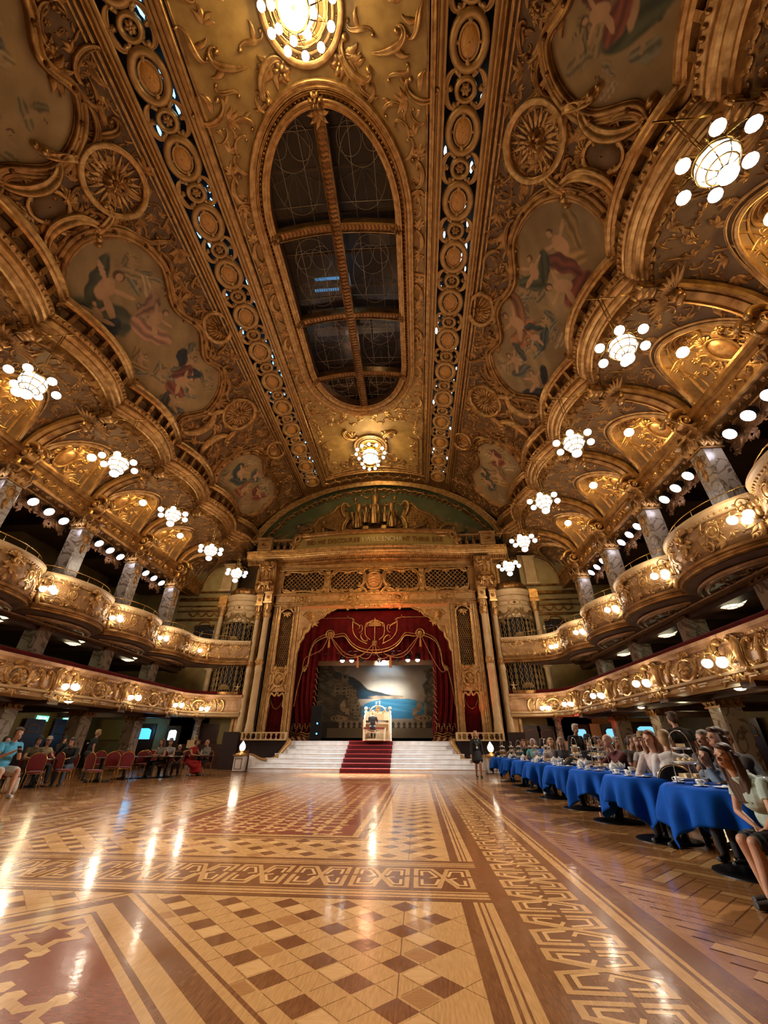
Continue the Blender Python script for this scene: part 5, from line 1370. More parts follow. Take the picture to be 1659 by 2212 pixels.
LETT = mat('pale_letters',(.86,.72,.42),.35,.4)
LETD = mat('bronze_letters',(.30,.15,.05),.4,.5)
def text(s, loc, size, rot, ext, xs, mb):
    """letter outlines turned into solid mesh, collected in mb"""
    c = bpy.data.curves.new('t','FONT'); c.body = s; c.size = size; c.extrude = ext; c.align_x = 'CENTER'
    t = bpy.data.objects.new('t',c); COL.objects.link(t); t.matrix_world = Matrix.Translation(loc) @ Matrix.Rotation(rot,4,'Z') @ Matrix.Rotation(PI/2,4,'X') @ Matrix.Scale(xs,4,(1,0,0))
    dg = bpy.context.evaluated_depsgraph_get(); me = bpy.data.meshes.new_from_object(t.evaluated_get(dg)); M = t.matrix_world.copy()
    V = np.array([M @ v.co for v in me.vertices])
    for p in me.polygons: mb.poly(V[list(p.vertices)])
    bpy.data.objects.remove(t); bpy.data.meshes.remove(me); bpy.data.curves.remove(c)
# letters follow the bowed face one by one
msg = 'BID ME DISCOURSE I WILL ENCHANT THINE EAR'
wd_ = {'I':.30,' ':.34,'W':1.0,'M':.92,'E':.60,'L':.58,'T':.62,'S':.60,'R':.66,'B':.66}
adv = [wd_.get(c,.74) for c in msg]; tot = sum(adv); sc_ = 9.75/tot; x = -4.87
mbL, mbD = MB(), MB()
for c,w in zip(msg,adv):
    xc = x+w*sc_/2; x += w*sc_
    if c==' ': continue
    an = (float(bow(xc+.05))-float(bow(xc-.05)))/.1
    text(c,Vector((XC+xc,float(bow(xc))-.06,13.47)),.50,math.atan(an),.03,.86,mbL if (-.9<xc<2.1) else mbD)
adopt(mbL.build('pale_lettering', LETT), o); adopt(mbD.build('bronze_lettering', LETD), o)
# parapet blocks with balustrades each side of the tablet
for q in (-1,1):
    pb = thing('parapet_balustrade','short dark balustrade and panelled block %s of the inscription tablet'%SIDE[q],'balustrade',group='parapet balustrades over the stage')
    mb = MB(); mb.box((XC+q*7.95,25.2,13.62),(.98,.5,.92)); mb.box((XC+q*7.95,25.17,14.1),(1.12,.6,.10)); mb.box((XC+q*6.55,25.25,14.02),(1.7,.3,.10)); mb.box((XC+q*6.55,25.25,13.22),(1.7,.3,.10)); mb.box((XC+q*9.0,25.3,14.02),(1.0,.3,.10))
    adopt(mb.build('block_and_rails', PINKG), pb); f_ = fy(24.95); mb = MB(); shell(mb,f_,(XC*0+q*7.95,13.5),.26,PI/2,2.6,7,mi=0); strip(mb,f_,[(q*7.6,13.3),(q*8.3,13.3)],.03,.04,0); strip(mb,f_,[(q*7.6,13.95),(q*8.3,13.95)],.03,.04,0); adopt(mb.build('shell_panel', GOLD), pb)
    for k in range(3):
        mb = MB(); mb.lathe([(.05,0),(.13,.08),(.15,.25),(.07,.45),(.05,.55),(.12,.62),(.12,.68)],(XC+q*(6.05+k*.48),25.25,13.28),12); adopt(mb.build('baluster', GOLDD), pb)
# stage arch, lunette painting and sculpted pediment
AR = np.array([(9.42,14.3),(8.9,15.35),(7.75,16.72),(6.6,17.6),(5.33,18.28),(4.0,18.83),(2.76,19.15),(1.4,19.36),(0,19.44)])
AR = np.vstack([AR,(AR[:-1]*np.array([-1,1]))[::-1]]); ARs = smoothpath(AR,90)
YA = 26.0
st = thing('trim_4','beaded gilded arch framing the painted lunette above the stage','x',kind='structure')
mb = MB(); fa = fy(YA)
for k,w,h in ((1.0,.12,.22),(.974,.06,.14),(.955,.035,.10)): strip(mb,fa,(ARs-np.array([0,14.3]))*k+np.array([0,14.3]),w,h,0,7)
adopt(mb.build('arch_mouldings', GOLDB), st)
mb = MB(); Lr = np.r_[0,np.cumsum(np.linalg.norm(np.diff(ARs,axis=0),axis=1))]
for q in np.arange(.2,Lr[-1],.19):
    a = np.interp(q,Lr,ARs[:,0])*.986; b = (np.interp(q,Lr,ARs[:,1])-14.3)*.986+14.3; boss(mb,fa,(a,b),.05,.16,0,6)
adopt(tag(mb.build('bead_row', GOLDB),kind='stuff'), st)
mb = MB(); Ai = (ARs-np.array([0,14.3]))*.93+np.array([0,14.3]); Lr = np.r_[0,np.cumsum(np.linalg.norm(np.diff(Ai,axis=0),axis=1))]
for i,q in enumerate(np.arange(.3,Lr[-1]-.2,.42)):
    a = np.interp(q,Lr,Ai[:,0]); b = np.interp(q,Lr,Ai[:,1]); t = math.atan2(np.interp(q+.1,Lr,Ai[:,1])-b,np.interp(q+.1,Lr,Ai[:,0])-a)
    scroll(mb,fy(YA+.5),(a,b),.52,t,'C' if i%2 else 'S',1 if i%3 else -1,.13,0); acanthus(mb,fy(YA+.5),(a,b-.12),.3,-PI/2,0,3,1.6)
adopt(mb.build('arch_scroll_band', GOLD), st)
# band between the ceiling panel and the arch
mb = MB(); xs_ = np.linspace(-5.7,5.7,50); zc = lambda x: np.interp(np.abs(x),[0,3.92,5.7],[19.45,18.84,18.42])
arch_z = lambda x: np.interp(x,AR[::-1,0] if AR[0,0]>AR[-1,0] else AR[:,0],AR[::-1,1] if AR[0,0]>AR[-1,0] else AR[:,1])
fb_ = lambda a,b,h: np.stack([XC+np.asarray(a,float),24.55+np.asarray(b,float)*1.4+0*h,zc(np.asarray(a,float))*(1-np.asarray(b,float))+np.asarray(b,float)*(arch_z(np.asarray(a,float))+.05)-h],-1)
A,B = np.meshgrid(xs_,[0,.5,1.0],indexing='ij'); m2 = MB(); m2.grid(fb_(A,B,0*A)); adopt(m2.build('band_surface', GOLDD), st)
for i,x in enumerate(np.arange(-3.8,3.9,.42)): scroll(mb,fb_,(x,.42),.48,.5*(-1)**i,'S',1,.13,0); acanthus(mb,fb_,(x,.42),.22,PI/2*(-1)**i,0,3,1.8)
adopt(mb.build('band_scrollwork', GOLDB), st)
# painted lunette
lp = MB(); mw = MB(); mw.box((XC,26.78,17.0),(19.5,.1,6.0)); struct('wall_lunette', mw, DARK, label='wall behind the lunette painting'); c = np.array([0,14.3]); R = np.linspace(0,1,40); Pp = c+(ARs[None]-c)*R[:,None,None]*1.07
Pp = Pp*1.0; lp.grid(fy(YA+.62)(Pp[...,0],Pp[...,1],0*Pp[...,0])); lo = lp.build('lunette_painting', PAINT)
tag(lo,'dark green painted landscape in the arched lunette above the stage','mural')
X,Y = Pp[...,0],Pp[...,1]-14.3
C = sky(X,Y,9,(.13,.14,.055),(.06,.075,.03),(.24,.20,.09))
for k in range(14):
    rg = random.Random(k+40); x = rg.choice((-1,1))*rg.uniform(3.6,8.2); y = rg.uniform(.2,1.0)*(1-(abs(x)/9.4)**2)*2+.3
    figure(C,X,Y,x,y,rg.uniform(.7,1.1),rg.uniform(-.5,.5),rg.choice((GREEN,NAVY,OCHRE,GREYB)),(.26,.17,.07),k)
setcols(lo, C.reshape(-1,3))
pd = thing('sculpted_pediment','gilded sculpture group of three figures between great scrolls on top of the tablet','sculpture')
mb = MB(); fp_ = fy(25.45); f5 = fy(25.25); yb = lambda x: 14.42
DG = mat('deep_gilding',(.36,.20,.06),.40,.6,col2=(.22,.11,.03),scale=4,bump=.3,bscale=20)  # darker gilding used on the whole pediment group
for q in (-1,1):
    extrude(mb,[(q*a,b) for a,b in [(1.3,14.4),(1.35,15.2),(1.9,15.7),(2.15,16.6),(2.45,17.05),(2.9,16.7),(3.4,16.2),(4.2,15.75),(4.6,15.2),(5.3,14.95),(5.7,14.4)]],fy(25.6),.14,0)
    bez(mb,fp_,[(q*2.2,16.5),(q*2.75,16.95),(q*3.3,16.35),(q*4.25,15.85),(q*4.6,15.3),(q*5.4,15.0)],.10,.18,0,50)
    scroll(mb,fp_,(q*2.35,16.65),1.15,PI/2,'J',q,.14,0,base=.05); scroll(mb,fp_,(q*5.25,14.85),1.1,.2*q,'C',-q if q>0 else 1,.14,0,base=.05)
    scroll(mb,fp_,(q*2.0,15.1),1.7,PI/2+q*.3,'C',q,.11,0,base=.05); scroll(mb,fp_,(q*3.2,14.95),1.5,.3*q,'S',q,.11,0,base=.05)
    for k in range(6): leaf(mb,fp_,(q*(2.4+k*.5),14.6+.1*(k%2)),PI/2-q*.3*(k%3),.8-.08*k,.14,0,.3*q,base=.04)
    for i in range(8):
        for j in range(5):
            x = 2.3+i*.22; z = 15.3+j*.2
            if z < 16.6-(x-2.3)*.62: boss(mb,fp_,(q*x,z),.05,.06,0,5)
    acanthus(mb,fp_,(q*1.5,14.7),.9,PI/2+q*.4,0,7,2.6,base=.05)
rococo(mb,fp_,lambda a,b: a>.1,(0,1.4,14.45,15.1),12,.3,.55,3,0,.6,.1,sym=0)
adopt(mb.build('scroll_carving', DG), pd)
def statue(mb, x, z, s, lean=0, Y=25.15):
    """seated or standing draped figure, one continuous lathe-and-limb body"""
    B = lambda a,y,b: (XC+x+a*s+lean*b*s*.2, Y+y*s, z+b*s)
    mb.ball(B(0,0,1.72),(.095*s,.10*s,.125*s)); mb.ball(B(0,.03,1.80),(.11*s,.11*s,.09*s))
    mb.tube([B(0,.02,1.62),B(0,.03,1.5)],.05*s,8)
    mb.lathe([(.02,1.52),(.10,1.50),(.17,1.42),(.155,1.25),(.12,1.08),(.17,.92),(.20,.80),(.05,.7)],B(0,0,0)[:3],14,sy=.7) if s==1 else mb.lathe([(a*s,b*s) for a,b in [(.02,1.52),(.10,1.50),(.17,1.42),(.155,1.25),(.12,1.08),(.17,.92),(.20,.80),(.05,.7)]],B(0,0,0),14,sy=.7)
    for q in (-1,1):
        mb.tube([B(q*.17,0,1.42),B(q*.34,-.1,1.28),B(q*.55,-.12,1.40+.1*lean*q)],[.055*s,.045*s,.03*s],8); mb.ball(B(q*.58,-.12,1.42),(.04*s,.04*s,.05*s))
        mb.tube([B(q*.10,0,.9),B(q*.20,-.28,.78),B(q*.17,-.22,.4),B(q*.2,-.2,.06)],[.11*s,.09*s,.06*s,.045*s],8); mb.ball(B(q*.2,-.28,.03),(.05*s,.11*s,.04*s))
    if s>.4:
        n_=40; th=np.linspace(0,2*PI,n_,endpoint=False); G=[]
        for zz,rr in ((.95,.15),(.75,.20),(.45,.21),(.15,.25),(.0,.24)): G.append([(XC+x+s*rr*(1+.10*math.sin(a*9+zz*3))*math.cos(a), Y-.06*s+s*.75*rr*(1+.10*math.sin(a*9+zz*3))*math.sin(a), z+s*zz) for a in th])
        mb.grid(np.array(G),cv=True)
mb = MB(); statue(mb,0,15.0,1.8); statue(mb,-1.25,14.7,1.5,-.5); statue(mb,1.25,14.7,1.5,.5); 
for x,z in ((-.7,15.3),(.75,15.3)): statue(mb,x,z,1.0,0,25.35)
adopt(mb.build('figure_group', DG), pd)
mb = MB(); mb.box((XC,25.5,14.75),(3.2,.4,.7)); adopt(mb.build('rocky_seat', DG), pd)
# ------------------------------------------------------------------ organ-chamber turrets and flanking walls
SILV = mat('grille_gilding',(.24,.15,.055),.4,.5)
for side in (-1,1):
    s = SIDE[side]; cx, cy, R_ = 9.15, 26.75, 1.33
    t = thing('organ_turret','round turret with fretted grilles and ribbed dome %s of the stage'%s,'turret',group='organ turrets beside the stage')
    c3 = (XC+side*cx,cy,0)
    mb = MB(); mb.lathe([(R_-.12,2.62),(R_-.12,8.65)],c3,40); adopt(mb.build('grille_core', BLACK), t)
    mb = MB(); mb.lathe([(R_,8.2),(R_+.04,8.3),(R_,8.36),(R_,8.75),(R_+.06,8.8),(R_+.06,8.88),(R_,8.92),(R_,9.4),(R_+.07,9.46),(R_+.10,9.54),(R_+.03,9.6),(R_+.02,9.78),(R_+.12,9.85),(R_+.20,9.95),(R_+.2,10.05),(R_+.05,10.12),(R_-.3,10.14)],c3,48); adopt(mb.build('drum', CREAML), t)
    ff = lambda a,b,h: np.stack([c3[0]+(R_+h)*np.sin(np.asarray(a,float)/R_), c3[1]-(R_+h)*np.cos(np.asarray(a,float)/R_), np.asarray(b,float)+0*a],-1)
    mb = MB()
    for k in range(-3,4):
        q = k*.72; bez(mb,ff,[(q-.33,8.72),(q-.16,8.52),(q,8.48),(q+.16,8.52),(q+.33,8.72)],.045,.07,0,12); acanthus(mb,ff,(q+.36,8.72),.2,-PI/2,0,3,1.2); 
        if k%2==0: rosette(mb,ff,(q,9.18),.1,6,.06,0)
        bez(mb,ff,[(q-.28,9.05),(q+.28,9.05),(q+.28,9.3),(q-.28,9.3)],.015,.02,0,16,True)
    for q in np.arange(-3.2,3.3,.1): boss(mb,ff,(q,9.68),.035,.05,0,5,.02)
    adopt(mb.build('swags', GOLD), t)
    mb = MB(); th = np.linspace(0,2*PI,72,endpoint=False); 
    prof = [(R_-.25,10.1),(R_-.12,10.2),(R_-.08,10.4),(R_-.2,10.62),(R_-.5,10.76),(.35,10.8),(.28,10.84),(.34,10.92),(.2,11.0),(.02,11.02)]
    G = np.array([[((r*(1+.05*abs(math.sin(a*12))*(r>.5)))*math.cos(a)+c3[0], (r*(1+.05*abs(math.sin(a*12))*(r>.5)))*math.sin(a)+c3[1], z) for a in th] for r,z in prof]); mb.grid(G,cv=True); adopt(mb.build('ribbed_dome', GOLD), t)
    for z0,z1,top in ((6.85,8.6,True),(3.95,5.5,False)):
        mb = MB(); w=.021
        for k in range(-7,8):       # ogee diaper grille
            for ph in (0,1):
                zz = np.linspace(z0,z1-(0 if not top else 0),44); aa = k*.30+.075*np.sin(zz*9.0+PI*ph)+(.0)
                keep = np.abs(aa)<1.9
                if top: keep &= zz < 8.62-.34*np.abs(aa)**1.3
                if keep.sum()>3: strip(mb,ff,np.stack([aa[keep],zz[keep]],-1),w,.05,0,4,-.02)
        for q in (-1.75,-.6,.6,1.75): strip(mb,ff,[(q,z0),(q,z1-.35 if top else z1)],.03,.06,0,5,-.02)
        if top:
            bez(mb,ff,[(-1.9,7.4),(-1.5,7.95),(-.9,8.1),(-.4,8.45),(0,8.75),(.4,8.45),(.9,8.1),(1.5,7.95),(1.9,7.4)],.05,.12,0,50)
            rococo(mb,ff,lambda a,b: a>0.03 and abs(b-(8.5-.33*a**1.2))<.3,(0,1.8,7.5,8.7),16,.28,.45,5,0,.5,.05,sym=0)
        shell(mb,ff,(0,z0+.08),.36,PI/2,2.9,9,mi=0,base=.03)
        adopt(mb.build('fretted_grille', SILV), t)
    mb = MB(); mb.lathe([(R_+.02,6.6),(R_+.05,6.85),(R_,6.88)],c3,40); mb.lathe([(R_,5.5),(R_+.05,5.6)],c3,40); mb.lathe([(R_,3.7),(R_+.05,3.95)],c3,40); adopt(mb.build('grille_sill', GOLD), t)
    mb = MB(); mb.box((XC+side*9.9,28.3,7.0),(5.4,.2,14)); mb.box((XC+side*9.6,27.2,13.3),(4.6,2.4,.15)); mb.box((XC+side*7.6,27.2,6.5),(.15,2.2,13)); ts = struct('wall_%s_stage_return'%s, mb, TAN, label='brown wall behind the organ turret %s of the stage'%s)
    # wall beside the turret
    wl = thing('wall_%s_stage_corner'%s,'','x',kind='structure')
    f6 = lambda a,b,h,side=side: np.stack([XC+side*np.asarray(a,float), 26.4-h+0*np.asarray(a,float), np.asarray(b,float)+0*h],-1)
    mb = MB()
    def rw(x0,x1,z0,z1,Y=26.4,d=.2): mb.box((XC+side*(x0+x1)/2,Y+d/2,(z0+z1)/2),(x1-x0,d,z1-z0))
    rw(10.1,17.2,8.3,12.9); rw(10.1,11.1,0,8.3); rw(12.5,17.2,0,8.3); rw(11.1,12.5,2.5,6.6); rw(11.1,12.5,0,2.5)
    adopt(mb.build('wall_surface', CREAM if False else mat('corner_wall_%s'%s,(.44,.33,.13),.55,0,col2=(.35,.25,.09),scale=2)), wl)
    mb = MB()
    for z,w,h in ((8.62,.05,.10),(8.72,.03,.07),(9.25,.05,.12),(9.62,.04,.10),(10.05,.08,.24),(10.16,.05,.18),(10.62,.06,.2)): strip(mb,f6,[(10.3,z),(14,z)],w,h,0)
    for q in (11.0,11.6,12.2,12.8): bez(mb,f6,[(q-.28,9.15),(q-.14,8.95),(q,8.9),(q+.14,8.95),(q+.28,9.15)],.05,.08,0,12); acanthus(mb,f6,(q+.3,9.15),.22,-PI/2,0,3,1.2)
    bez(mb,f6,[(11.0,9.36),(12.9,9.36),(12.9,9.55),(11.0,9.55)],.02,.03,0,20,True)
    th = np.linspace(0,PI/2,20); strip(mb,f6,np.stack([11.15+1.5*np.sin(th),10.7+2.0*np.cos(th)],-1),.05,.1,0)
    bez(mb,f6,[(11.05,8.2),(11.3,8.2),(11.5,8.45),(11.8,8.5),(12.1,8.45),(12.3,8.2),(12.55,8.2)],.05,.1,0,30)
    adopt(mb.build('wall_mouldings', GOLD), wl)
    mb = MB(); mb.box((XC+side*10.75,26.25,11.6),(.7,.3,1.9)); 
    for q in range(6): mb.box((XC+side*(10.5+q*.1),26.08,11.6),(.05,.06,1.7))
    mb.box((XC+side*10.75,26.2,12.6),(.85,.4,.12)); mb.box((XC+side*10.75,26.2,10.65),(.85,.45,.12)); adopt(mb.build('fluted_pilaster', CREAML), wl)
    dr = MB(); dr.box((XC+side*11.8,26.5,7.4),(1.4,.1,1.8)); x = np.linspace(-.68,.68,40); dr.grid(np.array([[(XC+side*11.8+a,26.42+.04*math.sin(a*40),z) for a in x] for z in (6.6,8.25)])); d_ = dr.build('doorway_drape', mat('black_drape_%s'%s,(.03,.018,.014),.8)); tag(d_,'dark draped doorway at the %s end of the upper gallery'%s,'curtain')
    mb = MB(); mb.box((XC+side*10.5,26.45,1.3),(4.2,.1,2.62)); gw = struct('wall_%s_under_turret'%s, mb, OLIVE, label='olive wall under the %s organ turret'%s)
    cl = thing('gallery_column','slender gilt column between turret and doorway, %s of the stage'%s,'column',(XC+side*10.55,25.95,0),0,'slender gallery end columns')
    mb = MB(); mb.lathe([(.21,6.6),(.2,6.8),(.17,6.85),(.15,8.75)],(0,0,0),18); mb.box((0,0,6.4),(.5,.5,.5)); mb.lathe([(.2,3.9),(.17,4.0),(.165,5.2),(.22,5.3)],(0,0,0),108,flute=18,fl0=4.0,fl1=5.2); mb.box((0,0,3.8),(.45,.45,.3)); mb.box((0,0,5.36),(.5,.5,.12)); mb.box((0,0,1.2),(.55,.55,.4)); adopt(mb.build('shaft', CREAML), cl)
    mb = MB(); mb.lathe([(.19,1.4),(.18,1.5),(.17,2.35),(.25,2.5)],(0,0,0),96,flute=16,fl0=1.45,fl1=2.36); mb.box((0,0,2.52),(.5,.5,.08)); mb.lathe([(.26,0),(.28,.5),(.24,.6),(.26,1.0)],(0,0,0),12); adopt(mb.build('lower_shaft', MARB), cl)
    fcc = lambda a,b,h: np.stack([(.16+h)*np.sin(np.asarray(a,float)/.16), -(.16+h)*np.cos(np.asarray(a,float)/.16), np.asarray(b,float)+0*h],-1)
    mb = MB(); 
    for q in (-.3,-.1,.1,.3): acanthus(mb,fcc,(q,8.7),.5,PI/2,0,3,1.1); scroll(mb,fcc,(q,9.2),.3,PI/2,'C',1,.15,0,base=.05); acanthus(mb,fcc,(q,1.2),.4,PI/2,0,3,1.1)
    mb.lathe([(.16,8.7),(.3,9.3)],(0,0,0),14); mb.box((0,0,9.42),(.6,.5,.2)); mb.box((0,0,9.85),(.55,.45,.6)); adopt(mb.build('capital', GOLDB), cl)
    # chrome guard rail at the gallery end
    gr = MB(); x0 = XC+side*11.1; gr.tube(smoothpath([(x0-.35,25.6,6.95),(x0-.35,25.6,7.55),(x0-.25,25.6,7.68),(x0+.35,25.6,7.68),(x0+.45,25.6,7.55),(x0+.45,25.6,6.95)],30),.018,6)
    g_ = gr.build('guard_rail', SILVER); tag(g_,'bent steel guard rail at the stage end of the %s upper balcony'%s,'rail')
    # putto on the lower balcony end
    pt = MB(); statue(pt,side*8.3,3.80,.32,0,25.45); p_ = pt.build('putto', CREAML); tag(p_,'small plaster cherub standing on the %s lower balcony end'%s,'statue')
# ------------------------------------------------------------------ stage house
mb = MB(); mb.box((XC,29.2,1.28),(12.6,7.2,.2)); o = mb.build('floor', BLACK); tag(o,'dark stage floor behind the steps',None,None,'structure')
mb = MB(); mb.box((XC,32.9,6),(16,.2,12)); mb.box((XC-7,29.3,6),(.2,7.2,12)); mb.box((XC+7,29.3,6),(.2,7.2,12)); mb.box((XC,29.3,10.6),(14,7.2,.2)); mb.box((XC,25.95,.62),(16,.6,1.25))
o = struct('wall_backstage', mb, BLACK, label='black backstage masking walls')
def drape(x0,x1,z0,z1,Y,amp,per,m,name,label,cat='curtain',n=150,fn=None,group=None):
    x = np.linspace(x0,x1,n); z = np.linspace(z0,z1,14)
    G = np.array([[(XC+(a if fn is None else fn(a,zz)), Y-amp*math.sin(a*2*PI/per+.3*math.sin(zz*.8))-amp*.4*math.sin(a*2*PI/per*2.3), zz) for a in x] for zz in z]); mb = MB(); mb.grid(G)
    return tag(mb.build(name,m),label,cat,group)
for side in (-1,1):
    s = SIDE[side]
    o = drape(3.75*side,5.2*side,1.4,7.9,27.0,.07,.32,REDV,'stage_curtain','red velvet stage curtain gathered on the %s side'%s,fn=lambda a,z,side=side: a+side*(-.25*math.exp(-((z-2)/1.2)**2)+.0)-(0))
    mb = MB(); f7 = fy(26.86)
    for i in range(9): scroll(mb,f7,(side*(3.75+i*.16),2.05+.12*(i%2)),.30,PI/2,'S',1 if i%2 else -1,.10,0)
    for i in range(10): scroll(mb,f7,(side*3.75,2.3+i*.34),.34,PI/2+.3,'S',1,.08,0)
    strip(mb,f7,[(side*(3.6+i*.1),1.78+.05*math.sin(i)) for i in range(17)],.035,.05,0); strip(mb,f7,[(side*(3.6+i*.1),1.66+.05*math.sin(i)) for i in range(17)],.03,.05,0)
    adopt(mb.build('gold_embroidery', GOLD), o)
    mb = MB(); x = np.linspace(3.55,5.2,50); mb.grid(np.array([[(XC+side*(a-.12*(z<1.5)),26.88-.05*math.sin(a*18),z) for a in x] for z in (1.40,1.5,1.62)])); adopt(mb.build('fringe', mat('fringe_%s'%s,(.30,.12,.03),.7)), o)
    # side swag curtain with gold edge
    E_ = [(4.1,7.35),(4.45,7.0),(4.62,6.4),(4.66,5.7),(4.75,5.35),(4.95,5.2),(4.9,4.6),(5.02,3.9),(5.1,3.2)]
# pelmet with scalloped gilt edge
edge = [(-4.95,3.2),(-4.85,4.2),(-4.72,4.9),(-4.62,5.25),(-4.35,5.5),(-4.28,6.2),(-4.05,6.9),(-3.6,7.25),(-3.05,7.42),(-2.6,7.35),(-2.2,7.42),(-1.95,7.35),(-1.55,6.85),(-1.0,6.5),(-.4,6.35),(.0,6.33)]
edge = edge+[(-a,b) for a,b in edge[::-1][1:]]
E2 = smoothpath(edge,120)
mb = MB(); Zt = 9.1
G = np.array([[(XC+p[0]*(1-.0*t), 26.55-.05*math.sin(p[0]*13)*(1-t), p[1]*(1-t)+Zt*t) for p in E2] for t in np.linspace(0,1,10)]); mb.grid(G)
pel = tag(mb.build('pelmet', REDV),'shaped red velvet pelmet with gold braid across the top of the stage','pelmet')
mb = MB()
for side in (-1,1): mb.grid(np.array([[(XC+side*(5.0+.3*t),26.52,z) for z in np.linspace(1.4,9.1,6)] for t in (0,1)]))
adopt(mb.build('pelmet_return', REDV), pel)
f8 = fy(26.46); mb = MB(); strip(mb,f8,E2,.035,.05,0); strip(mb,f8,E2+np.array([0,.17]),.022,.04,0)
for q in (-1,1):
    strip(mb,f8,[(q*4.4,8.62),(q*1.85,8.62)],.018,.03,0); scroll(mb,f8,(q*1.62,8.58),.5,.2*q,'S',q,.06,0)
    bez(mb,f8,[(q*1.5,8.35),(q*1.45,7.7),(q*1.1,7.2),(q*.5,6.9)],.025,.04,0,30); bez(mb,f8,[(q*.2,8.3),(q*.6,8.2),(q*.62,7.5),(q*.3,7.15)],.02,.04,0,30)
    scroll(mb,f8,(q*1.25,8.2),.7,q*.5,'S',q,.06,0); scroll(mb,f8,(q*.75,7.25),.6,q*.8,'C',-q,.06,0); scroll(mb,f8,(q*.9,7.9),.5,PI/2,'C',-q,.06,0)
    rosette(mb,f8,(q*3.0,7.55),.22,8,.1,0); ring(mb,f8,(q*3.0,7.55),.27,.27,.03,.05,0)
    rosette(mb,f8,(q*4.55,5.35),.18,6,.1,0)
shell(mb,f8,(0,8.0),.45,PI/2,3.0,11,.08,0,.2); rosette(mb,f8,(0,6.95),.20,8,.1,0); ring(mb,f8,(0,8.0),.55,.45,.02,.03,0,20,0,0,PI)
strip(mb,f8,[(0,7.1),(0,8.6)],.02,.04,0)
adopt(mb.build('gold_braid', GOLDB), pel)
mb = MB()
def cord(pts,r=.025): mb.tube(smoothpath([(XC+a,26.3,b) for a,b in pts],24),r,5)
for q in (-1,1):
    for d in (0,.22): cord([(q*2.95,7.45),(q*2.5,6.9-d),(q*1.9,6.3-d),(q*1.15,6.1-d*.3),(q*.6,6.3),(q*.05,6.9)])
    cord([(q*.05,6.9),(q*.15,6.3),(q*.35,6.0),(q*.65,5.95),(q*.95,6.1)]); cord([(q*3.05,7.4),(q*3.4,6.6),(q*3.9,5.6) if q>0 else (q*3.9,6.3),(q*4.3,5.1) if q>0 else (q*4.5,6.0),(q*4.6,5.4)])
    for x,z in ((q*3.0,7.0),(q*1.05,5.75)):
        mb.lathe([(.02,.35),(.05,.3),(.06,.2),(.04,.15),(.075,.0),(.085,-.35)],(XC+x,26.3,z),10)
adopt(mb.build('cords_and_tassels', mat('cord_gold',(.42,.17,.05),.5,.3)), pel)
o = drape(-4.6,4.6,6.0,9.0,27.3,.08,.42,REDV,'border_curtain','pleated red border curtain hanging behind the pelmet',n=220)
o = drape(-4.3,4.3,5.85,6.25,28.2,.0,1,mat('tan_border',(.20,.10,.04),.7),'border_cloth','plain brown border cloth above the lighting truss')
# truss with lamps
tr = thing('lighting_truss','silver lattice truss with stage lamps across the stage opening','truss'); mb = MB()
zt = 6.38; yt = 27.3
for dz,dy in ((0,0),(.22,0),(.22,.2)): mb.tube([(XC-3.95,yt+dy,zt+dz),(XC+4.1,yt+dy,zt+dz)],.022,6)
for k in range(32): x=-3.95+k*.25; mb.tube([(XC+x,yt,zt+(.22 if k%2 else 0)),(XC+x+.25,yt,zt+(0 if k%2 else .22))],.010,4); mb.tube([(XC+x,yt,zt+.22),(XC+x+.12,yt+.2,zt+.22)],.008,4)
mb.tube([(XC+.15,yt,zt+.2),(XC+.15,yt,7.1)],.02,5)
adopt(mb.build('truss_tubes', SILVER), tr)
STL = mat('lit_stage_lens',(1,1,1),.3,emit=(1,.95,.85),es=14)
for px_,lit,nm in ((740,1,'far left lit'),(760,1,'second lit'),(782,0,'left unlit'),(858,0,'right unlit'),(881,1,'third lit'),(902,1,'far right lit')):
    p = at_y(px_,1425,yt); x = p.x
    l = thing('stage_lamp','%s round stage lamp hanging under the truss'%nm,'stage lamp',(x,yt-.05,6.02),0,'lamps under the truss')
    mb = MB(); mb.lathe([(.0,-.02),(.15,.0),(.17,.05),(.15,.28),(.05,.34)],(0,0,0),16) if lit else mb.lathe([(0,-.12),(.12,-.1),(.13,.2),(.06,.26)],(0,0,0),12); mb.tube([(0,0,.2),(0,0,.40)],.02,5); adopt(mb.build('housing', BLKM), l)
    if lit:
        mb = MB(); mb.lathe([(.005,-.14),(.10,-.10),(.145,-.02),(.145,.0)],(0,0,0),16); adopt(mb.build('lens', STL), l)
p = at_y(820,1426,yt); b_ = thing('mirror_ball','small mirrored ball hanging at the middle of the truss','mirror ball',(p.x,yt-.05,6.05))
mb = MB(); mb.ball((0,0,0),.20,16,10); adopt(mb.build('ball', mat('mirror_facets',(.8,.8,.8),.12,1.0)), b_); b_.children; 
for pl in KIDS(b_)[0].data.polygons: pl.use_smooth=False
mb = MB(); mb.tube([(0,0,.18),(0,0,.36)],.012,5); adopt(mb.build('hanger', BLKM), b_)
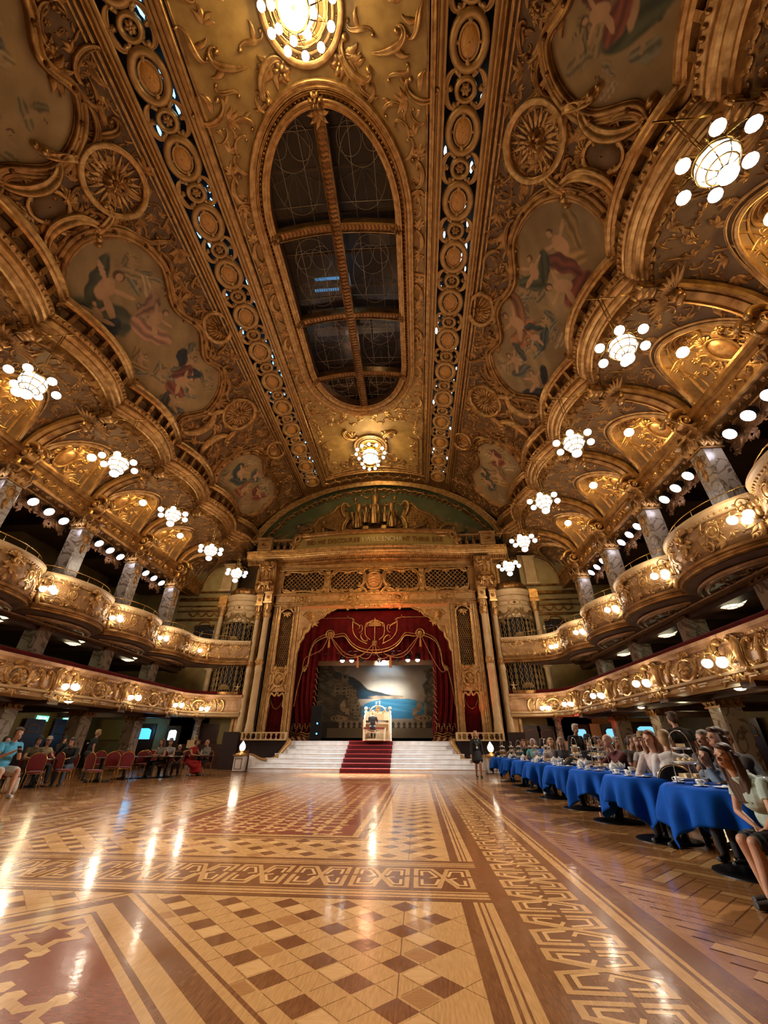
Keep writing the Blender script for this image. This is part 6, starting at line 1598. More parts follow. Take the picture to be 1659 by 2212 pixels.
# painted backcloth
def backdrop():
    YB = 30.6; W_,Hh = 9.0,5.7; z0 = 1.6; n,m = 300,190
    x = np.linspace(-W_/2,W_/2,n); z = np.linspace(z0,z0+Hh,m); A,B = np.meshgrid(x,z,indexing='ij')
    mb = MB(); mb.grid(np.stack([XC+A,np.full_like(A,YB),B],-1)); o = mb.build('painted_backcloth', PAINT)
    tag(o,'painted scenery cloth of a blue bay, palace and mountains at the back of the stage','backdrop')
    # reference rectangle: photo pixels 678..955 wide, 1418..1575 high
    p0 = at_y(678,1575,YB); p1 = at_y(955,1418,YB)
    X = (A+XC-p0.x)/(p1.x-p0.x); Y = (B-p0.z)/(p1.z-p0.z)     # 0..1
    sk = np.array([.20,.155,.125]); C = np.ones(A.shape+(3,))*sk
    d = np.exp(-(((X-.55)/.24)**2+((Y-.55)/.22)**2))[...,None]; C = C*(1-d)+np.array([.95,.84,.62])*d
    bl_ = np.exp(-(((X-.52)/.22)**2+((Y-.80)/.13)**2))[...,None]; C = C*(1-bl_*.7)+np.array([.14,.26,.36])*bl_*.7
    cl = np.clip(nz(X,Y,14,3)+.1,0,1)*np.exp(-(((X-.56)/.22)**2+((Y-.70)/.14)**2)); C = C+cl[...,None]*np.array([.55,.50,.42])*.9
    C *= (1+.1*nz(X,Y,60,2))[...,None]
    # mountains
    ridge = np.interp(X,[0,.20,.28,.34,.40,.46,.54,.64,.75,.82],[.9,.76,.71,.64,.55,.51,.475,.445,.43,.42])+.01*nz(X,Y*0,40,5)
    def over(mask,col,tex=.0,ts=50,sd=1):
        k = np.array(col)*(1+tex*nz(X,Y,ts,sd))[...,None]; mk = np.clip(mask,0,1)[...,None]; C[:] = C*(1-mk)+k*mk
    over((ridge-Y)/.01*((Y>.40)*1.0)*((X<.68)*1.0), (.022,.035,.042), .4, 24, 3)
    over(.8*((np.interp(X,[.36,.45,.56,.66],[.54,.47,.44,.41])-Y)/.012)*((Y>.40)*1.0)*((X>.33)&(X<.66)), (.012,.065,.11), .4, 30, 4)
    town = np.clip((.44+.012*nz(X,Y*0,60,8)-Y)/.01,0,1)*(Y>.395)*np.clip((X-.40)/.05,0,1)*np.clip((.76-X)/.08,0,1); over(town*.8,(.62,.42,.24),.5,70,6)
    # water
    shore = np.interp(X,[.30,.36,.42,.55,.75,.85],[.16,.20,.395,.40,.40,.39])
    water = (Y<.40)&(Y>.135)&(X>.33)&(X<.84)&(((X-.62)/.27)**2+((Y-.24)/.165)**2<1.05)
    over(water*1.0,(.015,.15,.27),.25,10,7); st_ = np.clip(nz(X*.3,Y,90,8),0,1)*water; over(st_*.7,(.10,.40,.55))
    over(((Y>.30)&water)*np.clip(nz(X*.4,Y,70,9)+.2,0,1),(.03,.24,.36))
    # dark foliage and architecture at both sides
    dk = np.clip((np.interp(Y,[0,.3,.5,.62,.8,1.0],[.36,.36,.33,.25,.13,.10])+.03*nz(X,Y,30,10)-X)/.02,0,1); over(dk,(.060,.046,.026),.9,46,11)
    dr_ = np.clip((X-np.interp(Y,[0,.4,.6,.8,1.0],[.83,.84,.83,.87,.97])+.02*nz(X,Y,34,12))/.02,0,1); over(dr_,(.055,.040,.022),.9,46,13)
    for cx_,b0,h_,w_ in ((.22,.46,.20,.05),(.19,.46,.13,.11),(.26,.42,.14,.05),(.30,.36,.16,.03),(.20,.62,.10,.014),(.24,.62,.12,.014),(.31,.22,.11,.07),(.33,.14,.06,.06),(.29,.32,.07,.08)):
        mk = (np.abs(X-cx_)<w_/2)&(Y>b0)&(Y<b0+h_); over(mk*.8,(.20,.145,.08),.6,120,14)
        dome = ((X-cx_)/(w_*.5))**2+((Y-b0-h_)/(w_*.7))**2<1; over(dome*1.0,(.15,.105,.06),.5,90,15)
        for q in (-.25,.25): over(((np.abs(X-cx_-q*w_)<w_*.09)&(np.abs((Y-b0)%.05-.03)<.012)&(Y>b0)&(Y<b0+h_))*1.0,(.02,.015,.01))
    for k in range(60):
        rg = random.Random(k); cx_ = rg.uniform(.02,.30) if k%2 else rg.uniform(.86,.99); cy_ = rg.uniform(.3,.98); over(np.clip(1.2-(((X-cx_)/.035)**2+((Y-cy_)/.05)**2),0,1)*np.clip(nz(X,Y,70,k)*3,0,1),(.15,.115,.06))
    for cx_,sg in ((.215,1),(.80,-1)):      # seated statues on plinths
        for (dx,dy,rx,ry) in ((0,.36,.012,.022),(0,.31,.022,.045),(.02*sg,.25,.035,.03),(.035*sg,.20,.018,.045),(-.015*sg,.30,.01,.05)):
            over(np.clip((1-(((X-cx_-dx)/rx)**2+((Y-dy)/ry)**2))*4,0,1),(.27,.18,.10),.4,80,3)
        over(((np.abs(X-cx_)<.045)&(Y<.19)&(Y>.10))*1.0,(.14,.09,.05),.8,90,8)
        for k in range(3): 
            rr = np.hypot((X-cx_+.02*k*sg),(Y-.14)*1.3)
            over((np.abs(rr-.03-.008*k)<.004)*1.0,(.35,.23,.12))
    over(((Y<.112)&(Y>.09)&(X>.17)&(X<.86))*1.0,(.20,.14,.08)); over(((Y<.09))*1.0,(.025,.018,.012)); over(((Y<.012)&(X>.1)&(X<.9))*1.0,(.13,.09,.05))
    k = ((X-.18)%.042-.021)/.014; bal = (np.abs(k)<(.55+.45*np.sin((Y-.015)/.075*PI*1.5)**2))&(Y<.088)&(Y>.014)&(X>.18)&(X<.86); over(bal*1.0,(.24,.165,.09),.3,60,5)
    setcols(o, C.reshape(-1,3)); return o
backdrop()
lamp('cloth_wash',(XC+.35,27.6,6.2),1500,(.90,.95,1.0),.3,'SPOT',aim=(XC+.45,30.6,4.6),angle=1.15,blend=.9)
lamp('cloth_wash',(XC+.3,28.6,1.9),22,(1,.75,.5),.4)
for q in (-1,1): lamp('stage_wash',(XC+q*2.2,26.3,6.0),7500,(1.0,.95,.9),.2,'SPOT',aim=(XC+q*.6,24.2,1.2),angle=1.0,blend=.6)
for q in (-1,1): lamp('steps_flood',(XC+q*12.6,13.6,9.6),3800,(1.0,.93,.86),.25,'SPOT',aim=(XC+q*1.0,23.6,.7),angle=.50,blend=.7)
lamp('pelmet_wash',(XC,24.2,5.6),45,(1,.45,.25),.3)
lamp('red_wash',(XC+5.9,24.3,1.9),110,(1,.16,.05),.2,'SPOT',aim=(XC+6.1,25.6,4.2),angle=1.2,blend=.7); lamp('red_wash',(XC+1.4,24.4,8.2),70,(1,.16,.05),.3,'SPOT',aim=(XC+1.0,25.6,9.6),angle=1.9,blend=.9)
lamp('proscenium_wash',(XC,20.5,9.2),520,(1,.60,.27),.8,'SPOT',aim=(XC,25.8,9.5),angle=1.9,blend=.7)
# black loudspeaker with blue lamps on the left of the stage
sp = thing('loudspeaker_stack','tall black loudspeaker with two small blue lamps at the left of the stage','speaker',(XC-3.55,26.95,1.38)); mb = MB(); mb.box((0,0,.95),(.62,.55,1.9)); mb.box((0,-.28,.5),(.5,.02,.7)); mb.box((0,-.28,1.35),(.5,.02,.7)); adopt(mb.build('cabinet', BLKM), sp)
m2 = mat('blue_lamp',(.1,.4,1),.4,emit=(.05,.35,1.0),es=9); 
for z in (.38,.92): mb = MB(); mb.ball((.12,-.30,z),.045,8,6); adopt(mb.build('blue_lamp', m2), sp)
# ------------------------------------------------------------------ steps, carpet, balustrades, pedestals
stp = thing('stage_steps','broad white steps rising from the dance floor to the stage','steps')
ws = [(5.75,22.62),(5.75,23.05),(5.35,23.48),(4.95,23.92),(4.75,24.36),(4.65,24.8),(4.62,25.24)]
RH = 1.375/7
mb = MB(); 
for k,(w,y) in enumerate(ws):
    ye = 25.9; mb.box((XC,(y+ye)/2,RH*(k+.5)-.012),(2*w,ye-y,RH-.024)); mb.box((XC,(y-.03+ye)/2,RH*(k+1)-.012),(2*w+.03,ye-y+.03,.024))
adopt(mb.build('treads', WHITE), stp)
cp = thing('stair_carpet','dark red carpet runner down the middle of the white steps','carpet'); mb = MB()
prof=[(22.56,.004)]
for k,(w,y) in enumerate(ws): prof += [(y-.045,RH*k+.008 if k else .006),(y-.05,RH*(k+1)-.02),(y-.03,RH*(k+1)+.010)] 
prof.append((25.6,RH*7+.010))
G = np.array([[(XC+q*1.22,y,z) for y,z in prof] for q in (-1,1)]); mb.grid(G,smooth=False); adopt(mb.build('runner', REDC), cp)
mb = MB(); mb.box((XC,22.5,.012),(2.44,.1,.02)); 
RNOSE = mat('nosing_red',(.5,.05,.05),.6)
for k,(w,y) in enumerate(ws): mb.box((XC,y-.048,RH*(k+1)-.004),(2.44,.02,.03))
adopt(mb.build('nosing_strip', RNOSE), cp)
HR = [(5.95,22.90,.76),(5.72,22.95,.72),(5.58,23.10,.62),(5.40,23.30,.54),(5.19,23.55,.51),(4.93,23.80,.57),(4.74,24.05,.77),(4.56,24.30,1.07),(4.46,24.50,1.26),(4.45,24.60,1.37),(4.6,24.70,1.44)]
BRZ = mat('bronze_rail',(.36,.20,.07),.3,.5)
for q in (-1,1):
    s = SIDE[q]; Yb = 24.75
    b = thing('stage_balustrade','cream balustrade beside the %s of the steps'%s,'balustrade',group='balustrades beside the steps')
    mb = MB(); mb.box((XC+q*5.95,Yb,1.76),(2.55,.22,.06)); mb.box((XC+q*5.95,Yb,1.42),(2.55,.26,.06)); mb.box((XC+q*4.72,Yb,1.59),(.1,.2,.36)); mb.box((XC+q*7.2,Yb,1.59),(.1,.2,.36)); adopt(mb.build('rails', CREAML), b)
    for k in range(8): mb = MB(); mb.lathe([(.05,0),(.08,.03),(.035,.09),(.03,.13),(.045,.18),(.08,.24),(.08,.29)],(XC+q*(4.98+k*.29),Yb,1.44),8); adopt(mb.build('baluster', CREAML), b)
    v = MB(); v.box((XC+q*6.25,Yb+.3,.72),(3.0,.1,1.42)); v.box((XC+q*7.9,Yb+.1,.9),(.9,.1,1.8)); v_ = v.build('orchestra_front', mat('pit_drape_%s'%s,(.022,.008,.008),.8)); tag(v_,'dark hanging drape under the %s balustrade'%s,'drape')
    m3 = MB(); pts = smoothpath([(XC+q*a,b,c) for a,b,c in HR],60)
    m3.tube(pts,np.interp(np.linspace(0,1,60),[0,.3,.7,.85,1],[.03,.05,.10,.13,.05]),8,flat=1.3); r_ = m3.build('swept_handrail', BRZ); tag(r_,'swooping bronze handrail sweeping down the %s of the steps'%s,'handrail')
    m3 = MB(); tp = pts.copy(); bt = tp.copy(); bt[:,2] = 0.0; bt[:,1]+=.0; m3.grid(np.stack([tp,bt])); w_ = m3.build('curved_string_wall', WHITE); tag(w_,'curved white side wall under the %s swept handrail'%s,'stair wall')
    x0 = XC+q*(6.35 if q<0 else 6.15); pe = thing('lamp_pedestal','white panelled pedestal with gold cap at the %s foot of the steps'%s,'pedestal',(x0,22.85,0),0,'pedestals at the foot of the steps')
    mb = MB(); mb.box((0,0,.36),(.50,.5,.66)); mb.box((0,0,.03),(.56,.56,.06)); adopt(mb.build('body', WHITE), pe)
    mb = MB()
    for a,c_,d_ in ((0,.58,(.34,.02,.015)),(0,.14,(.34,.02,.015)),(-.165,.36,(.015,.02,.44)),(.165,.36,(.015,.02,.44))): mb.box((a,-.255,c_),d_)
    mb.box((0,0,.035),(.57,.57,.03)); adopt(mb.build('panel_moulding', BLKM), pe)
    mb = MB(); mb.box((0,0,.72),(.62,.62,.06)); mb.lathe([(.3,.74),(.26,.8),(.10,.83),(.07,.9)],(0,0,0),16); adopt(mb.build('gold_cap', BRZ), pe)
    fl = thing('flame_lamp','glowing flame-shaped glass lamp on the %s pedestal'%s,'lamp',(x0,22.85,.9),0,'flame lamps on the pedestals'); mb = MB(); mb.lathe([(.06,0),(.12,.06),(.15,.16),(.13,.26),(.06,.36),(.01,.44)],(0,0,0),14); adopt(mb.build('glass_flame', mat('lit_flame_%s'%s,(1,.95,.8),.3,emit=(1,.93,.72),es=6)), fl)
    mb = MB(); mb.lathe([(.10,-.01),(.09,.02),(.06,.03)],(0,0,0),12); adopt(mb.build('holder', BRASS), fl); lamp('flame_light',(x0,22.45,1.1),9,PALE,.1)
# front face of the stage either side
mb = MB(); mb.box((XC-10.2,25.9,.6),(3.6,.2,1.2)); mb.box((XC+9.1,26.2,.3),(1.4,.2,.6)); o = struct('wall_stage_base', mb, DARKW, label='dark panelled base below the turrets')
mb = MB(); mb.box((XC,34,0),(1,1,1)) if False else None
# ------------------------------------------------------------------ organ console
og = thing('organ_console','white and gold theatre organ console glowing at the top of the steps','organ',(XC+.28+.05,25.25,1.38))
WO = mat('organ_ivory',(.86,.76,.58),.35,.0,col2=(.80,.66,.44),scale=6)
mb = MB()
mb.box((0,.55,.75),(1.50,.12,1.5))
for q in (-1,1):
    mb.box((q*.72,.2,.52),(.12,.75,1.04)); mb.lathe([(.0,1.58),(.06,1.54),(.085,1.45),(.05,1.36),(.09,1.32),(.10,1.1),(.09,.1),(.11,0)],(q*.70,.45,0),14); mb.ball((q*.70,.45,1.66),.10,12,8)
    mb.tube(smoothpath([(q*.45,.5,1.5),(q*.35,.5,1.68),(q*.15,.5,1.78),(0,.5,1.8)],16),.04,6)
    mb.box((q*.52,.3,1.22),(.28,.4,.4))
mb.box((0,.25,.86),(1.4,.5,.06)); mb.box((0,.2,.05),(1.4,.8,.08))
adopt(mb.build('case', WO), og)
mb = MB()
for k in range(3): mb.box((.0,.18+.09*k,.92+.07*k),(1.0,.11,.02))
adopt(mb.build('keyboard_manuals', CHINA), og)
mb = MB(); mb.box((.12,.42,1.22),(.75,.03,.30)); 
for k in range(3): mb.box((.12,.40,1.12+.1*k),(.7,.02,.03),mi=0)
adopt(mb.build('stop_rail', mat('music_cream',(.7,.5,.3),.5)), og)
mb = MB(); f9 = flatmap((0,.46,0),(1,0,0),(0,0,1),(0,-1,0))
for q in (-1,1): scroll(mb,f9,(q*.4,1.55),.3,q*.5,'S',q,.10,0); scroll(mb,f9,(q*.68,.55),.4,PI/2,'S',q,.1,0,base=.35)
cartouche(mb,f9,(0,1.6),.10,.1,0,.02,0); adopt(mb.build('gold_scrolls', GOLDB), og)
mb = MB(); statue(mb,-XC+.08,1.78,.17,0,.5); statue(mb,-XC-.1,1.78,.14,0,.5); adopt(mb.build('cherub_finial', CHINA), og)
bn = thing('organ_bench','white organ bench with a red padded top','bench',(XC+.22,24.95,1.38)); mb = MB(); 
for q in (-1,1): mb.box((q*.56,0,.29),(.08,.34,.58)); mb.box((q*.45,-.1,.45),(.14,.05,.2))
mb.box((0,0,.06),(1.1,.06,.08)); mb.tube(smoothpath([(-.5,-.15,.5),(-.3,-.15,.42),(0,-.15,.38),(.3,-.15,.42),(.5,-.15,.5)],20),.02,5); adopt(mb.build('bench_frame', WO), bn)
mb = MB(); mb.box((0,0,.61),(1.2,.4,.07)); adopt(mb.build('cushion', REDU), bn)
lamp('organ_light',(XC+.25,24.4,3.0),34,(1,.86,.62),.15); lamp('organ_inner_light',(XC+.3,25.1,1.8),3,(1,.85,.6),.1)
# ------------------------------------------------------------------ gallery floors, outer walls, aisle ceilings
for side in (-1,1):
    s = SIDE[side]; n_ = 1 if side<0 else 2
    mb = MB(); mb.box((XC+side*17.2,11,5.6),(.2,31,11.4)); o = struct('wall_%s'%s, mb, OLIVE, label='olive outer wall of the %s galleries'%s)
    mb = MB(); mb.box((XC+side*17.05,11,.65),(.12,30.4,1.3)); mb.box((XC+side*17.03,11,1.34),(.2,30.4,.08)); mb.box((XC+side*17.05,11,3.7),(.1,30.4,1.1)); struct('baseboard_%s'%s, mb, DARKW, label='dark dado panelling on the %s wall'%s)
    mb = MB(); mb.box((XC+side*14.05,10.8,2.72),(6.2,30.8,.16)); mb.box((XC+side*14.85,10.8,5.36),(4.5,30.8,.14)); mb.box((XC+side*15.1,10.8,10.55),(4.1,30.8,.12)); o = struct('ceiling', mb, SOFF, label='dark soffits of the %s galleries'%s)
    mb = MB(); mb.box((XC+side*13.9,10.8,2.83),(6.0,30.6,.06)); mb.box((XC+side*14.7,10.8,5.50),(4.8,30.6,.14)); struct('floor', mb, DARKW, label='gallery floors behind the %s balconies'%s)
    # soffit beams of the lower aisle, gallery arches
    mb = MB()
    for y in YCOL[:6]: mb.box((XC+side*14,y,2.55),(6.2,.5,.24)); mb.box((XC+side*14.8,y,5.22),(4.4,.5,.2)); mb.box((XC+side*15.3,y,10.3),(3.6,.6,.5))
    mb.box((XC+side*12.3,10.8,2.58),(.3,30,.2)); mb.box((XC+side*11.7,10.8,2.62),(.12,30,.08)); mb.box((XC+side*12.74,10.8,5.2),(.5,30,.22)); 
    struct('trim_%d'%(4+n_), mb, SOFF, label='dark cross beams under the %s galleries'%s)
# small round downlights under the lower balconies
dl = thing('downlight','x','downlight'); mb = MB(); mb.lathe([(.16,.0),(.17,.05),(.12,.08)],(0,0,0),14); adopt(mb.build('rim', BRASS), dl); mb = MB(); mb.lathe([(.002,-.06),(.10,-.045),(.15,.0)],(0,0,0),14); adopt(mb.build('lens', GLOBEW), dl)
for i,(px_,py_,n) in enumerate(((1599,1487,'under the right balcony, nearest the camera'),(1472,1511,'under the right balcony, middle'),(1384,1528,'under the right balcony, nearest the stage'),(148,1515,'under the left balcony'))):
    p = at_z(px_,py_,2.56); place(dl,tuple(p),0,'small round downlight '+n,'downlights under the balconies'); lamp('downlight_light',(p.x,p.y,2.25),8,(1,.85,.5),.12)
# ------------------------------------------------------------------ furniture
def make_chair(name, seatm, framem):
    r = thing(name,'x','chair'); g = .011
    mb = MB()      # rounded padded back
    th = np.linspace(0,PI,14); out = [(-.19,.50)]+[(-.20,.56),(-.205,.70)]+[(-.205*math.cos(t),.74+.18*math.sin(t)) for t in th]+[(.205,.70),(.20,.56),(.19,.50)]
    out = np.array(out); c = np.array([0,.70])
    for sgn in (1,-1):
        G = np.array([[( (c+(p-c)*k)[0], .20+.10*((c+(p-c)*k)[1]-.5)*.5+sgn*.022*math.sqrt(max(1-k**2.5,0)), (c+(p-c)*k)[1]) for p in out] for k in (0,.4,.75,.93,1.0)]); mb.grid(G,cv=True)
    adopt(mb.build('backrest', seatm), r)
    mb = MB(); P = [(a*1.06, .20+.10*(b-.5)*.5, .7+(b-.7)*1.05) for a,b in out]
    mb.tube(smoothpath([(-.20,.235,.0)]+[(-.19,.19,.44)]+P+[(.19,.19,.44),(.20,.235,0)],60), g, 6); adopt(mb.build('back_frame', framem), r)
    mb = MB(); th = np.linspace(0,2*PI,24,endpoint=False); sq = lambda t,k: (k*np.sign(np.cos(t))*np.abs(np.cos(t))**.6, k*np.sign(np.sin(t))*np.abs(np.sin(t))**.6)
    G = np.array([[(sq(t,.21*k)[0], sq(t,.205*k)[1]-.01, z) for t in th] for k,z in ((.02,.475),(.7,.475),(.95,.462),(1.0,.445),(.97,.425),(.02,.42))]); mb.grid(G,cv=True); adopt(mb.build('seat', seatm), r)
    for q in (-1,1): mb = MB(); mb.tube([(q*.17,-.17,.42),(q*.185,-.195,.2),(q*.20,-.215,.0)],g,6); adopt(mb.build('leg', framem), r)
    mb = MB(); mb.tube([(-.17,-.17,.415),(.17,-.17,.415),(.18,.18,.415),(-.18,.18,.415)],g,5,closed=True); adopt(mb.build('seat_frame', framem), r)
    return r
CHF = mat('gold_chair_tube',(.55,.30,.09),.25,.9)
chR = make_chair('banquet_chair', REDU, CHF); chB = make_chair('dining_chair', BLKM, CHF)
def at0(px,py): p = at_z(px,py,0); return (p.x,p.y,0)
def seat(P, loc, face, label, group): return place(P,(loc[0],loc[1],0),face,label,group)
def make_table():
    r = thing('pedestal_table','x','table'); mb = MB(); mb.lathe([(0,.75),(.36,.75),(.38,.735),(.36,.72),(0,.72)],(0,0,0),28); adopt(mb.build('tabletop', WOODT), r)
    mb = MB(); mb.lathe([(.05,.72),(.035,.6),(.035,.1),(.06,.05)],(0,0,0),12); adopt(mb.build('column', BLKM), r)
    mb = MB(); mb.lathe([(.26,0),(.26,.015),(.2,.03),(.04,.06)],(0,0,0),24); adopt(mb.build('base', BLKM), r); return r
tabP = make_table()
# cloth
def make_cloth(seed):
    rg = random.Random(seed); n = 220; th = np.linspace(0,2*PI,n,endpoint=False); r0 = .64; ph = rg.uniform(0,.8); s4 = rg.uniform(0,6)
    R = .95/np.maximum(np.abs(np.cos(th-ph)),np.abs(np.sin(th-ph)))**.72; drop = R-r0
    rows = [np.stack([k*r0*np.cos(th),k*r0*np.sin(th),np.full(n,.765)],-1) for k in (.02,.5,.9,.985)]
    fold = np.sin(th*11+s4)+.6*np.sin(th*19+s4*2)+.4*np.sin(th*7+s4*3)
    for t in np.linspace(.06,1,12):
        d = drop*t; rad = r0+.012+.06*np.sqrt(t)+.045*fold*np.minimum(d/.22,1.2)-.05*t*np.cos(4*(th-ph))*0
        rows.append(np.stack([rad*np.cos(th),rad*np.sin(th),.757-d],-1))
    mb = MB(); mb.grid(np.array(rows),cv=True); o = mb.build('tablecloth', BLUE)
    so = o.modifiers.new('thickness','SOLIDIFY'); so.thickness = .006
    return o
# tea things
def make_stand():
    r = thing('cake_stand','x','cake stand'); mb = MB()
    for z,rr in ((.05,.15),(.21,.125),(.36,.10)):
        mb.lathe([(0,z),(rr*.7,z),(rr,z+.012),(rr,z+.018),(0,z+.006)],(0,0,0),22)
    adopt(mb.build('plates', CHINA), r)
    mb = MB()
    for q in (-1,1): mb.tube(smoothpath([(q*.155,0,.0),(q*.14,0,.2),(q*.11,0,.37),(q*.085,0,.50),(q*.04,0,.55),(0,0,.56)],20),.006,5)
    mb.tube([(0,-.15,0),(0,-.11,.37)],.005,4); 
    for z,rr in ((.05,.155),(.21,.13),(.36,.105)):
        t = np.linspace(0,2*PI,24,endpoint=False); mb.tube(np.stack([rr*np.cos(t),rr*np.sin(t),z+0*t],-1),.005,4,closed=True)
    adopt(mb.build('wire_frame', SILVER), r)
    mb = MB(); CK = mat('sandwich_and_cake',(.62,.40,.17),.8,col2=(.75,.62,.42),scale=12)
    for k in range(5): mb.box((.08*math.cos(k*1.3),.08*math.sin(k*1.3),.085),(.07,.035,.045),rz=k)
    for k in range(4): mb.ball((.06*math.cos(k*1.6),.06*math.sin(k*1.6),.25),(.03,.03,.022),8,5)
    mb.box((0,0,.40),(.09,.05,.035)); adopt(mb.build('cakes', CK), r); return r
def make_pot():
    r = thing('teapot','x','teapot'); mb = MB(); mb.lathe([(.04,0),(.065,.02),(.075,.06),(.06,.105),(.035,.12),(.03,.125),(.012,.14),(.014,.155),(.002,.16)],(0,0,0),18); adopt(mb.build('body', CHINA), r)
    mb = MB(); mb.tube(smoothpath([(.065,0,.04),(.11,0,.06),(.12,0,.11)],8),[.016]*3+[.012]*3+[.009]*2,6); adopt(mb.build('spout', CHINA), r)
    mb = MB(); mb.tube(smoothpath([(-.06,0,.10),(-.11,0,.10),(-.11,0,.05),(-.065,0,.035)],12),.007,6); adopt(mb.build('handle', CHINA), r); return r
def make_cup():
    r = thing('teacup','x','cup'); mb = MB(); mb.lathe([(.0,.008),(.05,.006),(.075,.018),(.05,.012),(0,.014)],(0,0,0),16); adopt(mb.build('saucer', CHINA), r)
    mb = MB(); mb.lathe([(.022,.014),(.04,.04),(.045,.07),(.041,.07),(.02,.02)],(0,0,0),14); mb.tube(smoothpath([(.042,0,.06),(.068,0,.055),(.06,0,.03),(.035,0,.03)],8),.004,5); adopt(mb.build('cup', CHINA), r); return r
def make_plate():
    mb = MB(); mb.lathe([(0,.004),(.07,.004),(.105,.018),(.108,.02),(.07,.012),(0,.01)],(0,0,0),22); mb.ball((.01,.0,.02),(.045,.03,.018),8,5); o = mb.build('plate', CHINA); tag(o,'x','plate'); return o
stP, ptP, cuP, plP = make_stand(), make_pot(), make_cup(), make_plate()
# ------------------------------------------------------------------ people
def remesh(mb, vox, name, m, parent, loc, sm=2):
    o = mb.build(name, m); md = o.modifiers.new('r','REMESH'); md.mode='VOXEL'; md.voxel_size=vox; md.use_smooth_shade=True
    if sm: s_ = o.modifiers.new('s','SMOOTH'); s_.factor=.5; s_.iterations=sm
    dg = bpy.context.evaluated_depsgraph_get(); me = bpy.data.meshes.new_from_object(o.evaluated_get(dg)); old = o.data; o.modifiers.clear(); o.data = me; bpy.data.meshes.remove(old); me.name = name
    if not me.materials: me.materials.append(m)
    if parent: adopt(o,parent)
    return o
CM = {}
def cm(c, rough=.8, n='cloth'):
    k = (n,)+tuple(c)
    if k not in CM: CM[k] = mat('%s_dye_%d'%(n,len(CM)), c, rough, .0, col2=tuple(v*.75 for v in c), scale=9)
    return CM[k]
SK = [(.52,.27,.17),(.46,.23,.14),(.58,.32,.21)]
HAIR = {'brown':(.07,.03,.014),'dark':(.018,.010,.008),'grey':(.34,.30,.26),'white':(.62,.56,.50),'blonde':(.38,.23,.10),'auburn':(.14,.05,.02),'bald':None}
def L3(*p): return [np.array(q,float) for q in p]
def person(loc, face, label, pose='sit', top=(.03,.03,.03), bottom=(.02,.02,.025), shoe=(.02,.02,.02), hair='brown', long=False, arms='lap', lean=.08, turn=0, nod=0, scale=1.0, vox=.02, skin=0, sleeve='short', legs='long', hat=None, dress=False, glasses=False, wide=1.0, side_lean=0, group=None, legspread=.12, knee_dx=0, beard=False, spine_top=None):
    r = thing('person',label,'person',tuple(loc),face,group); r.scale = (scale,)*3
    S = cm(SK[skin%3],.5,'skin'); B = MB(); T = MB(); Bo = MB(); Sh = MB(); F = MB(); sl = side_lean
    sit = pose=='sit'
    hz = .52 if sit else .92
    hip = np.array([0,.04,hz]); ch = np.array([sl*.6,.04-lean*.7,hz+.38]); nk = np.array([sl,.04-lean,hz+.56]); hd = nk+np.array([sl*.15,-.03-.5*lean*.3-nod*.05,.16-nod*.03])
    w = wide
    # torso
    def torso(M,g,zt=1.0):
        M.ball(hip,(.17*w+g,.12*w+g,.12+g),14,9); M.ball((hip+ch)/2,(.145*w+g,.105*w+g,.17+g),14,9); M.ball(ch,(.165*w+g,.11*w+g,.15+g),14,9)
        M.tube([ch+np.array([-.13*w,0,.09]),ch+np.array([0,.01,.13]),ch+np.array([.13*w,0,.09])],.062+g,10); M.tube([ch,nk],.07+g*.6,10)
    torso(B,-.01); torso(T,.012)
    B.tube([nk-np.array([0,0,.05]),hd],.052,10)
    ct,st_ = math.cos(turn),math.sin(turn)
    def H(a,b,c): return hd+np.array([a*ct-b*st_, a*st_+b*ct, c-nod*.0+b*nod*.5])
    B.ball(H(0,.01,.035),(.076,.092,.095),16,12); B.ball(H(0,-.03,-.045),(.055,.062,.062),12,9); B.ball(H(0,-.098,-.015),(.013,.022,.022),8,6)
    for q in (-1,1): B.ball(H(q*.078,.012,-.005),(.012,.022,.032),8,6); B.ball(H(q*.034,-.078,.028),(.02,.014,.012),6,5)
    B.ball(H(0,-.088,-.062),(.026,.012,.010),8,5)
    # legs
    for q in (-1,1):
        hp = hip+np.array([q*.09*w,0,-.02])
        if sit: kn = np.array([q*legspread+knee_dx,-.42,.50]); an = np.array([q*(legspread+.01)+knee_dx,-.40-.06*q*(1 if legspread<.13 else 0),.09])
        elif pose=='walk': kn = np.array([q*.07,-.10-.08*q,.50]); an = np.array([q*.06,-.02-.16*q,.09])
        else: kn = np.array([q*.10,-.03,.50]); an = np.array([q*.11,0,.09])
        to = an+np.array([0,-.17,-.05])
        rb = [.088*w,.075,.058]; rc=[.055,.060,.035]
        B.tube(np.array([hp,(hp+kn)/2,kn]),rb,12); B.tube(np.array([kn,kn*.65+an*.35+np.array([0,.02,0]),an]),rc,12); B.tube([an,an+np.array([0,.02,-.05]),to],[.036,.036,.026],8); B.ball(kn,.058,10,8)
        if legs!='bare':
            g=.016; Bo.tube(np.array([hp,(hp+kn)/2,kn*.97+hp*.03]),[v+g+.004 for v in rb],12)
            if legs=='long': Bo.tube(np.array([kn,(kn+an)/2,an+np.array([0,0,.0])]),[.070,.068,.058],12); Bo.ball(kn,.07,10,8)
            if legs=='short': Bo.tube(np.array([hp,kn*.85+hp*.15]),[.11*w,.095],12)
        Sh.tube([an+np.array([0,.035,-.045]),an+np.array([0,-.06,-.05]),to+np.array([0,0,.0])],[.045,.046,.034],10,flat=.9); Sh.ball(an+np.array([0,.02,-.02]),(.045,.05,.05),10,7)
    Bo.ball(hip,(.19*w,.14*w,.13),14,9)
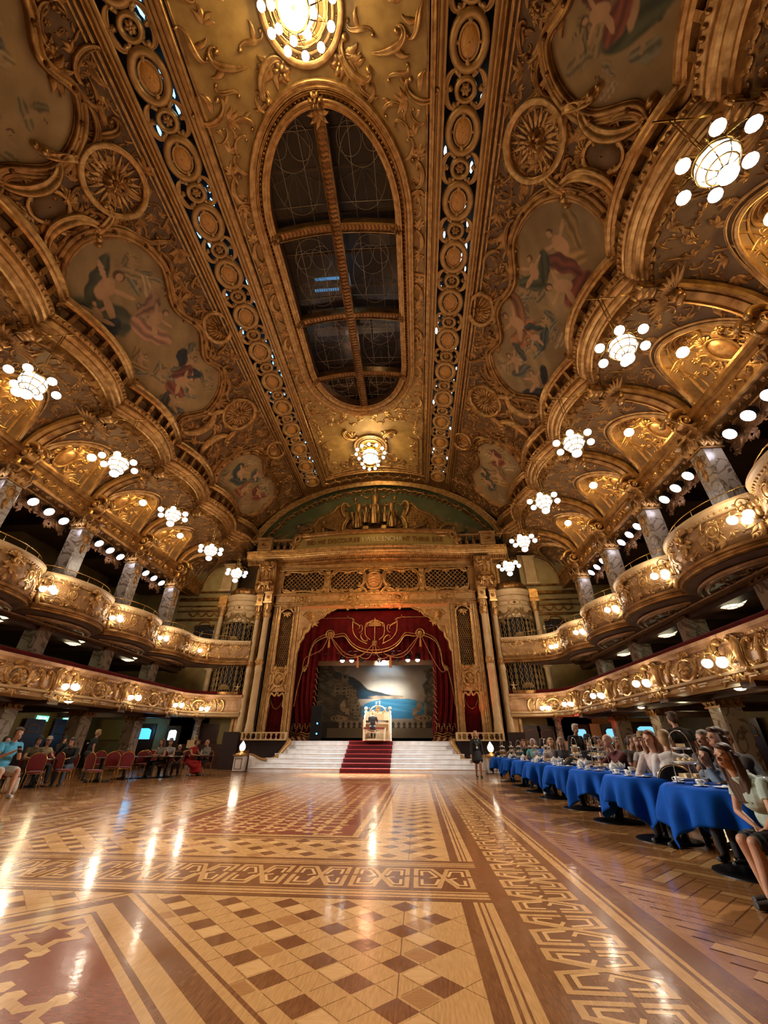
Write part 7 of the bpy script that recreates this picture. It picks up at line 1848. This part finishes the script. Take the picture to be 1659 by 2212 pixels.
    if dress:
        zk = .14 if sit else .45
        for k in np.linspace(0,1,7):
            c = hip*(1-k)+np.array([0,-.36 if sit else -.02,zk+.2])*k; Bo.ball(c,(.20+.06*k,.15+.05*k,.15),14,9)
        if sit: Bo.tube([(0,-.36,.42),(0,-.38,.12)],[.23,.25],14,flat=.8)
    # arms
    for q in (-1,1):
        sh = ch+np.array([q*.185*w,0,.10])
        A = arms if isinstance(arms,str) else arms[0 if q<0 else 1]
        f = -1.0
        if A=='lap': el = sh+np.array([q*.04,-.06,-.27]); wr = hip+np.array([q*.07,-.26,.10])
        elif A=='table': el = sh+np.array([q*.07,-.16,-.22]); wr = sh+np.array([-q*.02,-.38,-.24])
        elif A=='phone': el = sh+np.array([q*.04,-.08,-.26]); wr = ch+np.array([q*.06,-.33,-.02])
        elif A=='face': el = sh+np.array([q*.03,-.22,-.22]); wr = hd+np.array([q*.05,-.12,-.13])
        elif A=='fold': el = sh+np.array([q*.06,-.06,-.26]); wr = ch+np.array([-q*.10,-.19,-.12])
        elif A=='hang': el = sh+np.array([q*.06,.02,-.29]); wr = sh+np.array([q*.09,-.06,-.55])
        elif A=='hold': el = sh+np.array([q*.08,-.02,-.28]); wr = sh+np.array([q*.12,-.14,-.50])
        elif A=='reach': el = sh+np.array([q*.05,-.22,-.16]); wr = sh+np.array([q*.05,-.46,-.18])
        B.tube(np.array([sh,(sh+el)/2,el]),[.052,.047,.038],10); B.tube(np.array([el,(el*2+wr)/3,wr]),[.040,.037,.026],10); B.ball(el,.039,8,6)
        d = wr-el; d /= np.linalg.norm(d); sd = np.cross(d,[0,0,1.0]); sd /= max(np.linalg.norm(sd),1e-6); pu = np.cross(sd,d)
        pc = wr+d*.05; B.tube([wr,pc,pc+d*.03],[.026,.034,.030],8,flat=.6)
        for k in range(4):
            b0 = pc+d*.03+sd*(k-1.5)*.019; ln = (.065,.078,.074,.058)[k]; B.tube(np.array([b0,b0+d*ln*.5,b0+d*ln*.9-pu*ln*.35]),[.0095,.009,.0075],6)
        B.tube(np.array([wr+d*.02-sd*q*.025,wr+d*.055-sd*q*.05,wr+d*.085-sd*q*.052]),[.013,.011,.009],6)
        T.ball(sh,(.068,.068,.07),10,8)
        if sleeve!='none':
            T.tube(np.array([sh,(sh+el)/2]) if sleeve=='short' else np.array([sh,(sh+el)/2,el]),[.070,.062] if sleeve=='short' else [.068,.062,.054],10)
            if sleeve=='long': T.tube(np.array([el,(el+wr)/2,wr-d*.01]),[.054,.048,.040],10); T.ball(el,.054,8,6)
    bo_ = remesh(B,vox*.8 if vox>.012 else vox,'body',S,r,loc); remesh(T,vox,'top',cm(top),r,loc)
    if legs!='bare' or dress: remesh(Bo,vox,'skirt' if dress else 'trousers',cm(bottom),r,loc)
    if shoe is not None: remesh(Sh,min(vox,.015),'shoes',cm(shoe,.5,'leather'),r,loc)
    hc = HAIR[hair]
    if hc:
        Hm = MB(); Hm.ball(H(0,.028,.065),(.086,.092,.082),14,10); Hm.ball(H(0,.055,.0),(.082,.068,.09),12,9)
        for q in (-1,1): Hm.ball(H(q*.07,.02,.02),(.022,.05,.06),8,6)
        Hm.ball(H(.02,-.045,.105),(.06,.045,.030),10,6)
        if long:
            for q in (-1,-.5,0,.5,1): Hm.tube(np.array([H(q*.07,.05,.02),H(q*.085,.06,-.10),H(q*.09,.065,-.22),H(q*.07,.07,-.32 if long==1 else -.42)]),[.04,.045,.042,.018],8)
            for q in (-1,1): Hm.tube(np.array([H(q*.078,.01,.06),H(q*.092,.015,-.08),H(q*.088,.03,-.22)]),[.026,.026,.012],8)
        remesh(Hm,min(vox,.014),'hair',cm(hc,.6,'hair'),bo_,loc,1)
    elif beard is False:
        pass
    E_ = MB()
    for q in (-1,1): E_.ball(H(q*.032,-.086,.016),(.0095,.006,.006),8,5)
    adopt(E_.build('eyes', cm((.02,.012,.01),.2,'eye')), bo_); E_ = MB(); E_.ball(H(0,-.094,-.056),(.022,.007,.006),8,5); adopt(E_.build('mouth', cm((.30,.08,.06),.5,'lip')), bo_)
    if beard: E_ = MB(); E_.ball(H(0,-.055,-.075),(.058,.05,.05),10,7); adopt(E_.build('beard', cm(HAIR['grey'],.7,'hair')), bo_)
    if hat: 
        E_ = MB(); E_.lathe([(.0,.10),(.06,.095),(.085,.05),(.092,.0),(.135,-.012),(.13,-.018),(.088,-.01)],H(0,.01,.085),18); adopt(E_.build('hat', cm(hat,.8)), bo_)
    if glasses:
        E_ = MB(); t = np.linspace(0,2*PI,14,endpoint=False)
        for q in (-1,1): E_.tube([H(q*.034+.024*math.cos(a),-.098,.016+.018*math.sin(a)) for a in t],.003,4,closed=True); E_.tube([H(q*.058,-.096,.02),H(q*.082,.0,.015)],.003,4)
        adopt(E_.build('glasses', BLKM), bo_)
    return r
LEFT_, RIGHT_, AWAY, TOWARD = -PI/2, PI/2, PI, 0.0      # facing -x, +x, +y, -y
TY = [5.75,7.5,9.15,10.85,12.85,14.5,16.4,18.6]
TLAB = ['nearest the camera','second from the camera','third from the camera','fourth from the camera','fifth from the camera','sixth from the camera','seventh from the camera','farthest from the camera']
for i,y in enumerate(TY):
    x = 3.52; place(tabP,(x,y,0),0,'round pedestal table under a blue cloth, %s in the right-hand row'%TLAB[i],'draped tables of the right-hand row').scale = (1.6,1.6,1)
    c_ = make_cloth(i); c_.location = (x,y,0); tag(c_,'royal blue tablecloth, %s in the right-hand row'%TLAB[i],'tablecloth','blue tablecloths')
    n = 3 if i<6 else 2; rg = random.Random(i)
    where = 'on the blue table %s'%TLAB[i]
    sx,sy = [(-.28,.18),(.02,.0),(-.05,.05),(.1,.1),(.0,.1),(.1,0),(0,0),(-.2,0)][i]
    if i!=1: place(stP,(x+sx,y+sy,.768),rg.uniform(0,3),'tall hoop-handled cake stand %s'%where,'cake stands on the blue tables')
    if i in (6,7,3): place(stP,(x+sx+.34,y+sy-.1,.768),1.0,'second cake stand to the right %s'%where,'cake stands on the blue tables')
    place(ptP,(x+.05,y-.22,.768),rg.uniform(0,6),'white teapot at the front %s'%where,'teapots'); place(ptP,(x+.24,y-.05,.768),rg.uniform(0,6),'white teapot at the right %s'%where,'teapots')
    for k,(a,d) in enumerate(((3.6,.45),(4.6,.42),(5.4,.46),(2.4,.48))[:4 if i<5 else 2]):
        nm = ('left','front','right front','back left')[k]
        place(cuP,(x+d*math.cos(a),y+d*math.sin(a),.768),a,'white teacup and saucer, %s, %s'%(nm,where),'cups and saucers')
    for k,(a,d) in enumerate(((4.1,.50),(5.0,.50))[:2 if i<5 else 1]): 
        place(plP,(x+d*math.cos(a),y+d*math.sin(a),.768),a,'white bun plate, %s, %s'%(('left front','right front')[k],where),'tea plates')
mb = MB(); mb.lathe([(.03,0),(.045,.02),(.045,.10),(.04,.11)],(0,0,0),14); o = mb.build('glass_jug', GLASSB); o.location=(3.75,5.42,.768); tag(o,'small clear glass jar at the front right of the nearest blue table','jar')
def px_at(px, Y, z=1.15): p = at_y(px,1611,Y); return p.x
RP = [ # px, Y, facing, label, kwargs
 (1478,9.4,AWAY+.3,'person in black standing with their back turned between the right-hand tables',dict(pose='stand',hair='brown',top=(.015,.012,.012),arms='hang',wide=1.25,vox=.016)),
 (1243,13.6,.3,'standing waitress in black with white-blonde hair by the right-hand tables',dict(pose='stand',hair='white',top=(.012,.012,.014),arms='hang',lean=.16,sleeve='long',scale=.97)),
 (1440,7.0,AWAY-.5,'seated person in a white shirt with short fair hair, back turned, behind the nearest table',dict(top=(.72,.68,.66),hair='blonde',sleeve='long',arms='table',lean=.16,vox=.012,wide=.95)),
 (1412,7.45,-.9,'seated woman with long reddish-brown hair and pale jumper beside the white-shirted person',dict(top=(.62,.52,.50),hair='auburn',long=2,sleeve='long',arms='table',vox=.012)),
 (1535,6.35,LEFT_+.5,'dark-haired boy in a denim jacket leaning on the nearest blue table with hand to face',dict(top=(.16,.22,.30),hair='dark',sleeve='long',arms=('table','face'),scale=.84,vox=.011,lean=.2)),
 (1518,8.2,.1,'grey-haired woman with glasses seated two tables back',dict(top=(.12,.10,.10),hair='grey',glasses=True,sleeve='long',arms='table',vox=.014)),
 (1545,7.3,-1.2,'older woman with wavy fair hair leaning towards a man at the near right',dict(top=(.25,.2,.18),hair='grey',arms='table',lean=.18,vox=.013,skin=2)),
 (1572,7.2,-.5,'older man with flushed face and grey hair seated at the near right',dict(top=(.20,.24,.30),hair='grey',arms='table',lean=.12,vox=.013,sleeve='long')),
 (1612,6.1,LEFT_-.1,'woman with long dark brown hair in dark clothes leaning towards the nearest table',dict(top=(.03,.02,.02),hair='brown',long=2,arms='table',lean=.28,vox=.011,sleeve='long')),
 (1345,9.6,LEFT_+.1,'bald man in a burgundy jumper leaning over the third blue table',dict(top=(.10,.012,.012),hair='bald',sleeve='long',arms='reach',lean=.26,vox=.014,skin=2,wide=1.1)),
 (1312,10.4,-.3,'grey-haired woman in a patterned blouse looking down at the table',dict(top=(.22,.18,.16),hair='grey',arms='table',nod=.6,lean=.16,vox=.016,glasses=True)),
 (1270,11.6,.0,'man in a dark flat cap and glasses beside the blue tables',dict(top=(.04,.05,.07),hair='dark',hat=(.01,.01,.015),arms='table',glasses=True)),
 (1290,12.4,.3,'dark-haired person seated behind the man in the cap',dict(top=(.10,.12,.13),hair='dark',arms='lap')),
 (1237,11.4,AWAY-.7,'child in a pale grey anorak seen from behind at the fourth table',dict(top=(.42,.44,.46),hair='blonde',sleeve='long',arms='table',scale=.84)),
 (1213,13.2,-.4,'woman with long grey hair and dark top at the fifth table',dict(top=(.05,.05,.06),hair='grey',long=1,arms='table')),
 (1190,14.2,-.2,'fair long-haired woman in white at the sixth table',dict(top=(.55,.5,.46),hair='blonde',long=1,arms='table')),
 (1167,14.9,AWAY-.9,'man in a bright blue shirt seen from behind at the sixth table',dict(top=(.01,.13,.48),hair='dark',sleeve='long',arms='table',legs='long',bottom=(.26,.19,.11),shoe=(.45,.28,.2),lean=.14)),
 (1153,15.8,-.6,'pale-haired person in turquoise seated beyond the blue shirt',dict(top=(.15,.42,.45),hair='white',arms='table')),
 (1131,17.4,-.1,'woman in dark green holding a fan at the seventh table',dict(top=(.01,.06,.06),hair='auburn',arms='face',sleeve='long',long=1)),
 (1361,10.9,.2,'man in a dark jacket in the second row of right-hand tables',dict(top=(.05,.05,.06),hair='brown',arms='lap')),
 (1377,10.0,-.3,'brown-haired woman in the second row behind the burgundy jumper',dict(top=(.09,.07,.06),hair='brown',arms='lap')),
 (1395,9.2,-.7,'man with glasses and white open shirt behind the third table',dict(top=(.60,.56,.52),hair='dark',arms='table',glasses=True,hat=(.30,.2,.1),vox=.016)),
 (1330,12.6,.1,'grey-haired person in the back row of the right aisle',dict(top=(.08,.09,.13),hair='grey',arms='lap')),
 (1410,11.8,.3,'white-haired person in the far right back row',dict(top=(.1,.09,.1),hair='white',arms='lap')),
 (1355,14.2,.2,'dark-haired person at the far side of the right aisle',dict(top=(.07,.05,.05),hair='dark',arms='lap')),
 (1305,14.8,.1,'auburn-haired person at the far side of the right aisle',dict(top=(.12,.05,.05),hair='auburn',arms='lap')),
]
for px_,Y,fc,lab,kw in RP:
    x = px_at(px_,Y); kw.setdefault('vox',.02); kw.setdefault('sleeve','short'); kw.setdefault('skin',int(px_)%3)
    p = person((x,Y,0),fc,lab,**kw)
    if kw.get('pose','sit')=='sit':
        seat(chB,(x,Y+.0),fc,'dark chair with gilt legs under the %s'%lab.split(' with ')[0].split(' in ')[0].split(' leaning')[0].split(' seated')[0]+', at px %d'%0 if False else 'dark dining chair carrying the %s'%' '.join(lab.split()[:9]),'dark chairs on the right')
# foreground girl at the right edge, and her sandals / dress
gx = at_y(1648,1700,4.75).x+.02
person((gx,4.75,0),LEFT_+.12,'girl with long brown hair, pale green T-shirt and bare legs at the right edge',top=(.42,.52,.46),bottom=(.01,.01,.012),shoe=(.05,.05,.05),hair='brown',long=2,arms='lap',lean=.30,turn=.2,scale=.86,vox=.0085,legs='short',sleeve='short',legspread=.07)
seat(chB,(gx,4.75),LEFT_+.12,'dark dining chair under the girl at the right edge','dark chairs on the right')
for i,(px_,py_) in enumerate(((1088,1676),(1107,1682),(1120,1690),(1112,1672))):
    p = at0(px_,py_); seat(chB,p,(.5,-2.2,-1.2,2.6)[i],'empty dark dining chair beside the far blue tables, %s'%('leftmost','second from the left','nearest of the four','rearmost of the four')[i],'dark chairs on the right')
bg = thing('carrier_bag','crumpled white plastic bag on the floor under the fifth blue table','bag',at0(1190,1722)); mb = MB(); rg = random.Random(2)
for k in range(9): mb.ball((rg.uniform(-.13,.13),rg.uniform(-.08,.08),rg.uniform(.05,.13)),(rg.uniform(.06,.10),.07,rg.uniform(.04,.07)),10,7)
remesh(mb,.012,'bag_body',cm((.62,.60,.57),.5,'plastic'),bg,None,1)
mb = MB(); mb.tube(smoothpath([(-.06,0,.16),(-.05,0,.24),(.04,0,.25),(.06,0,.16)],10),.006,5); adopt(mb.build('bag_handle', cm((.62,.60,.57),.5,'plastic')), bg)
# woman walking away from the steps
px_,py_ = 1035,1680; p = at0(px_,py_)
w_ = person(p,.12,'woman in a short black dress and lanyard walking towards the camera by the steps',pose='walk',top=(.012,.012,.013),bottom=(.012,.012,.013),hair='blonde',arms='hang',sleeve='long',dress=True,legs='bare',shoe=(.01,.01,.01),vox=.014,glasses=True,scale=.98)
mb = MB(); mb.tube([(-.07,-.10,1.42),(0,-.15,1.15),(.07,-.10,1.42)],.010,5); adopt(mb.build('lanyard', cm((.5,.36,.1),.5,'ribbon')), w_); mb = MB(); mb.box((0,-.16,1.12),(.06,.012,.08)); adopt(mb.build('badge', CHINA), w_)
# organist
person((XC+.12,24.86,1.38+.13),PI,'organist in a dark suit seated at the organ with his back to the hall',top=(.010,.008,.012),bottom=(.01,.01,.012),hair='blonde',sleeve='long',arms='reach',vox=.014,lean=.04,legspread=.08)
# ------------------------------------------------------------------ left side
LP = [
 (20,11.2,RIGHT_-.35,'man in light blue T-shirt and white shorts looking at his phone, left edge',dict(top=(.09,.42,.66),bottom=(.55,.50,.45),shoe=(.6,.58,.55),hair='brown',arms='phone',nod=.7,lean=.14,vox=.012,legs='short',legspread=.16,scale=1.13)),
 (78,14.6,RIGHT_-.5,'man in a dark cap and gold scarf seated among the left-hand tables',dict(top=(.10,.07,.02),hair='dark',hat=(.02,.02,.03),arms='table',vox=.015)),
 (99,15.4,RIGHT_-.3,'person in a beige top and pale cap seated behind the dark-capped man',dict(top=(.34,.25,.13),hair='grey',hat=(.32,.25,.18),arms='table')),
 (134,16.2,RIGHT_-.6,'person in a black cap drinking behind the left-hand chairs',dict(pose='stand',scale=.80,top=(.012,.011,.012),hair='dark',hat=(.01,.01,.012),arms='face',sleeve='long')),
 (160,14.9,LEFT_+1.9,'man in a black hoodie bending over a table on the left',dict(top=(.012,.012,.014),hair='dark',sleeve='long',arms='table',nod=.9,lean=.22,bottom=(.08,.10,.14),vox=.014)),
 (199,16.8,AWAY-.7,'standing fair-haired person in a black T-shirt with white print on the left',dict(pose='stand',top=(.010,.010,.012),hair='blonde',arms='hang',wide=1.15,vox=.016,scale=.94)),
 (352,18.8,-.2,'woman in a grey sleeveless top with folded arms at a left-hand table',dict(top=(.24,.22,.20),hair='brown',long=1,arms='fold',sleeve='none',vox=.016)),
 (368,19.4,.3,'bearded man in a pale shirt beside the woman with folded arms',dict(top=(.42,.42,.44),hair='grey',arms='table',hat=(.18,.2,.24))),
 (388,20.0,.6,'person in dark clothes bending down beside the left-hand tables',dict(top=(.02,.018,.02),hair='white',arms='lap',lean=.25,nod=.8,scale=.85)),
 (418,20.0,RIGHT_-.2,'woman in a long bright red dress seated at the end of the left row',dict(top=(.42,.008,.010),bottom=(.42,.008,.010),dress=True,hair='brown',arms='table',sleeve='none',vox=.014,shoe=(.4,.2,.12),lean=.14)),
 (450,20.5,LEFT_+1.0,'bald bearded man in a checked shirt facing the woman in red',dict(top=(.24,.22,.20),bottom=(.012,.012,.015),hair='bald',beard=True,arms='fold',sleeve='long',vox=.015)),
 (5,13.5,RIGHT_,'dark-haired person half hidden at the extreme left edge',dict(top=(.02,.018,.016),hair='dark',arms='lap')),
]
for px_,Y,fc,lab,kw in LP:
    x = px_at(px_,Y); kw.setdefault('vox',.02); kw.setdefault('skin',int(px_)%3); p = person((x,Y,0),fc,lab,**kw)
    if kw.get('pose','sit')=='sit': seat(chR,(x,Y),fc,'red banquet chair carrying the %s'%' '.join(lab.split()[:9]),'red banquet chairs on the left')
    if px_==20:
        mb = MB(); mb.box((.0,-.47,.92),(.08,.012,.16),rx=-.7); adopt(mb.build('phone', BLKM), p)
    if px_==199:
        mb = MB(); mb.box((0,.18,1.28),(.22,.01,.03)); mb.box((.09,.18,1.27),(.03,.01,.06)); adopt(mb.build('shirt_print', CHINA), p)
chairs = [(60,1708,-2.6),(122,1700,2.9),(190,1702,2.85),(228,1690,-2.5),(258,1690,-2.35),(280,1680,2.8),(298,1678,-2.7),(312,1676,1.2),(330,1678,-1.0),(344,1671,2.9),(322,1668,-2.9),(303,1668,.4),(385,1668,-1.6),(400,1672,1.4),(262,1672,.3),(240,1674,.5),(85,1688,.6),(205,1680,.8),(140,1682,2.0)]
CN = ['with the gilt frame edge on, beside the blue T-shirt man','in front of the black hoodie man','with its round back towards us, most prominent in the row','half overlapping its neighbour in the middle of the row','tilted beside the overlapping pair','just beyond the tilted chair','in the middle distance facing the wall','turned sideways by a table','facing the floor near the grey-topped woman','beyond the sideways chair','in the second row, middle','in the second row near the marble column','beside the woman in red','at the left end table facing right','in the rear row behind the tilted chair','in the rear row, farthest back','behind the dark-capped man','in the rear row near the hoodie man','beside the black-capped person']
for (px_,py_,a),n in zip(chairs,CN): seat(chR,at0(px_,py_),a,'red banquet chair '+n,'red banquet chairs on the left')
for i,(px_,Y,n) in enumerate(((100,14.1,'beside the blue T-shirt man'),(232,16.4,'behind the front row of red chairs'),(285,17.8,'in the middle of the left row'),(330,18.4,'before the grey-topped woman'),(372,18.8,'beside the bearded man'),(436,20.3,'between the red dress and the checked shirt'))):
    place(tabP,(px_at(px_,Y),Y,0),0,'small round dark table '+n,'dark tables on the left')
for n,px_,Y in (('tall glass on the table by the woman in red',432,20.2),('bottle on the table by the woman in red',438,20.35)):
    mb = MB(); mb.lathe([(.03,0),(.032,.14),(.012,.18),(.012,.24)] if 'bottle' in n else [(.025,0),(.033,.15)],(px_at(px_,Y),Y,.752),10); tag(mb.build('bottle' if 'bottle' in n else 'drinking_glass', GLASSB if 'glass' in n else CHINA),n,'bottle' if 'bottle' in n else 'glass')
bp = at0(16,1714); bg = thing('tote_bag','cream canvas tote bag on the floor at the feet of the man in blue','bag',bp); mb = MB(); G = np.array([[(.20*k*math.copysign(abs(math.cos(t))**.7,math.cos(t)), .09*k*math.copysign(abs(math.sin(t))**.8,math.sin(t)), z) for t in np.linspace(0,2*PI,24,endpoint=False)] for k,z in ((.02,0),(.9,0),(1.05,.08),(1.0,.2),(.9,.34),(.88,.36))]); mb.grid(G,cv=True); adopt(mb.build('bag_body', cm((.60,.50,.40),.8)), bg)
mb = MB(); 
for q in (-1,1): mb.tube(smoothpath([(-.09,q*.07,.35),(-.07,q*.05,.52),(.05,q*.05,.52),(.09,q*.07,.35)],14),.010,5)
adopt(mb.build('bag_handles', cm((.60,.50,.40),.8)), bg)
# ------------------------------------------------------------------ doors, lit panes, signs along the aisle walls
def wallmap(side, off=.0): return lambda a,b,h: np.stack([XC+side*(17.0-off-h)+0*np.asarray(a,float), np.asarray(a,float)+0*h, np.asarray(b,float)+0*h],-1)
dn = [1]
def glazed(side, pxs, pys, m, label, arch=True, frame=GOLDD, X=None):
    """door leaf with a lit pane, located from where its pane shows"""
    wx = XC+side*16.88; a = at_x(pxs[0],(pys[0]+pys[1])/2,wx); b = at_x(pxs[1],(pys[0]+pys[1])/2,wx); y0,y1 = sorted((a.y,b.y)); zb = at_x((pxs[0]+pxs[1])/2,pys[1],wx).z; zt_ = at_x((pxs[0]+pxs[1])/2,pys[0],wx).z
    end = min(a.y,b.y)>25.5
    f = wallmap(side,.10)
    if end:
        a = at_y(pxs[0],(pys[0]+pys[1])/2,26.36); b = at_y(pxs[1],(pys[0]+pys[1])/2,26.36); y0,y1 = sorted((a.x,b.x)); zb = at_y((pxs[0]+pxs[1])/2,pys[1],26.36).z; zt_ = at_y((pxs[0]+pxs[1])/2,pys[0],26.36).z
        f = lambda a,b,h: np.stack([np.asarray(a,float)+0*h, 26.30-h+0*np.asarray(a,float), np.asarray(b,float)+0*h],-1)
    d = thing('door_%d'%dn[0],label,None,kind='structure'); dn[0]+=1
    mb = MB(); mb.box((wx+side*.04,(y0+y1)/2,(zt_+.25)/2),(.08,(y1-y0)+.5,zt_+.25)) if not end else mb.box(((y0+y1)/2,26.36,(zt_+.2)/2),((y1-y0)+.35,.08,zt_+.2)); adopt(mb.build('door_leaf', DARKW), d)
    mb = MB(); m_ = (y0+y1)/2; w = (y1-y0)/2; c = min(.12,w*.4)
    pts = [(m_-w,zb),(m_+w,zb),(m_+w,zt_-c),(m_+w*.6,zt_),(m_-w*.6,zt_),(m_-w,zt_-c)]; extrude(mb,pts,f,.015); adopt(mb.build('lit_pane', m), d)
    mb = MB(); strip(mb,f,pts+[pts[0]],.035,.05,0); adopt(mb.build('pane_frame', frame), d); return d
CYAN = mat('cyan_pane',(.2,.5,.6),.3,emit=(.22,.72,1.0),es=.95,col2=(.3,.7,.9),scale=3); BLUEP = mat('blue_pane',(.1,.4,.7),.3,emit=(.08,.50,.95),es=1.5)
MINT = mat('mint_pane',(.5,.6,.5),.3,emit=(.42,.62,.48),es=.55); WARMP = mat('amber_pane',(.6,.5,.2),.3,emit=(1,.75,.25),es=1.1)
glazed(1,(1309,1337),(1573,1608),CYAN,'glazed door with pale blue light behind it on the right wall, left leaf')
glazed(1,(1377,1417),(1568,1602),CYAN,'glazed double door glowing pale blue on the right wall')
glazed(1,(1247,1268),(1574,1606),CYAN,'glazed door glowing pale blue behind the standing waitress')
glazed(1,(1602,1634),(1566,1590),WARMP,'opening glowing amber beyond the last right-hand column')
glazed(-1,(60,84),(1565,1582),MINT,'dark doors with a pale green lit pane on the left wall, left leaf')
glazed(-1,(122,146),(1565,1586),MINT,'dark doors with a pale green lit pane on the left wall, right leaf')
glazed(1,(1135,1163),(1577,1612),DARKW,'dark arched double door tinted red beside the stage, left leaf')
glazed(1,(1170,1198),(1577,1612),DARKW,'dark arched double door beside the stage, right leaf')
glazed(-1,(287,328),(1572,1598),BLUEP,'window glowing soft blue on the left wall')
glazed(-1,(364,383),(1576,1600),mat('white_blue_pane',(.7,.9,1),.3,emit=(.45,.9,1.0),es=3.0),'brightly lit blue-white doorway on the left wall')
glazed(-1,(420,431),(1580,1596),BLUEP,'narrow blue-lit opening beside the ribbed column on the left')
GRN = mat('exit_green',(.1,.5,.35),.4,emit=(.20,.85,.55),es=1.6); WHT = mat('sign_white',(.9,.95,.9),.4,emit=(.8,1,.9),es=1.6)
for i,(px_,py_,s_) in enumerate(((92,1552,-1),(149,1550,-1),(1338,1410,1))):
    wx = XC+s_*17.06; p = at_x(px_,py_,wx); es = thing('exit_sign','green and white illuminated exit sign '+('over the left-hand doors','over the right leaf of the left doors','in the right lower gallery')[i],'sign',(p.x,p.y,p.z),0,'exit signs'); mb = MB(); mb.box((0,0,0),(.03,.75,.24)); adopt(mb.build('panel', GRN), es); mb = MB(); mb.box((-s_*.02,-.17,0),(.01,.16,.16)); mb.box((-s_*.02,.12,0),(.01,.3,.04)); mb.tube([(-s_*.02,.1,.06),(-s_*.02,.27,0),(-s_*.02,.1,-.06)],.015,4); adopt(mb.build('running_figure_and_arrow', WHT), es)
# framed boards and mirrors on the back walls
for i,(s_,px_,py_,w,h,m,lab) in enumerate(((-1,243,1576,1.6,1.1,mat('gold_board',(.5,.36,.10),.4),'large plain gold panel on the left aisle wall'),(1,1288,1583,.55,.9,mat('notice_paper',(.75,.68,.40),.6),'framed notice beside the right-hand doors'),(-1,480,1580,1.6,1.0,DARKW,'dark framed board near the left end of the stage'))):
    wx = XC+s_*16.85; p = at_y(px_,py_,26.34) if i<2 else Vector((XC-10.2,26.36,1.75)); pc = thing('wall_panel',lab,'panel',tuple(p),PI/2*s_*-1)
    mb = MB(); mb.box((0,0,0),(.04,w,h)); adopt(mb.build('board', m), pc); mb = MB(); t=.05
    for (cy_,cz_,dy,dz) in ((0,h/2,w+t,t),(0,-h/2,w+t,t),(w/2,0,t,h),(-w/2,0,t,h)): mb.box((-s_*.02,cy_,cz_),(.05,dy,dz))
    adopt(mb.build('frame', GOLDD), pc)
for s_ in (-1,1):
    f = wallmap(s_,.0)
    for y in (15.3,19.3,11.4):
        mb = MB(); pts = [(y-.7,3.6),(y+.7,3.6),(y+.7,4.6),(y+.45,4.85),(y-.45,4.85),(y-.7,4.6)]; extrude(mb,pts,f,.05); o = mb.build('gallery_recess', DARKW); tag(o,'dark arched recess in the %s lower gallery wall at bay %s'%(SIDE[s_],{15.3:'two',19.3:'one',11.4:'three'}[y]),'recess'); mb = MB(); strip(mb,f,pts+[pts[0]],.05,.09,0); adopt(mb.build('moulded_frame', GOLDD), o)
for s_ in (-1,1): lamp('aisle_light',(XC+s_*15.2,21.5,2.2),18,(1,.75,.4),.3); lamp('aisle_light',(XC+s_*15.2,13,2.2),9,(1,.75,.4),.3)
lamp('blue_spill',(XC-13.6,25.6,1.9),9,(.1,.55,1.0),.3); lamp('red_spill',(XC+11.3,24.8,2.2),14,(1,.1,.03),.2)
# unused prototypes never placed
for P_ in (plP,): 
    if P_.name not in used: bpy.data.objects.remove(P_)
